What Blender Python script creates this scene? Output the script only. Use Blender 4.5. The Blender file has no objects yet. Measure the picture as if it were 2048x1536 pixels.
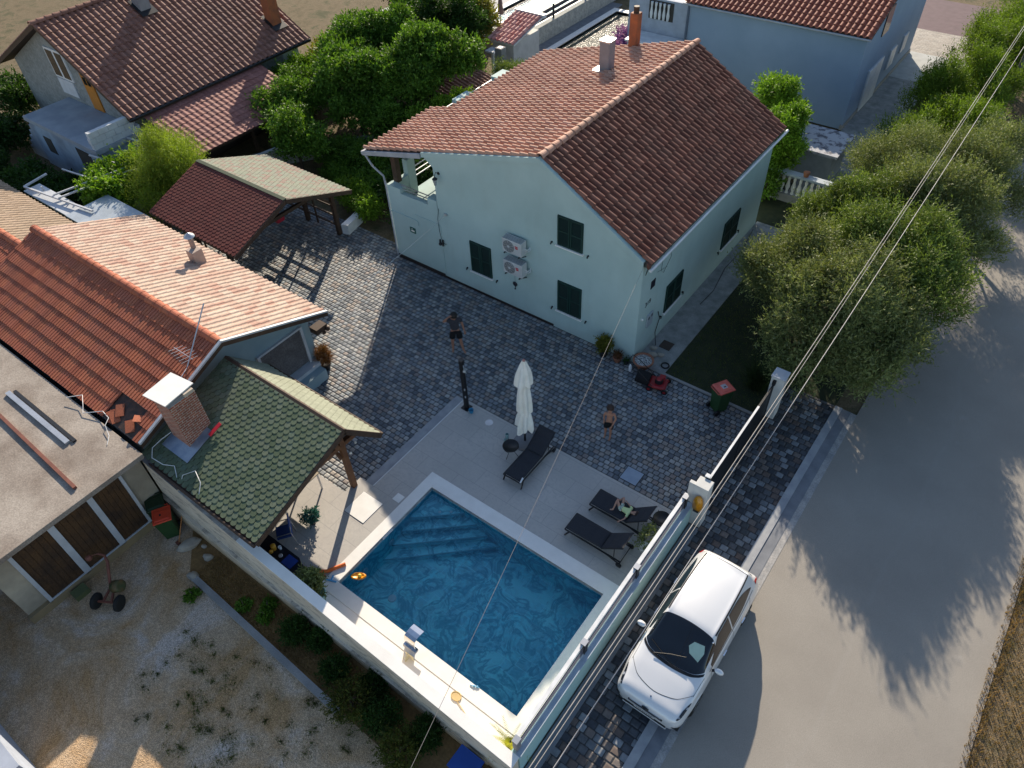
import bpy, bmesh, math, random
import numpy as np
from mathutils import Vector, Matrix
S = bpy.context.scene
R_ = math.radians
# ---------------------------------------------------------------- camera
cd = bpy.data.cameras.new('camera'); cam = bpy.data.objects.new('camera', cd); S.collection.objects.link(cam)
cd.sensor_width = 36.0; cd.lens = 25.773; cd.clip_start = .1; cd.clip_end = 800
CR = ((0.8008004, -0.4085045, 0.4379986), (0.5977248, 0.5914845, -0.5411757), (-0.0379967, 0.6951763, 0.7178343))
cam.matrix_world = Matrix.Translation((7.995, -16.536, 17.68)) @ Matrix(CR).to_4x4()
S.camera = cam
# ---------------------------------------------------------------- world, sun, exposure
SUN_EL = 24.75; SDX, SDY = -.534, .845        # horizontal direction towards the sun
W = bpy.data.worlds.new('World'); S.world = W; W.use_nodes = True
wn = W.node_tree.nodes; wl = W.node_tree.links
sky = wn.new('ShaderNodeTexSky'); sky.sky_type = 'NISHITA'; sky.sun_disc = False
sky.sun_elevation = R_(SUN_EL); sky.sun_rotation = math.atan2(SDX, SDY); sky.air_density = 1.0; sky.dust_density = 0.6
wl.new(sky.outputs[0], wn['Background'].inputs[0]); wn['Background'].inputs[1].default_value = .110
sl = bpy.data.lights.new('sun', 'SUN'); so = bpy.data.objects.new('sun', sl); S.collection.objects.link(so)
sl.energy = 5.0; sl.angle = R_(.55); sl.color = (1, .87, .69)
ce = math.cos(R_(SUN_EL)); hn = math.hypot(SDX, SDY)
so.rotation_euler = Vector((SDX/hn*ce, SDY/hn*ce, math.sin(R_(SUN_EL)))).to_track_quat('Z', 'Y').to_euler()
so.location = (-20, 30, 30)
S.view_settings.view_transform = 'Standard'; S.view_settings.look = 'None'
S.view_settings.exposure = 0.74; S.view_settings.gamma = 1.0; S.view_settings.use_curve_mapping = False
S.render.engine = 'CYCLES'
S.cycles.max_bounces = 6; S.cycles.transparent_max_bounces = 12; S.cycles.diffuse_bounces = 3; S.cycles.glossy_bounces = 3
S.cycles.use_denoising = True
rnd = random.Random(7)
COL = S.collection

# ---------------------------------------------------------------- helpers
def tag(o, label=None, cat=None, group=None, kind=None):
    if label: o['label'] = label
    if cat: o['category'] = cat
    if group: o['group'] = group
    if kind: o['kind'] = kind
    return o
def thing(name, label, cat, loc=(0, 0, 0), rz=0.0, group=None):
    o = bpy.data.objects.new(name, None); COL.objects.link(o); o.empty_display_size = .2
    o.location = loc; o.rotation_euler = (0, 0, rz)
    return tag(o, label, cat, group)
def copy_tree(o, loc=None, rz=None, label=None, parent=None, sc=None):
    c = o.copy(); COL.objects.link(c)
    if parent is not None: c.parent = parent
    if loc is not None: c.location = loc
    if rz is not None: c.rotation_euler = (0, 0, rz)
    if sc is not None: c.scale = (sc,)*3
    if label: c['label'] = label
    for ch in list(o.children): copy_tree(ch, parent=c)
    return c
def unit(v):
    v = Vector(v); return v.normalized()
class MB:
    def __init__(s): s.v = []; s.f = []; s.m = []; s.cm = 0; s.sm = []; s.smooth = False
    def add(s, vs, fs):
        b = len(s.v); s.v += [tuple(p) for p in vs]
        for f in fs: s.f.append(tuple(b+i for i in f)); s.m.append(s.cm); s.sm.append(s.smooth)
        return s
    def box(s, x0, y0, z0, x1, y1, z1, T=None):
        vs = [Vector(p) for p in ((x0,y0,z0),(x1,y0,z0),(x1,y1,z0),(x0,y1,z0),(x0,y0,z1),(x1,y0,z1),(x1,y1,z1),(x0,y1,z1))]
        if T is not None: vs = [T @ p for p in vs]
        return s.add(vs, [(0,3,2,1),(4,5,6,7),(0,1,5,4),(1,2,6,5),(2,3,7,6),(3,0,4,7)])
    def cbox(s, c, d, T=None):
        return s.box(c[0]-d[0]/2, c[1]-d[1]/2, c[2]-d[2]/2, c[0]+d[0]/2, c[1]+d[1]/2, c[2]+d[2]/2, T)
    def bar(s, p, q, w, h=None, up=(0, 0, 1)):
        p = Vector(p); q = Vector(q); d = (q-p); L = d.length
        if L < 1e-6: return s
        d /= L; h = h or w; u = Vector(up)
        if abs(d.dot(u)) > .98: u = Vector((0, 1, 0))
        a = d.cross(u).normalized(); b = a.cross(d).normalized()
        vs = [o + a*(i*w/2) + b*(j*h/2) for o in (p, q) for i, j in ((-1,-1),(1,-1),(1,1),(-1,1))]
        return s.add(vs, [(0,1,2,3),(7,6,5,4),(0,4,5,1),(1,5,6,2),(2,6,7,3),(3,7,4,0)])
    def tube(s, pts, r, n=8, cap=True):
        pts = [Vector(p) for p in pts]; k = len(pts)
        rs = r if isinstance(r, (list, tuple)) else [r]*k
        vs = []; prev = None
        for i, p in enumerate(pts):
            d = (pts[min(i+1, k-1)] - pts[max(i-1, 0)])
            d = d.normalized() if d.length > 1e-9 else Vector((0,0,1))
            if prev is None:
                u = Vector((0,0,1)) if abs(d.z) < .9 else Vector((1,0,0))
                a = d.cross(u).normalized()
            else:
                a = (prev - d*prev.dot(d))
                a = a.normalized() if a.length > 1e-6 else d.orthogonal().normalized()
            prev = a; b = d.cross(a)
            for j in range(n):
                t = 2*math.pi*j/n; vs.append(p + (a*math.cos(t) + b*math.sin(t))*rs[i])
        fs = [(i*n+j, i*n+(j+1) % n, (i+1)*n+(j+1) % n, (i+1)*n+j) for i in range(k-1) for j in range(n)]
        sm = s.smooth; s.smooth = True; s.add(vs, fs); s.smooth = sm
        if cap:
            s.add(vs[:n], [tuple(range(n-1, -1, -1))]); s.add(vs[-n:], [tuple(range(n))])
        return s
    def cyl(s, p, q, r0, r1=None, n=16): return s.tube([p, q], [r0, r0 if r1 is None else r1], n)
    def lathe(s, prof, c=(0,0,0), n=20, T=None, sx=1, sy=1):
        c = Vector(c); vs = []
        for r, z in prof:
            for j in range(n):
                t = 2*math.pi*j/n; p = Vector((r*math.cos(t)*sx, r*math.sin(t)*sy, z))
                vs.append((T @ p if T is not None else p) + c)
        k = len(prof); sm = s.smooth; s.smooth = True
        s.add(vs, [(i*n+j, i*n+(j+1) % n, (i+1)*n+(j+1) % n, (i+1)*n+j) for i in range(k-1) for j in range(n)])
        s.smooth = sm
        if prof[0][0] > 1e-4: s.add(vs[:n], [tuple(range(n-1, -1, -1))])
        if prof[-1][0] > 1e-4: s.add(vs[-n:], [tuple(range(n))])
        return s
    def ball(s, c, r, n=12, sx=1, sy=1, sz=1, T=None):
        pr = [(r*math.sin(math.pi*i/n), -r*math.cos(math.pi*i/n)*sz) for i in range(n+1)]
        pr[0] = (1e-5, pr[0][1]); pr[-1] = (1e-5, pr[-1][1])
        return s.lathe(pr, c, n*2, T, sx, sy)
    def extr(s, poly, d):
        """polygon (3-D points) extruded by vector d"""
        d = Vector(d); a = [Vector(p) for p in poly]; n = len(a)
        nn = Vector((0,0,0))
        for i in range(n): nn += a[i].cross(a[(i+1) % n])
        if nn.dot(d) > 0: a = a[::-1]
        b = [p + d for p in a]
        return s.add(a + b, [tuple(range(n)), tuple(range(2*n-1, n-1, -1))] + [(i, n+i, n+(i+1) % n, (i+1) % n) for i in range(n)])
    def quad(s, *ps): return s.add([Vector(p) for p in ps], [tuple(range(len(ps)))])
    def build(s, name, mat, parent=None, world=True, bevel=0, smooth=None, seg=2):
        me = bpy.data.meshes.new(name); vs = s.v
        if parent is not None and world:
            M = Matrix.LocRotScale(parent_loc(parent), parent.rotation_euler, None).inverted()
            vs = [tuple(M @ Vector(p)) for p in s.v]
        me.from_pydata(vs, [], s.f)
        for m in (mat if isinstance(mat, (list, tuple)) else [mat]): me.materials.append(m)
        me.polygons.foreach_set('material_index', s.m)
        me.polygons.foreach_set('use_smooth', [bool(smooth)]*len(s.f) if smooth is not None else s.sm)
        me.update(); o = bpy.data.objects.new(name, me); COL.objects.link(o)
        if parent is not None: o.parent = parent
        if bevel:
            b = o.modifiers.new('bevel', 'BEVEL'); b.width = bevel; b.segments = seg; b.limit_method = 'ANGLE'; b.angle_limit = R_(40)
        return o
def parent_loc(p):
    # accumulated location (parents are only translated/rotated at the top level)
    if p.type == 'EMPTY' or p.parent is None: return p.location
    return p.location
def sub(mb, name, mat, part, world=True, **k):
    """a sub-part: part is a mesh child whose origin equals its thing's origin"""
    top = part.parent
    o = mb.build(name, mat, None, **k)
    if world:
        M = Matrix.LocRotScale(top.location, top.rotation_euler, None).inverted()
        for v in o.data.vertices: v.co = M @ v.co
    o.parent = part
    return o
def one(name, mb, mat, label, cat, group=None, kind=None, **k):
    """a thing that is one mesh; origin moved to its base"""
    vs = np.array(mb.v); c = Vector(((vs[:,0].min()+vs[:,0].max())/2, (vs[:,1].min()+vs[:,1].max())/2, vs[:,2].min()))
    mb.v = [tuple(Vector(p)-c) for p in mb.v]
    o = mb.build(name, mat, None, **k); o.location = c
    return tag(o, label, cat, group, kind)

# ---------------------------------------------------------------- materials
def nt(name):
    m = bpy.data.materials.new(name); m.use_nodes = True
    return m, m.node_tree.nodes, m.node_tree.links, m.node_tree.nodes['Principled BSDF']
def mth(N, L, op, a, b=None, c=None):
    n = N.new('ShaderNodeMath'); n.operation = op
    for i, x in enumerate((a, b, c)):
        if x is None: continue
        if isinstance(x, (int, float)): n.inputs[i].default_value = x
        else: L.new(x, n.inputs[i])
    return n.outputs[0]
def mixc(N, L, fac, a, b, bt='MIX'):
    n = N.new('ShaderNodeMix'); n.data_type = 'RGBA'; n.blend_type = bt
    for i, x in ((0, fac), (6, a), (7, b)):
        if isinstance(x, (int, float)): n.inputs[i].default_value = x
        elif isinstance(x, tuple): n.inputs[i].default_value = (*x[:3], 1)
        else: L.new(x, n.inputs[i])
    return n.outputs[2]
def noise(N, L, vec, sc, det=5, rough=.55, dist=0):
    n = N.new('ShaderNodeTexNoise'); n.inputs['Scale'].default_value = sc; n.inputs['Detail'].default_value = det
    n.inputs['Roughness'].default_value = rough; n.inputs['Distortion'].default_value = dist
    L.new(vec, n.inputs['Vector']); return n.outputs['Fac']
def ramp(N, L, fac, stops, interp='LINEAR'):
    n = N.new('ShaderNodeValToRGB'); cr = n.color_ramp; cr.interpolation = interp
    while len(cr.elements) < len(stops): cr.elements.new(.5)
    for e, (p, c) in zip(cr.elements, stops):
        e.position = p; e.color = (*c, 1) if not isinstance(c, (int, float)) else (c, c, c, 1)
    L.new(fac, n.inputs[0]); return n.outputs[0]
def bump(N, L, P, h, strength, dist=.02):
    b = N.new('ShaderNodeBump'); b.inputs['Strength'].default_value = strength; b.inputs['Distance'].default_value = dist
    L.new(h, b.inputs['Height']); L.new(b.outputs[0], P.inputs['Normal']); return b
def objco(N): return N.new('ShaderNodeTexCoord').outputs['Object']
def geoco(N): return N.new('ShaderNodeNewGeometry').outputs['Position']
def M(name, col, rough=.6, col2=None, sc=2.5, bs=0, bsc=40, metal=0, spec=.4, coat=0, sc2=None, pos=False, lo=.35, hi=.65, bd=.01):
    m, N, L, P = nt(name); P.inputs['Roughness'].default_value = rough; P.inputs['Metallic'].default_value = metal
    P.inputs['Specular IOR Level'].default_value = spec; P.inputs['Coat Weight'].default_value = coat
    co = geoco(N) if pos else objco(N)
    c2 = col2 or tuple(c*.82 for c in col)
    f = noise(N, L, co, sc, 6)
    f = ramp(N, L, f, [(lo, 0.), (hi, 1.)])
    c = mixc(N, L, f, col, c2)
    if sc2:
        g = noise(N, L, co, sc2, 3); g = ramp(N, L, g, [(.35, .8), (.65, 1.12)]); c = mixc(N, L, 1., c, g, 'MULTIPLY')
    L.new(c, P.inputs['Base Color'])
    if bs: bump(N, L, P, noise(N, L, co, bsc, 4), bs, bd)
    return m
def rndattr(N):
    a = N.new('ShaderNodeAttribute'); a.attribute_name = 'rnd'; return a.outputs['Fac']
def M_tile(name, cols, rough=.75, dirt=(.08,.06,.05), dirtf=.35, spec=.3):
    m, N, L, P = nt(name); P.inputs['Roughness'].default_value = rough; P.inputs['Specular IOR Level'].default_value = spec
    k = len(cols); c = ramp(N, L, rndattr(N), [(i/(k-1), q) for i, q in enumerate(cols)])
    co = geoco(N); f = noise(N, L, co, 1.1, 6, .65); f = ramp(N, L, f, [(.42, 0.), (.75, dirtf)])
    c = mixc(N, L, f, c, dirt)
    g = noise(N, L, co, 28, 3); g = ramp(N, L, g, [(.3, .78), (.7, 1.15)]); c = mixc(N, L, 1., c, g, 'MULTIPLY')
    L.new(c, P.inputs['Base Color']); bump(N, L, P, noise(N, L, co, 60, 3), .25, .006)
    return m
def M_leaf(name, cols, trans=.35, rough=.45):
    m, N, L, P = nt(name); P.inputs['Roughness'].default_value = rough+.15; P.inputs['Specular IOR Level'].default_value = .2
    k = len(cols); c = ramp(N, L, rndattr(N), [(i/(k-1), q) for i, q in enumerate(cols)])
    f = noise(N, L, geoco(N), .9, 3); f = ramp(N, L, f, [(.3, .7), (.7, 1.25)]); c = mixc(N, L, 1., c, f, 'MULTIPLY')
    L.new(c, P.inputs['Base Color'])
    T = N.new('ShaderNodeBsdfTranslucent'); tc = mixc(N, L, 1., c, (1.15, 1.2, .5), 'MULTIPLY'); L.new(tc, T.inputs[0])
    X = N.new('ShaderNodeMixShader'); X.inputs[0].default_value = trans
    L.new(P.outputs[0], X.inputs[1]); L.new(T.outputs[0], X.inputs[2])
    L.new(X.outputs[0], N['Material Output'].inputs[0]); return m
def M_cells(name, w, h, off, cols, joint, jw=.012, rough=.7, round_=.02, bstr=.6, cnoise=.25, bd=.01, jit=0, rot=0, stain=None, spec=.35, irr=0):
    """rectangular stones in a running pattern, each with its own tone; world XY"""
    m, N, L, P = nt(name); P.inputs['Roughness'].default_value = rough; P.inputs['Specular IOR Level'].default_value = spec
    pos = geoco(N)
    if rot:
        v = N.new('ShaderNodeVectorRotate'); v.rotation_type = 'Z_AXIS'; v.inputs['Angle'].default_value = rot; L.new(pos, v.inputs['Vector']); pos = v.outputs[0]
    if irr:
        wn_ = N.new('ShaderNodeTexNoise'); wn_.inputs['Scale'].default_value = 5; L.new(pos, wn_.inputs['Vector'])
        vm = N.new('ShaderNodeVectorMath'); vm.operation = 'MULTIPLY_ADD'; L.new(wn_.outputs['Color'], vm.inputs[0]); vm.inputs[1].default_value = (irr,)*3; L.new(pos, vm.inputs[2]); posd = vm.outputs[0]
    else: posd = pos
    sp = N.new('ShaderNodeSeparateXYZ'); L.new(posd, sp.inputs[0])
    yr = mth(N, L, 'DIVIDE', sp.outputs[1], h); row = mth(N, L, 'FLOOR', yr)
    xs = mth(N, L, 'DIVIDE', sp.outputs[0], w)
    wr = N.new('ShaderNodeTexWhiteNoise'); wr.noise_dimensions = '1D'; L.new(row, wr.inputs['W'])
    xo = mth(N, L, 'MULTIPLY_ADD', mth(N, L, 'MODULO', mth(N, L, 'ABSOLUTE', row), 2.), off, xs)
    if jit: xo = mth(N, L, 'MULTIPLY_ADD', wr.outputs['Value'], jit, xo)
    colm = mth(N, L, 'FLOOR', xo)
    fx = mth(N, L, 'FRACT', xo); fy = mth(N, L, 'FRACT', yr)
    cb = N.new('ShaderNodeCombineXYZ'); L.new(colm, cb.inputs[0]); L.new(row, cb.inputs[1])
    wn2 = N.new('ShaderNodeTexWhiteNoise'); wn2.noise_dimensions = '2D'; L.new(cb.outputs[0], wn2.inputs['Vector'])
    # rounded box distance to the edge
    ax = mth(N, L, 'SUBTRACT', w/2-round_-jw/2, mth(N, L, 'MULTIPLY', mth(N, L, 'ABSOLUTE', mth(N, L, 'SUBTRACT', fx, .5)), w))
    ay = mth(N, L, 'SUBTRACT', h/2-round_-jw/2, mth(N, L, 'MULTIPLY', mth(N, L, 'ABSOLUTE', mth(N, L, 'SUBTRACT', fy, .5)), h))
    nx = mth(N, L, 'MAXIMUM', mth(N, L, 'MULTIPLY', ax, -1.), 0.); ny = mth(N, L, 'MAXIMUM', mth(N, L, 'MULTIPLY', ay, -1.), 0.)
    dist = mth(N, L, 'SUBTRACT', round_, mth(N, L, 'SQRT', mth(N, L, 'ADD', mth(N, L, 'MULTIPLY', nx, nx), mth(N, L, 'MULTIPLY', ny, ny))))
    mask = N.new('ShaderNodeMapRange'); mask.inputs[1].default_value = -.002; mask.inputs[2].default_value = .006; L.new(dist, mask.inputs[0])
    k = len(cols); c = ramp(N, L, wn2.outputs['Value'], [(i/k, q) for i, q in enumerate(cols)], 'CONSTANT')
    n1 = noise(N, L, pos, 9, 5, .6); n1 = ramp(N, L, n1, [(.3, 1-cnoise), (.7, 1+cnoise)]); c = mixc(N, L, 1., c, n1, 'MULTIPLY')
    n3 = noise(N, L, pos, .6, 4); n3 = ramp(N, L, n3, [(.3, .86), (.7, 1.12)]); c = mixc(N, L, 1., c, n3, 'MULTIPLY')
    if stain:
        n2 = noise(N, L, pos, stain[1], 6, .6, stain[3] if len(stain) > 3 else 0); n2 = ramp(N, L, n2, [(.48, 0.), (.62, stain[2])]); c = mixc(N, L, n2, c, stain[0])
    c = mixc(N, L, mask.outputs[0], joint, c); L.new(c, P.inputs['Base Color'])
    hgt = mth(N, L, 'ADD', mth(N, L, 'MINIMUM', dist, round_), mth(N, L, 'MULTIPLY', noise(N, L, pos, 45, 3), .006))
    bb = bump(N, L, P, hgt, bstr, 1.0)
    return m

def boxes(parent, name, mat, lst, bevel=0, subof=None, **k):
    """each box a part of its own"""
    for b in lst:
        g = MB().box(*b)
        if subof is not None: sub(g, name, mat, subof, bevel=bevel)
        else: g.build(name, mat, parent, bevel=bevel, **k)
def bars(parent, name, mat, lst, subof=None):
    for p, q, w in lst:
        g = MB().bar(p, q, w)
        if subof is not None: sub(g, name, mat, subof)
        else: g.build(name, mat, parent)
# ---------------------------------------------------------------- materials used by the setting
GREYS = [(0.115,0.128,0.147),(0.269,0.282,0.294),(0.179,0.192,0.211),(0.333,0.333,0.326),(0.218,0.230,0.243),(0.154,0.166,0.179),(0.301,0.301,0.294),(0.243,0.211,0.198),(0.205,0.230,0.250),(0.282,0.250,0.224)]
m_cob = M_cells('cobble', .185, .165, .5, GREYS, (.035,.037,.042), .016, .7, .03, .7, .2, jit=.37, irr=.012, spec=.3)
m_cob2 = M_cells('cobble_street', .23, .20, .5, [(.04,.045,.055),(.16,.175,.19),(.07,.075,.085),(.12,.135,.15),(.11,.085,.075),(.20,.215,.23),(.055,.06,.065),(.14,.12,.11),(.085,.09,.10)], (.03,.032,.038), .018, .7, .03, .7, .2, jit=.37, irr=.012)
m_cobw = M_cells('cobble_pale', .185, .165, .5, [(.36,.33,.27),(.30,.28,.24),(.40,.36,.29),(.26,.25,.23),(.34,.30,.25),(.38,.35,.30),(.33,.24,.19)], (.09,.085,.075), .018, .75, .03, .7, .18, jit=.37, irr=.012)
m_deck = M_cells('deck_tile', 1.2, .6, .5, [(.66,.61,.54),(.62,.58,.52),(.69,.635,.565),(.64,.59,.53)], (.30,.29,.28), .014, .55, .001, .12, .05, stain=((.50,.47,.44), 2.2, .75, 6.0))
m_coping = M('coping_stone', (.78,.765,.73), .5, (.72,.705,.67), 3, .1, 60)
m_white = M('white_plaster', (.82,.80,.76), .75, (.74,.72,.68), 1.2, .3, 50)
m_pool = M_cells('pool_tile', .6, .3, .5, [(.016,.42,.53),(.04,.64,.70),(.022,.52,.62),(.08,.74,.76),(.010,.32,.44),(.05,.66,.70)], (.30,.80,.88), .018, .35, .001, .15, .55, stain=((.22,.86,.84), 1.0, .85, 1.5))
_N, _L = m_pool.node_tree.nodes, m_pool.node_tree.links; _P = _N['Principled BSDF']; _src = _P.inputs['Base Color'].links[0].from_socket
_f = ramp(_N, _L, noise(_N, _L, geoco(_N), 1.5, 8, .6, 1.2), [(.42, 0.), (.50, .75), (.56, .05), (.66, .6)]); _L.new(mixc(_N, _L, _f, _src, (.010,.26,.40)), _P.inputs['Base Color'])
m_poolband = M('pool_band_stone', (.34,.36,.38), .5, (.20,.24,.28), 6)
m_conc = M('concrete', (.32,.31,.30), .85, (.24,.235,.23), 1.5, .4, 30, sc2=60)
m_path = M('path_concrete', (.33,.33,.32), .85, (.20,.21,.20), 2.5, .4, 30, sc2=40)
m_gravelkerb = M('kerb_concrete', (.36,.37,.38), .85, (.28,.29,.31), 3, .3, 60)
m_gutter = M('gutter_concrete', (.20,.21,.23), .85, (.15,.16,.18), 3, .3, 60)
m_dust = M('dusty_edge', (.40,.38,.36), .9, (.26,.26,.26), 3, .3, 60, sc2=30)
m_lawn = M('lawn_soil', (.022,.032,.014), .95, (.04,.045,.02), 3, .6, 30)
m_dark = M('dark_metal', (.018,.019,.022), .45)
m_alu = M('aluminium', (.55,.56,.58), .35, metal=.6)
m_whitem = M('white_metal', (.72,.73,.74), .4)
def ground_mats():
    # road
    m, N, L, P = nt('asphalt'); P.inputs['Roughness'].default_value = .9; P.inputs['Specular IOR Level'].default_value = .25; co = geoco(N)
    a = ramp(N, L, noise(N, L, co, .35, 6, .6), [(.3, (.25,.228,.20)), (.7, (.305,.28,.245))])
    g = ramp(N, L, noise(N, L, co, 70, 2, .8), [(.25, .62), (.75, 1.35)]); c = mixc(N, L, 1., a, g, 'MULTIPLY')
    sp = N.new('ShaderNodeSeparateXYZ'); L.new(co, sp.inputs[0])
    wv = mth(N, L, 'MULTIPLY_ADD', noise(N, L, co, .25, 3), 1.6, sp.outputs[0])   # paler wheel track down the middle
    t = mth(N, L, 'ABSOLUTE', mth(N, L, 'SUBTRACT', wv, 10.2)); t = ramp(N, L, t, [(0., .32), (.10, 0.)])
    c = mixc(N, L, mth(N, L, 'MULTIPLY', t, .25), c, (.36,.35,.33)); L.new(c, P.inputs['Base Color'])
    s2 = ramp(N, L, noise(N, L, co, 1.7, 5, .7), [(.62, 0.), (.72, .35)]); c = mixc(N, L, s2, c, (.33,.32,.30)); L.new(c, P.inputs['Base Color'])
    bump(N, L, P, noise(N, L, co, 90, 2), .5, .006); road = m
    # yard gravel
    m, N, L, P = nt('yard_gravel'); P.inputs['Roughness'].default_value = .95; P.inputs['Specular IOR Level'].default_value = .2; co = geoco(N)
    a = ramp(N, L, noise(N, L, co, .55, 6, .62, .6), [(.36, (.66,.55,.46)), (.46, (.60,.44,.29)), (.62, (.50,.31,.15))])
    v = N.new('ShaderNodeTexVoronoi'); v.inputs['Scale'].default_value = 42; L.new(co, v.inputs['Vector'])
    g = ramp(N, L, v.outputs['Distance'], [(.1, 1.35), (.6, .55)]); c = mixc(N, L, .8, a, g, 'MULTIPLY')
    g2 = ramp(N, L, noise(N, L, co, 18, 4, .7), [(.3, .7), (.7, 1.3)]); c = mixc(N, L, 1., c, g2, 'MULTIPLY')
    L.new(c, P.inputs['Base Color']); bump(N, L, P, v.outputs['Distance'], .6, .02); yard = m
    # dry grass
    m, N, L, P = nt('dry_ground'); P.inputs['Roughness'].default_value = .95; P.inputs['Specular IOR Level'].default_value = .15; co = geoco(N)
    a = ramp(N, L, noise(N, L, co, .8, 6, .65, .5), [(.35, (.11,.09,.05)), (.5, (.17,.13,.08)), (.66, (.08,.08,.04))])
    g = ramp(N, L, noise(N, L, co, 22, 5, .75), [(.3, .55), (.7, 1.4)]); c = mixc(N, L, 1., a, g, 'MULTIPLY')
    L.new(c, P.inputs['Base Color']); bump(N, L, P, noise(N, L, co, 30, 4), .8, .03); dry = m
    return road, yard, dry
m_road, m_yard, m_dry = ground_mats()
def struct(name, mb, m, label=None, **k):
    o = mb.build(name, m, None, **k); o['kind'] = 'structure'
    if label: o['label'] = label
    return o
# ---------------------------------------------------------------- the ground
g = MB(); xs = [-160, -2.3, 3.95, 4.6, 200]; ys = [-160, -12.95, -12.0, -7.9, 260]
for i in range(4):
    for j in range(4):
        if i == 1 and j == 2: continue
        yard = j == 0 and i < 3; z = -.3 if yard else -.06
        g.cm = 1 if yard else 0
        g.quad((xs[i], ys[j], z), (xs[i+1], ys[j], z), (xs[i+1], ys[j+1], z), (xs[i], ys[j+1], z))
struct('ground', g, [m_dry, m_yard], 'dry earth and grass ground')
struct('road', MB().box(6.98, -40, -.2, 12.35, 90, -.03), m_road, 'grey asphalt road along the trees')
g = MB().box(6.3, -40, -.2, 6.52, 1.9, .015); struct('kerb', g, m_gravelkerb)
g = MB().box(6.52, -40, -.2, 6.80, 1.9, -.012); struct('gutter', g, m_gutter)
g = MB().box(6.80, -40, -.2, 6.98, 1.9, -.022); struct('road_edge', g, m_dust)
g = MB(); g.box(-21, -4.7, -.2, 4.3, 0, 0); g.box(-20, 0, -.2, -10.9, .6, 0); g.box(4.3, -4.7, -.2, 4.6, .9, 0)
g.box(-8.7, -9.0, -.2, -3.97, -4.7, 0); g.box(-8.7, -9.65, -.2, -4.15, -9.0, 0)
g.box(-21,-6.4,-.2,-8.7,-4.7,0)
struct('courtyard_paving', g, m_cob, 'grey cobble paving of the courtyard')
g = MB(); g.box(4.85, -40, -.2, 6.3, 1.9, -.004); g.box(4.6, -4.7, -.2, 4.85, 1.9, -.004)
struct('pavement', g, m_cob2, 'darker cobble pavement beside the street wall')
g = MB().box(4.57, -40, -.2, 4.85, -4.75, .012); struct('wall_footing_strip', g, m_gutter)
m_strip = M('dry_strip_soil', (.26,.155,.06), .95, (.17,.10,.04), 2.2, .8, 25, sc2=14)
struct('dry_strip', MB().extr([(-6.0,-13.94,-.32),(.2,-14.12,-.32),(4.4,-14.2,-.32),(4.4,-12.96,-.32),(-7.2,-12.96,-.32)], (0,0,.028)), m_strip, 'brown dry soil strip below the old wall')
# concrete path by the side wall, lawn beyond it
struct('garden_path', MB().box(0.0, 0.0, -.1, 1.15, 10.2, .02), m_path)
struct('garden_soil', MB().box(1.15, .12, -.1, 6.3, 12.2, -.01).box(-3,10.2,-.1,1.15,13.9,-.01), m_lawn)
one('edging', MB().box(.6, .02, -.1, 4.3, .12, .03), m_conc, 'pale concrete edging between courtyard cobbles and lawn', 'edging')
# deck
g = MB(); g.box(-3.6, -7.6, -.2, 4.25, -4.7, .1); g.box(-3.6, -9.0, -.2, -2.5, -7.6, .1); g.box(-4.15, -9.65, -.2, -2.5, -9.0, .1)
g.box(-8.7, -12.75, -.2, -2.5, -9.65, .1)
struct('pool_deck', g, m_deck, 'pale stone tile terrace round the pool')
struct('pool_ledge', MB().box(-2.5,-12.75,-.2,4.3,-12.2,.1), m_white, 'white ledge between coping and boundary wall')
g = MB(); g.box(-3.97, -9.0, -.2, -3.6, -4.7, .03); struct('deck_step', g, m_gravelkerb)
# thin white metal trim along the step edge
one('trim_strip', MB().box(-3.625, -9.0, .032, -3.6, -4.7, .106), m_whitem, 'thin white trim strip along the deck step', 'trim')
# ---------------------------------------------------------------- the pool
PX0, PX1, PY0, PY1 = -2.15, 3.78, -11.83, -8.03
pool = thing('swimming_pool', 'blue tiled swimming pool with white coping and corner steps', 'pool', (.8, -9.9, -1.1))
g = MB(); zb = -1.05
g.quad((PX0, PY0, zb), (PX1, PY0, zb), (PX1, PY1, zb), (PX0, PY1, zb))
for a, b in (((PX0, PY0), (PX1, PY0)), ((PX1, PY0), (PX1, PY1)), ((PX1, PY1), (PX0, PY1)), ((PX0, PY1), (PX0, PY0))):
    g.quad((*a, zb), (*a, -.04), (*b, -.04), (*b, zb))
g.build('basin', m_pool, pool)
g = MB()
for a, b in (((PX0, PY0), (PX1, PY0)), ((PX1, PY0), (PX1, PY1)), ((PX1, PY1), (PX0, PY1)), ((PX0, PY1), (PX0, PY0))):
    g.quad((*a, -.04), (*a, .08), (*b, .08), (*b, -.04))
g.build('waterline_band', m_poolband, pool)
g = MB(); e = .02
g.box(-2.5, PY1, .06, 4.2, -7.6, .115); g.box(-2.5, -12.2, .06, 4.2, PY0, .115); g.box(-2.5, PY0, .06, PX0, PY1, .115); g.box(PX1, PY0, .06, 4.2, PY1, .115)
g.build('coping', m_coping, pool)
g = MB().box(-2.5, -12.2, -.3, 4.2, -12.19, .06); g.box(-2.5, PY1+.01, -1.2, 4.2, -7.6, .06); g.box(-2.5, -12.19, -1.2, PX0-.01, PY1+.01, .06); g.box(PX1+.01, -12.19, -1.2, 4.2, PY1+.01, .06); g.box(PX0-.01, -12.19, -1.2, PX1+.01, PY0-.01, .06)
g.build('shell', m_conc, pool)
M_nos = M('nosing', (.10,.42,.52), .4)
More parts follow.
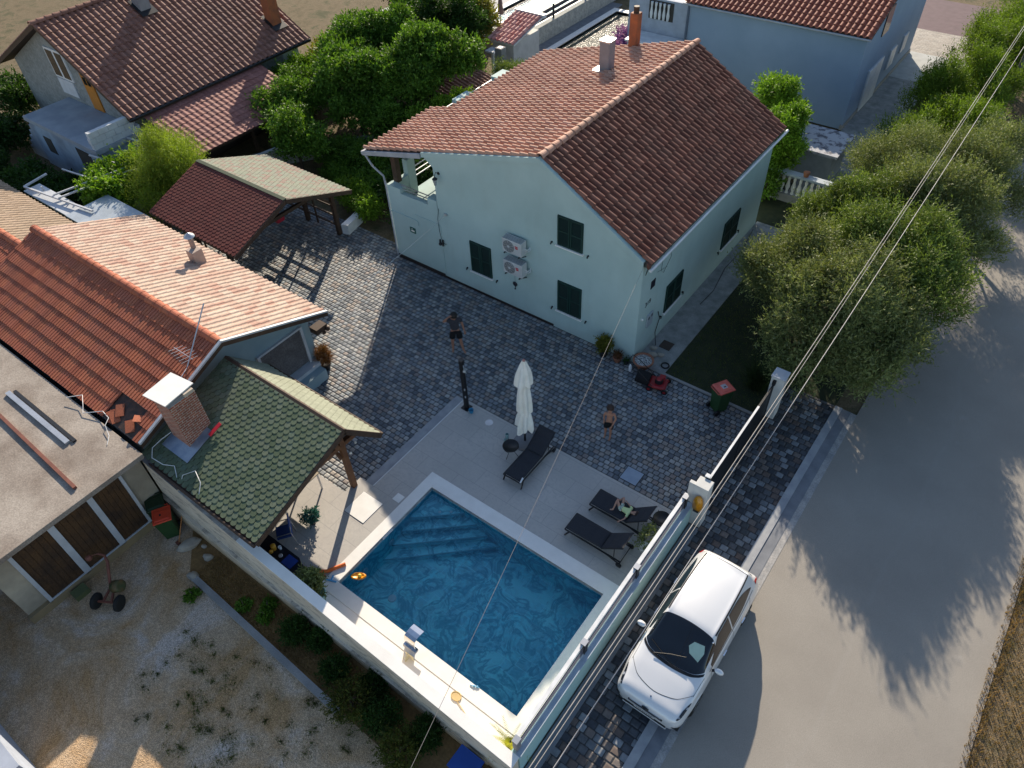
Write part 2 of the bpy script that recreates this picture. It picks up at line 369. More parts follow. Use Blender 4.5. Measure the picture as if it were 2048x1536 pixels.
for k, (lx, ly, z) in enumerate(((1.21, 1.05, -.22), (1.66, 1.46, -.42), (2.09, 1.88, -.62), (2.48, 2.30, -.84))):
    g = MB(); g.extr([(PX0+.003*k, PY1-.003*k, zb-.01), (PX0+.003*k, PY1-ly, zb-.01), (PX0+lx, PY1-.003*k, zb-.01)], (0, 0, z-zb+.01))
    st = g.build('step', m_pool, pool)
    n = MB(); a = Vector((PX0, PY1-ly, z)); b = Vector((PX0+lx, PY1, z)); n.bar(a+Vector((.01, -.005, .004)), b+Vector((.01, -.01, .004)), .03, .012); sub(n, 'nosing', M_nos, st)
ml = M('pool_fitting', (.45,.62,.68), .3)
for p, nrm in (((PX0+.012, -9.9, -.45), (1,0,0)), ((PX0+.012, -11.0, -.5), (1,0,0)), ((-.6, PY0+.012, -.5), (0,1,0))):
    a = Vector(p); MB().cyl(a, a+Vector(nrm)*.03, .11, .10, 16).build('pool_light', ml, pool)
for p in ((-1.55, -8.42, -.215), (-1.28, -8.22, -.215)): MB().cyl(p, (p[0], p[1], p[2]+.012), .045, .04, 12).build('nozzle', ml, pool)
MB().cyl((-1.2, -11.0, zb), (-1.2, -11.0, zb+.03), .12, .11, 16).build('floor_drain', ml, pool)
g = MB().box(PX0+.002, -10.15, .0, PX0+.03, -9.75, .07); g.build('skimmer', m_whitem, pool)
# water surface
m, N, L, P = nt('water'); N.remove(P)
T = N.new('ShaderNodeBsdfTransparent'); T.inputs[0].default_value = (.80,.95,.985,1)
G = N.new('ShaderNodeBsdfGlossy'); G.inputs['Roughness'].default_value = .02
fr = N.new('ShaderNodeFresnel'); fr.inputs[0].default_value = 1.33
b = N.new('ShaderNodeBump'); b.inputs['Strength'].default_value = .22; b.inputs['Distance'].default_value = .05
L.new(noise(N, L, geoco(N), 2.6, 3, .5, .6), b.inputs['Height']); L.new(b.outputs[0], G.inputs['Normal']); L.new(b.outputs[0], fr.inputs['Normal'])
X = N.new('ShaderNodeMixShader'); L.new(fr.outputs[0], X.inputs[0]); L.new(T.outputs[0], X.inputs[1]); L.new(G.outputs[0], X.inputs[2]); L.new(X.outputs[0], N['Material Output'].inputs[0])
m_water = m
struct('pool_water', MB().quad((PX0, PY0, -.05), (PX1, PY0, -.05), (PX1, PY1, -.05), (PX0, PY1, -.05)), m_water, 'clear blue pool water')

# ---------------------------------------------------------------- tile roofs
def tiles(p0, u, v, Wd, Ln, tw, tl, amp, name, mat, parent, prof='barrel', seed=1, lift=None, nx=12, skip=None, jitter=.004):
    """courses of tiles over a slope. p0 lower corner, u along the eave, v up the slope"""
    rs = np.random.RandomState(seed); p0 = np.array(p0, float); u = np.array(unit(u)); v = np.array(unit(v)); n = np.cross(u, v)
    if n[2] < 0: n = -n
    nc = max(1, round(Wd/tw)); tw = Wd/nc; nr = max(1, round(Ln/tl)); tl = Ln/nr; lift = lift or amp*.62
    s = np.linspace(0, 1, nx+1)
    if prof == 'barrel': hp = np.where(s < .58, np.abs(np.sin(np.pi*s/.58))**.5*amp, -np.abs(np.sin(np.pi*(s-.58)/.42))**.6*amp*.55)
    elif prof == 'wave': hp = amp*.5*(1-np.cos(2*np.pi*s))**1.0
    else: hp = np.where((s > .08) & (s < .45), amp, np.where((s > .58) & (s < .95), amp, 0.0))    # double flat
    V = []; F = []; C = []
    for r in range(nr):
        for c in range(nc):
            if skip and skip((c+.5)*tw, (r+.5)*tl): continue
            jt = rs.normal(0, jitter); jz = rs.normal(0, jitter*.5); q = rs.rand()
            b = len(V); x = (c+s)*tw
            for k in range(nx+1):
                base = p0 + u*x[k]
                V.append(base + v*(r*tl+jt-.01) + n*(hp[k]+lift+jz-.035)); V.append(base + v*(r*tl+jt-.01) + n*(hp[k]+lift+jz)); V.append(base + v*((r+1)*tl+.02) + n*(hp[k]*.92+jz))
            for k in range(nx):
                a = b+3*k; d = a+3
                F.append((a, d, d+1, a+1)); F.append((a+1, d+1, d+2, a+2)); C += [q, q]
    me = bpy.data.meshes.new(name)
    V = np.array(V)
    if parent is not None:
        top = parent if parent.parent is None else parent.parent
        V = V - np.array(top.location)
    me.from_pydata(V.tolist(), [], F); me.materials.append(mat)
    at = me.attributes.new('rnd', 'FLOAT', 'FACE'); at.data.foreach_set('value', np.array(C, dtype=np.float32))
    me.update(); o = bpy.data.objects.new(name, me); COL.objects.link(o)
    if parent is not None: o.parent = parent
    return o
def ridge(mb_name, p, q, r, seg, mat, parent, seed=3):
    """half-round ridge tiles, overlapping"""
    rs = np.random.RandomState(seed); p = Vector(p); q = Vector(q); d = (q-p); Ln = d.length; d /= Ln; n = round(Ln/seg); st = Ln/n
    a = d.cross(Vector((0,0,1))).normalized(); up = a.cross(d).normalized(); V = []; F = []; C = []
    for i in range(n):
        r0, r1 = r*1.08, r*.86; qv = rs.rand(); b = len(V)
        for (t, rr) in ((-.02, r0*.8), (-.02, r0), (.07, r0), (.075, r), (st+.03, r1)):
            for k in range(9):
                th = math.pi*(k/8); c = p + d*(i*st+t) + a*(rr*1.05*math.cos(th)) + up*(rr*math.sin(th)*.95); V.append(tuple(c))
        for j in range(4):
            for k in range(8): F.append((b+j*9+k, b+j*9+k+1, b+(j+1)*9+k+1, b+(j+1)*9+k)); C.append(qv)
    me = bpy.data.meshes.new(mb_name); top = parent if parent.parent is None else parent.parent
    V = (np.array(V)-np.array(top.location)).tolist(); me.from_pydata(V, [], F); me.materials.append(mat)
    at = me.attributes.new('rnd', 'FLOAT', 'FACE'); at.data.foreach_set('value', np.array(C, dtype=np.float32)); me.update()
    o = bpy.data.objects.new(mb_name, me); COL.objects.link(o); o.parent = parent; return o
def shingles(p0, u, v, Wd, Ln, tw, ex, name, mat, parent, seed=1):
    """fish-scale bitumen shingles"""
    rs = np.random.RandomState(seed); p0 = np.array(p0, float); u = np.array(unit(u)); v = np.array(unit(v)); n = np.cross(u, v)
    if n[2] < 0: n = -n
    nc = round(Wd/tw); tw = Wd/nc; nr = round(Ln/ex); ex = Ln/nr; V = []; F = []; C = []; K = 8
    for r in range(nr):
        o = .5*(r % 2)
        for c in range(-1 if o else 0, nc):
            x0 = (c+o)*tw; q = rs.rand(); b = len(V); pts = []
            g = tw*.04; a0, a1 = x0+g, x0+tw-g; cx = (a0+a1)/2; rr = (a1-a0)/2
            for k in range(K+1):
                th = math.pi + math.pi*k/K; pts.append((cx+rr*math.cos(th), r*ex+rr*.95+rr*.95*math.sin(th)))
            pts += [(a1, (r+1)*ex+rr*.6), (a0, (r+1)*ex+rr*.6)]
            pts = [(min(max(x, 0), Wd), min(max(y, 0), Ln)) for x, y in pts]
            if max(x for x, y in pts)-min(x for x, y in pts) < .02: continue
            m_ = len(pts)
            y0 = r*ex; hh = [.030 - .022*(y-y0)/(ex+rr) for x, y in pts]
            for (x, y), h in zip(pts, hh): V.append(p0+u*x+v*y+n*h)
            for (x, y), h in zip(pts, hh): V.append(p0+u*x+v*y+n*(h-.016))
            F.append(tuple(range(b, b+m_))); C.append(q)
            for k in range(K): F.append((b+k, b+m_+k, b+m_+k+1, b+k+1)); C.append(q)
    me = bpy.data.meshes.new(name); V = (np.array(V)-np.array(parent.location)).tolist(); me.from_pydata(V, [], F); me.materials.append(mat)
    at = me.attributes.new('rnd', 'FLOAT', 'FACE'); at.data.foreach_set('value', np.array(C, dtype=np.float32)); me.update()
    o = bpy.data.objects.new(name, me); COL.objects.link(o); o.parent = parent; return o
# ---------------------------------------------------------------- main house
m_teal = M('teal_render', (.42,.545,.53), .8, (.365,.485,.475), .7, .12, 45)
_N, _L = m_teal.node_tree.nodes, m_teal.node_tree.links; _P = _N['Principled BSDF']; _src = _P.inputs['Base Color'].links[0].from_socket
_vm = _N.new('ShaderNodeVectorMath'); _vm.operation = 'MULTIPLY'; _L.new(geoco(_N), _vm.inputs[0]); _vm.inputs[1].default_value = (1.3,1.3,.4)
_f = ramp(_N, _L, noise(_N, _L, _vm.outputs[0], 1.1, 7, .68, .3), [(.50, 0.), (.66, .10), (.8, .02)]); _c = mixc(_N, _L, _f, _src, (.24,.27,.24))
_sp = _N.new('ShaderNodeSeparateXYZ'); _L.new(geoco(_N), _sp.inputs[0]); _lo = ramp(_N, _L, mth(_N, _L, 'ADD', _sp.outputs[2], mth(_N, _L, 'MULTIPLY', noise(_N, _L, geoco(_N), 2.5, 5), .7)), [(.15, .40), (.80, 0.)])
_L.new(mixc(_N, _L, _lo, _c, (.27,.29,.26)), _P.inputs['Base Color'])
m_tileshade = M_tile('roof_tile_shaded', [(.15,.055,.038),(.22,.088,.06),(.29,.13,.09),(.18,.066,.046),(.25,.105,.072)], dirtf=.5)  # right slope's shade under grazing sun, put into darker tile colours
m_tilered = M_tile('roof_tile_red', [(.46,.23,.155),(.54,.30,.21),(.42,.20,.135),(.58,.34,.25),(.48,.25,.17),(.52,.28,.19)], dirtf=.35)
m_mortar = M('mortar', (.16,.13,.12), .95, (.07,.055,.05), 9, .5, 40)
m_green = M('shutter_green', (.012,.042,.035), .5, spec=.3)
m_brown = M('plinth_brown', (.03,.022,.02), .85)
m_fascia = M('fascia', (.36,.38,.42), .6)
m_wood_d = M('dark_wood', (.045,.026,.017), .7, (.07,.04,.025), 6)
m_glass = M('dark_glass', (.015,.018,.022), .08, spec=.6)
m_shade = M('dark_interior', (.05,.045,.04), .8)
house = thing('house', 'pale teal house with red tiled gable roof, green shutters and two air conditioners', 'house', (-5, 5, 0))
RZ = 6.47; RX = -3.86; SR = (RZ-4.14)/(.16-RX); SL = .255
zl = lambda x: RZ - SL*(RX-x); zr = lambda x: RZ - SR*(x-RX)
HY = 10.0
g = MB()   # walls: one profile extruded for the main body (x -8.4..0), plus the lower terrace block
prof = [(0,0,0), (0,0,zr(0)-.06), (RX,0,RZ-.08), (-8.4,0,zl(-8.4)-.1), (-8.4,0,0)]
g.extr(prof, (0, HY, 0))
g.box(-10.9, 0, 0, -8.402, .22, 3.12)                     # terrace front wall with parapet
g.box(-13.3, 5.2, 0, -8.402, HY-.01, 2.45); g.box(-10.9, .222, 0, -8.402, 5.19, 2.42)
g.extr([(-8.40,.0,zl(-8.4)-.1), (-8.85,0,zl(-8.85)-.1), (-8.4,0,zl(-8.4)-.55)], (0,.24,0))
g.build('wall', m_teal, house)
g = MB(); g.extr([(.0,-.05,zr(0)-.02), (RX,-.05,RZ+.03), (-8.85,-.05,zl(-8.85)+.02), (-8.85,-.05,zl(-8.85)-.16), (RX,-.05,RZ-.16), (.0,-.05,zr(0)-.22)], (0,.14,0)); g.build('gable_trim', m_teal, house)
boxes(house, 'render_band', m_teal, [(-10.92, -.03, 2.16, -9.55, -.002, 2.21), (-9.55,-.03,2.0,-9.50,-.002,2.159), (-9.62, -.025, 2.40, -8.42, -.002, 2.45), (-8.40,-.02,.2,-8.36,-.002,2.4)])
boxes(house, 'plinth', m_brown, [(-10.9, -.012, .0, -8.42, -.001, .17), (-8.42, -.012, 0, -3.3, -.001, .10)])
# terrace parapet details
boxes(house, 'parapet', m_teal, [(-10.9, -.01, 3.12, -10.22, .3, 3.32), (-8.86, -.01, 3.05, -8.42, .34, 3.42), (-10.9, .3, 2.42, -10.68, .95, 3.3), (-10.9, .95, 2.42, -10.66, 1.35, 3.9), (-10.9, 4.9, 2.4, -10.66, 5.3, 3.6), (-13.5, 6.9, 2.4, -13.2, 7.9, 3.25), (-13.5, 9.7, 2.4, -12.9, 10.6, 3.25), (-13.5, 5.9, 2.4, -13.2, 6.9, 2.62), (-13.5, 7.9, 2.4, -13.2, 9.7, 2.62)])
bars(house, 'rail', m_alu, [((-10.25, .12, z), (-8.86, .12, z), .03) for z in (3.28, 3.42)] + [((-10.8, 1.3, z), (-10.8, 4.9, z), .03) for z in (3.0, 3.2, 3.4)] + [((-13.35, 7.9, z), (-13.35, 9.7, z), .03) for z in (2.85, 3.0, 3.15)] + [((-13.35, 5.9, z), (-13.35, 6.9, z), .03) for z in (2.85, 3.0, 3.15)])
# porch posts and dark doorway
g = MB().box(-10.82, .30, 3.3, -10.60, .52, zl(-10.8)-.12); g.build('porch_post', m_wood_d, house)
m_pil = M('pillar_render', (.16,.13,.105), .8)
g = MB().box(-9.05, 1.5, 2.42, -8.75, 1.8, zl(-8.9)-.12); g.box(-9.12, 1.43, zl(-8.9)-.30, -8.68, 1.87, zl(-8.9)-.13); g.build('porch_post', m_pil, house)
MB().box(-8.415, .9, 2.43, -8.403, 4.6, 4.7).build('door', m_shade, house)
# roof
R = RZ
roofm = m_mortar
g = MB(); t = .10
y0, y1, yj = .08, 10.42, 4.0
g.extr([(.17, y0, zr(.17)-.02), (RX, y0, R-.03), (-8.7, y0, zl(-8.7)-.03), (-8.7, y0, zl(-8.7)-.15), (RX, y0, R-.15), (.17, y0, zr(.17)-.14)], (0, y1-y0, 0))
g.extr([(-8.7, -.02, zl(-8.7)-.03), (-11.80, -.02, zl(-11.8)-.03), (-11.80, -.02, zl(-11.8)-.11), (-8.7, -.02, zl(-8.7)-.13)], (0, yj+.02, 0))
g.extr([(-8.7, yj+.002, zl(-8.7)-.03), (-10.82, yj+.002, zl(-10.82)-.03), (-10.82, yj+.002, zl(-10.82)-.11), (-8.7, yj+.002, zl(-8.7)-.13)], (0, y1-yj-.002, 0))
roof = g.build('roof', m_mortar, house)
LR = math.hypot(.19-RX, zr(.19)-R); LLm = math.hypot(-10.86-RX, zl(-10.86)-R); LLp = math.hypot(-11.86-RX, zl(-11.86)-R)
tiles((.19, y0-.02, zr(.19)), (0,1,0), (RX-.19, 0, R-zr(.19)), y1-y0+.02, LR-.06, .265, .35, .085, 'tile_slope', m_tileshade, roof, seed=2)
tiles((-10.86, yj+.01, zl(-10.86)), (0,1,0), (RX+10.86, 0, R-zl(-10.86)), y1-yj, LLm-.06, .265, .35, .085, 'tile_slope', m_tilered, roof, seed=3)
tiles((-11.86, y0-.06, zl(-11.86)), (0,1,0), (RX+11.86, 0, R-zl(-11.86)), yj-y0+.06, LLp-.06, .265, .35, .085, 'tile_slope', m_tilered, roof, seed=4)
ridge('ridge_tiles', (RX, y0-.03, R+.02), (RX, y1, R+.02), .13, .36, m_tilered, roof)
# barge edge tiles over the gable
g = MB().extr([(.20,-.055,zr(.2)+.03), (.20,-.055,zr(.2)-.10), (.12,-.055,zr(.12)-.10), (.12,-.055,zr(.12)+.06)], (0,.15,0)); g.build('barge_end', m_tileshade, house)
g = MB(); g.box(-11.90, -.10, zl(-11.86)-.14, -11.78, yj, zl(-11.86)-.02)
g.extr([(-11.86,-.09,zl(-11.86)-.02), (-8.87,-.09,zl(-8.87)-.02), (-8.87,-.09,zl(-8.87)-.20), (-11.86,-.09,zl(-11.86)-.18)], (0,.06,0)); g.build('fascia', m_fascia, house)
g = MB(); g.tube([(.26, -.05, 4.0), (.26, 10.45, 4.0)], .055, 8); g.build('gutter', m_whitem, house)
g = MB(); g.tube([(-11.78, -.04, zl(-11.86)-.12), (-11.5, -.02, 3.9), (-11.0, .0, 3.62), (-10.98, .02, 3.2), (-10.98, .02, .1)], .04, 8); g.build('downpipe', m_fascia, house)
# windows: closed louvred shutters
def shutters(name, c, w, h, nrm, open_leaf=False):
    """pair of louvred leaves; c = lower left corner on the wall, along = x (nrm -y) or y (nrm +x)"""
    A = Vector((1,0,0)) if nrm == 'y' else Vector((0,1,0)); Nn = Vector((0,-1,0)) if nrm == 'y' else Vector((1,0,0)); c = Vector(c)
    wn_ = None
    g = MB(); P = lambda a, n, z: c + A*a + Nn*n + Vector((0,0,z))
    def bx(mb, a0, a1, n0, n1, z0, z1):
        ps = [P(a, n, z) for z in (z0, z1) for n in (n0, n1) for a in (a0, a1)]
        mb.add([ps[0],ps[1],ps[3],ps[2],ps[4],ps[5],ps[7],ps[6]], [(0,3,2,1),(4,5,6,7),(0,1,5,4),(1,2,6,5),(2,3,7,6),(3,0,4,7)])
    bx(g, 0, w, .001, .012, 0, h)
    fr_ = g.build('window', m_green, house)
    for i in range(2):
        g = MB(); a0 = i*w/2+.01; a1 = (i+1)*w/2-.01; f = .055
        bx(g, a0, a0+f, .013, .05, .01, h-.01); bx(g, a1-f, a1, .013, .05, .01, h-.01)
        for zz in (.01, h*.5-.03, h-.07): bx(g, a0+f, a1-f, .013, .048, zz, zz+.06)
        n = int(h/.05)
        for k in range(n):
            z = .07 + k*(h-.14)/n
            g.add([P(a0+f, .016, z+.035), P(a1-f, .016, z+.035), P(a1-f, .040, z), P(a0+f, .040, z)], [(0,1,2,3), (3,2,1,0)])
        sub(g, 'shutter_leaf', m_green, fr_)
    g = MB(); bx(g, -.05, w+.05, .001, .09, -.05, -.005); sub(g, 'sill', m_white, fr_)
    for a in (-.22, w+.22):
        g = MB(); bx(g, a-.02, a+.02, .002, .07, -.02, .03); bx(g, a-.035, a+.005, .05, .075, -.07, -.02)
        g.build('shutter_holdback', m_dark, house)
shutters('w', (-6.99, 0, .98), .97, 1.33, 'y'); shutters('w', (-3.15, 0, 3.64), .97, 1.12, 'y'); shutters('w', (-3.13, 0, .89), .97, 1.29, 'y')
shutters('w', (0, 1.90, .86), 1.18, 1.16, 'x'); shutters('w', (0, 6.36, .86), 1.34, 1.16, 'x')
# air conditioners
m_acw = M('ac_white', (.56,.57,.57), .45); m_acg = M('ac_grille', (.12,.12,.12), .5); m_red = M('badge_red', (.55,.03,.05), .4)
for z in (2.82, 1.93):
    ac = thing('air_conditioner', ('upper' if z > 2.5 else 'lower') + ' white air conditioner unit bracketed to the teal gable wall', 'air conditioner', (-4.75, -.24, z), group='air conditioners on the gable wall')
    x0, x1 = -5.16, -4.36
    b = MB().box(x0, -.40, z, x1, -.10, z+.54).build('housing', m_acw, ac, bevel=.012)
    MB().cyl((x0+.27, -.398, z+.27), (x0+.27, -.408, z+.27), .235, .235, 28).build('fan_recess', m_acg, ac)
    g = MB()
    for r in (.05, .10, .15, .19, .225):
        g.tube([(x0+.27+r*math.cos(a*math.pi/14), -.413, z+.27+r*math.sin(a*math.pi/14)) for a in range(29)], .005, 4, False)
    for a in range(10):
        an = a*math.pi/5; g.bar((x0+.27, -.413, z+.27), (x0+.27+.23*math.cos(an+.4), -.413, z+.27+.23*math.sin(an+.4)), .006)
    g.cyl((x0+.27, -.41, z+.27), (x0+.27, -.42, z+.27), .045, .04, 14); g.build('fan_grille', m_acw, ac)
    g = MB().box(x0+.53, -.4045, z+.34, x0+.66, -.4015, z+.385); g.box(x0+.55, -.4045, z+.27, x0+.66, -.4015, z+.325); g.build('badge', m_red, ac)
    g = MB()
    for k in range(5): g.box(x0+.02, -.39+k*.055, z+.541, x1-.02, -.375+k*.055, z+.546)
    g.build('top_grille', m_acg, ac)
    for x in (x0+.1, x1-.1): g = MB().box(x-.02, -.45, z-.045, x+.02, -.001, z-.012); g.bar((x, -.38, z-.04), (x, -.005, z-.22), .03); g.build('bracket', m_dark, ac)
    g = MB(); g.tube([(x1+.0, -.2, z+.25), (x1+.08, -.18, z+.22), (x1+.1, -.08, z+.2), (x1+.08, -.004, z+.24)], .018, 6); g.tube([(x1+.0, -.2, z+.18), (x1+.1, -.16, z+.14), (x1+.13, -.06, z+.16), (x1+.1, -.004, z+.2)], .014, 6); g.build('pipe', m_whitem, ac)
# small things on the walls
m_alarm = M('alarm_navy', (.02,.018,.03), .4)
g = MB(); g.lathe([(.001,0),(.09,.01),(.10,.03),(.07,.05),(.001,.052)], (-4.97, -.002, 1.2), 18, Matrix.Rotation(math.pi/2, 3, 'X')); g.tube([(-4.97,-.02,1.1),(-4.97,-.02,1.02)], .012, 6); g.ball((-4.97,-.03,.99), .03, 6)
g.tube([(-4.97,-.02,1.3),(-4.97,-.02,1.7)], .004, 4)
one('wall_ornament', g, m_alarm, 'small round dark ornament hung under the lower air conditioner', 'ornament')
lan = thing('wall_lantern', 'dark carriage lantern on the gable wall beside the terrace', 'lantern', (-8.15, -.1, 4.35))
g = MB(); g.cyl((-8.15,-.001,4.62), (-8.15,-.03,4.62), .06, .05, 12); g.tube([(-8.15,-.02,4.62),(-8.15,-.14,4.72),(-8.15,-.22,4.62),(-8.15,-.22,4.56)], .014, 6); g.lathe([(.10,4.5),(.09,4.52),(.02,4.58)], (-8.15,-.22,0), 8); g.build('bracket', m_dark, lan)
g = MB(); g.lathe([(.04,4.26),(.085,4.5)], (-8.15,-.22,0), 6); g.build('lamp_glass', M('lamp_glass', (.35,.38,.38), .15), lan)
sg = thing('house_sign', 'small green and white wall plaque on the gable wall below the terrace', 'sign', (-9.88, -.01, 1.53))
MB().box(-10.01, -.02, 1.53, -9.73, -.001, 1.77).build('plate', M('sign_green', (.01,.10,.075), .5), sg)
g = MB(); g.box(-9.95,-.024,1.60,-9.78,-.0205,1.66); g.box(-9.92,-.024,1.70,-9.86,-.0205,1.73); g.build('lettering', m_white, sg)
g = MB(); g.tube([(-8.35,-.02,3.15),(-8.42,-.05,2.7),(-8.43,-.03,2.2),(-8.38,-.03,1.85),(-8.30,-.03,1.72)], .009, 5); g.ball((-8.42,-.07,1.62), .07, 7); g.bar((-8.44,-.05,1.8),(-8.42,-.07,1.66),.05); g.bar((-8.3,-.05,1.82),(-8.3,-.06,1.56),.05); g.tube([(-8.3,-.04,1.72),(-8.2,-.03,1.66),(-8.15,-.02,1.68)], .008, 5)
one('cable_connector', g, m_dark, 'black cable with connector boxes hanging on the gable wall', 'cable')
g = MB().box(-8.06, -.06, 2.98, -7.95, -.001, 3.07); one('wall_bracket', g, m_alu, 'small pale bracket anchoring the clothes line on the gable wall', 'bracket')
# side wall bits
g = MB().box(.001, .66, 2.72, .02, .93, 3.02); one('wall_vent', g, m_alarm, 'dark square vent panel high on the side wall near the corner', 'vent')
sx = thing('electric_box', 'pale electric meter box on the side wall near the corner', 'electric box', (.05, .86, 1.05))
MB().box(.001, .62, 1.1, .06, 1.0, 1.62).build('cabinet', M('meter_blue', (.33,.38,.42), .5), sx, bevel=.006)
g = MB().box(.0605, .66, 1.44, .066, .74, 1.54); g.box(.0605, .86, 1.46, .066, .94, 1.56); g.build('meter_window', m_alarm, sx)
MB().ball((.02, .27, 1.72), .045, 6).build; g = MB().ball((.02, .27, 1.72), .045, 6); one('doorbell', g, m_whitem, 'small round white bell on the side wall by the corner', 'bell')
def text(s, size, mat, name, T, parent, ext=.004):
    cu = bpy.data.curves.new(name, 'FONT'); cu.body = s; cu.size = size; cu.extrude = ext; cu.align_x = 'CENTER'
    ob = bpy.data.objects.new('tmp', cu); COL.objects.link(ob); dg = bpy.context.evaluated_depsgraph_get()
    me = bpy.data.meshes.new_from_object(ob.evaluated_get(dg)); bpy.data.objects.remove(ob); me.transform(T); me.materials.clear(); me.materials.append(mat)
    if parent is not None: me.transform(Matrix.LocRotScale(parent.location, parent.rotation_euler, None).inverted())
    o = bpy.data.objects.new(name, me); COL.objects.link(o)
    if parent is not None: o.parent = parent
    return o
hn_ = text('319', .26, m_dark, 'house_number', Matrix.Translation((.006, .60, 2.12)) @ Matrix(((0,0,1),(1,0,0),(0,1,0))).to_4x4(), None)
tag(hn_, 'dark metal house number on the side wall above the meter box', 'house number')
wir = MB(); wir.tube([(.01,.05,4.0),(.03,.25,3.85),(.02,.15,3.6),(.06,.3,3.9)], .008, 5); wir.tube([(.02,1.35,4.05),(.02,1.25,3.1),(.02,1.45,2.9),(.02,1.9,3.3),(.02,1.75,4.0)], .006, 5); wir.tube([(.01,1.0,3.2),(.02,1.7,3.0)],.005,4)
one('wall_cable', wir, m_dark, 'loose black cables hanging under the eave of the side wall', 'cable')
wir = MB(); wir.tube([(.02,1.45,1.25),(.06,1.55,.9),(.05,1.35,.4),(.25,1.1,.06)], .014, 6); wir.tube([(.15,9.4,.12),(.35,8,.04),(.3,6.5,.04),(.55,5,.04),(.5,4,.04)], .014, 6)
one('garden_hose', wir, m_dark, 'black hose running along the foot of the side wall', 'hose')
# chimneys
ch = thing('chimney', 'grey rendered chimney on the red tiled slope', 'chimney', (-6.15, 7.6, 5.85)); ch.parent = None
def chimney(mat, x, y, z0, z1, w, d, label, cap=True, flash=None, top=None):
    ch = thing('chimney', label, 'chimney', (x, y, z0))
    MB().box(x-w/2, y-d/2, z0, x+w/2, y+d/2, z1).build('stack', mat, ch, bevel=.01)
    if flash: MB().box(x-w/2-.14, y-d/2-.14, z0+.02, x+w/2+.14, y+d/2+.12, z0+flash).build('flashing', m_alu, ch)
    if top: MB().box(x-w/2-top, y-d/2-top, z1, x+w/2+top, y+d/2+top, z1+.05).build('cap', m_alu, ch)
    return ch
bpy.data.objects.remove(ch)
m_chg = M('chimney_grey', (.26,.25,.26), .85, (.20,.19,.20), 2, .3, 40)
m_chr = M('chimney_orange', (.36,.11,.04), .75, (.22,.08,.04), 3, .3, 40)
# chimneys move with the roof: parts of the roof
def roofchim(roofo, top, mat, x, y, z0, z1, w, d):
    o = MB().box(x-w/2, y-d/2, z0, x+w/2, y+d/2, z1)
    return sub(o, 'chimney', mat, roofo, bevel=.012)
roofchim(roof, house, m_chg, -6.10, 7.55, 5.6, 7.0, .42, .42)
sub(MB().box(-6.5,7.2,5.90,-5.72,7.9,5.98), 'flashing', m_alu, roof)
sub(MB().box(-6.33,7.32,7.0,-5.87,7.78,7.06), 'chimney_cap', m_alu, roof)
c2 = roofchim(roof, house, m_chr, -6.42, 10.15, 5.5, 7.15, .34, .34)
sub(MB().cyl((-6.42,10.15,7.15),(-6.42,10.15,7.38),.11,.11,12), 'chimney_pot', m_wood_d, roof)
# ---------------------------------------------------------------- left: tiled house, green pavilion, garage, wall
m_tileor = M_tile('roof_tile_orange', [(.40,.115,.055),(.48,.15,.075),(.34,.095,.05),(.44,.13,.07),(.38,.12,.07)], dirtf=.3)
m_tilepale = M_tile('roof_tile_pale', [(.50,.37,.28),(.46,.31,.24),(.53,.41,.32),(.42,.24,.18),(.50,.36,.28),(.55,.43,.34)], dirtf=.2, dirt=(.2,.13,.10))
m_tiletan = M_tile('roof_tile_tan', [(.34,.25,.17),(.30,.21,.14),(.37,.27,.19)], dirtf=.2)
m_bluew = M('blue_render', (.27,.36,.40), .8, (.22,.31,.35), 1)
m_barge = M('barge_board', (.50,.52,.55), .5)
cot = thing('house', 'low house with orange and pale ridged tile roof beside the green pavilion', 'house', (-12, -9, 0))
CX = -8.2; CRX = -18.4; CY = -9.55; CZ = 3.9; CE1 = -12.78; CE1z = 2.62; CE0 = -5.9; CE0z = 2.5
g = MB(); g.extr([(-8.8,-6.3,0), (-8.8,-6.3,2.5), (-8.8,CY,CZ-.18), (-8.8,-12.6,2.55), (-8.8,-12.6,0)], (-9.55, 0, 0)); g.build('wall', m_bluew, cot)
g = MB(); g.extr([(CX,CE0,CE0z-.03),(CX,CY,CZ-.03),(CX,CE1,CE1z-.03),(CX,CE1,CE1z-.12),(CX,CY,CZ-.14),(CX,CE0,CE0z-.12)], (CRX-CX,0,0)); croof = g.build('roof', m_mortar, cot)
v1 = Vector((0, CY-CE1, CZ-CE1z)); v0 = Vector((0, CY-CE0, CZ-CE0z))
# front slope, with a gap of missing tiles by the chimney
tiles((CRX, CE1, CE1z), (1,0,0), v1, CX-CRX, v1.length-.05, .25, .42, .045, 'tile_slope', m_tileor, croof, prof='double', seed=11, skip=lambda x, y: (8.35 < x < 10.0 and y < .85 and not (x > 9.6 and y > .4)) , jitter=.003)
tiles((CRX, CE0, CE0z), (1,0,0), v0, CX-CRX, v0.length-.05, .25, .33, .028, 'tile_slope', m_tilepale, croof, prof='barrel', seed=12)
ridge('ridge_tiles', (CRX, CY, CZ+.0), (CX-.05, CY, CZ+.0), .14, .38, m_tileor, croof)
sub(MB().extr([(CRX+8.35, CE1+.02, CE1z+.0), (CRX+10.0, CE1+.02, CE1z+.0), (CRX+10.0, CE1+.8, CE1z+.28), (CRX+8.35, CE1+.8, CE1z+.28)], (0,0,.006)), 'underlay', M('underlay', (.035,.03,.028), .8, (.10,.05,.035), 6), croof)
rs = random.Random(4)
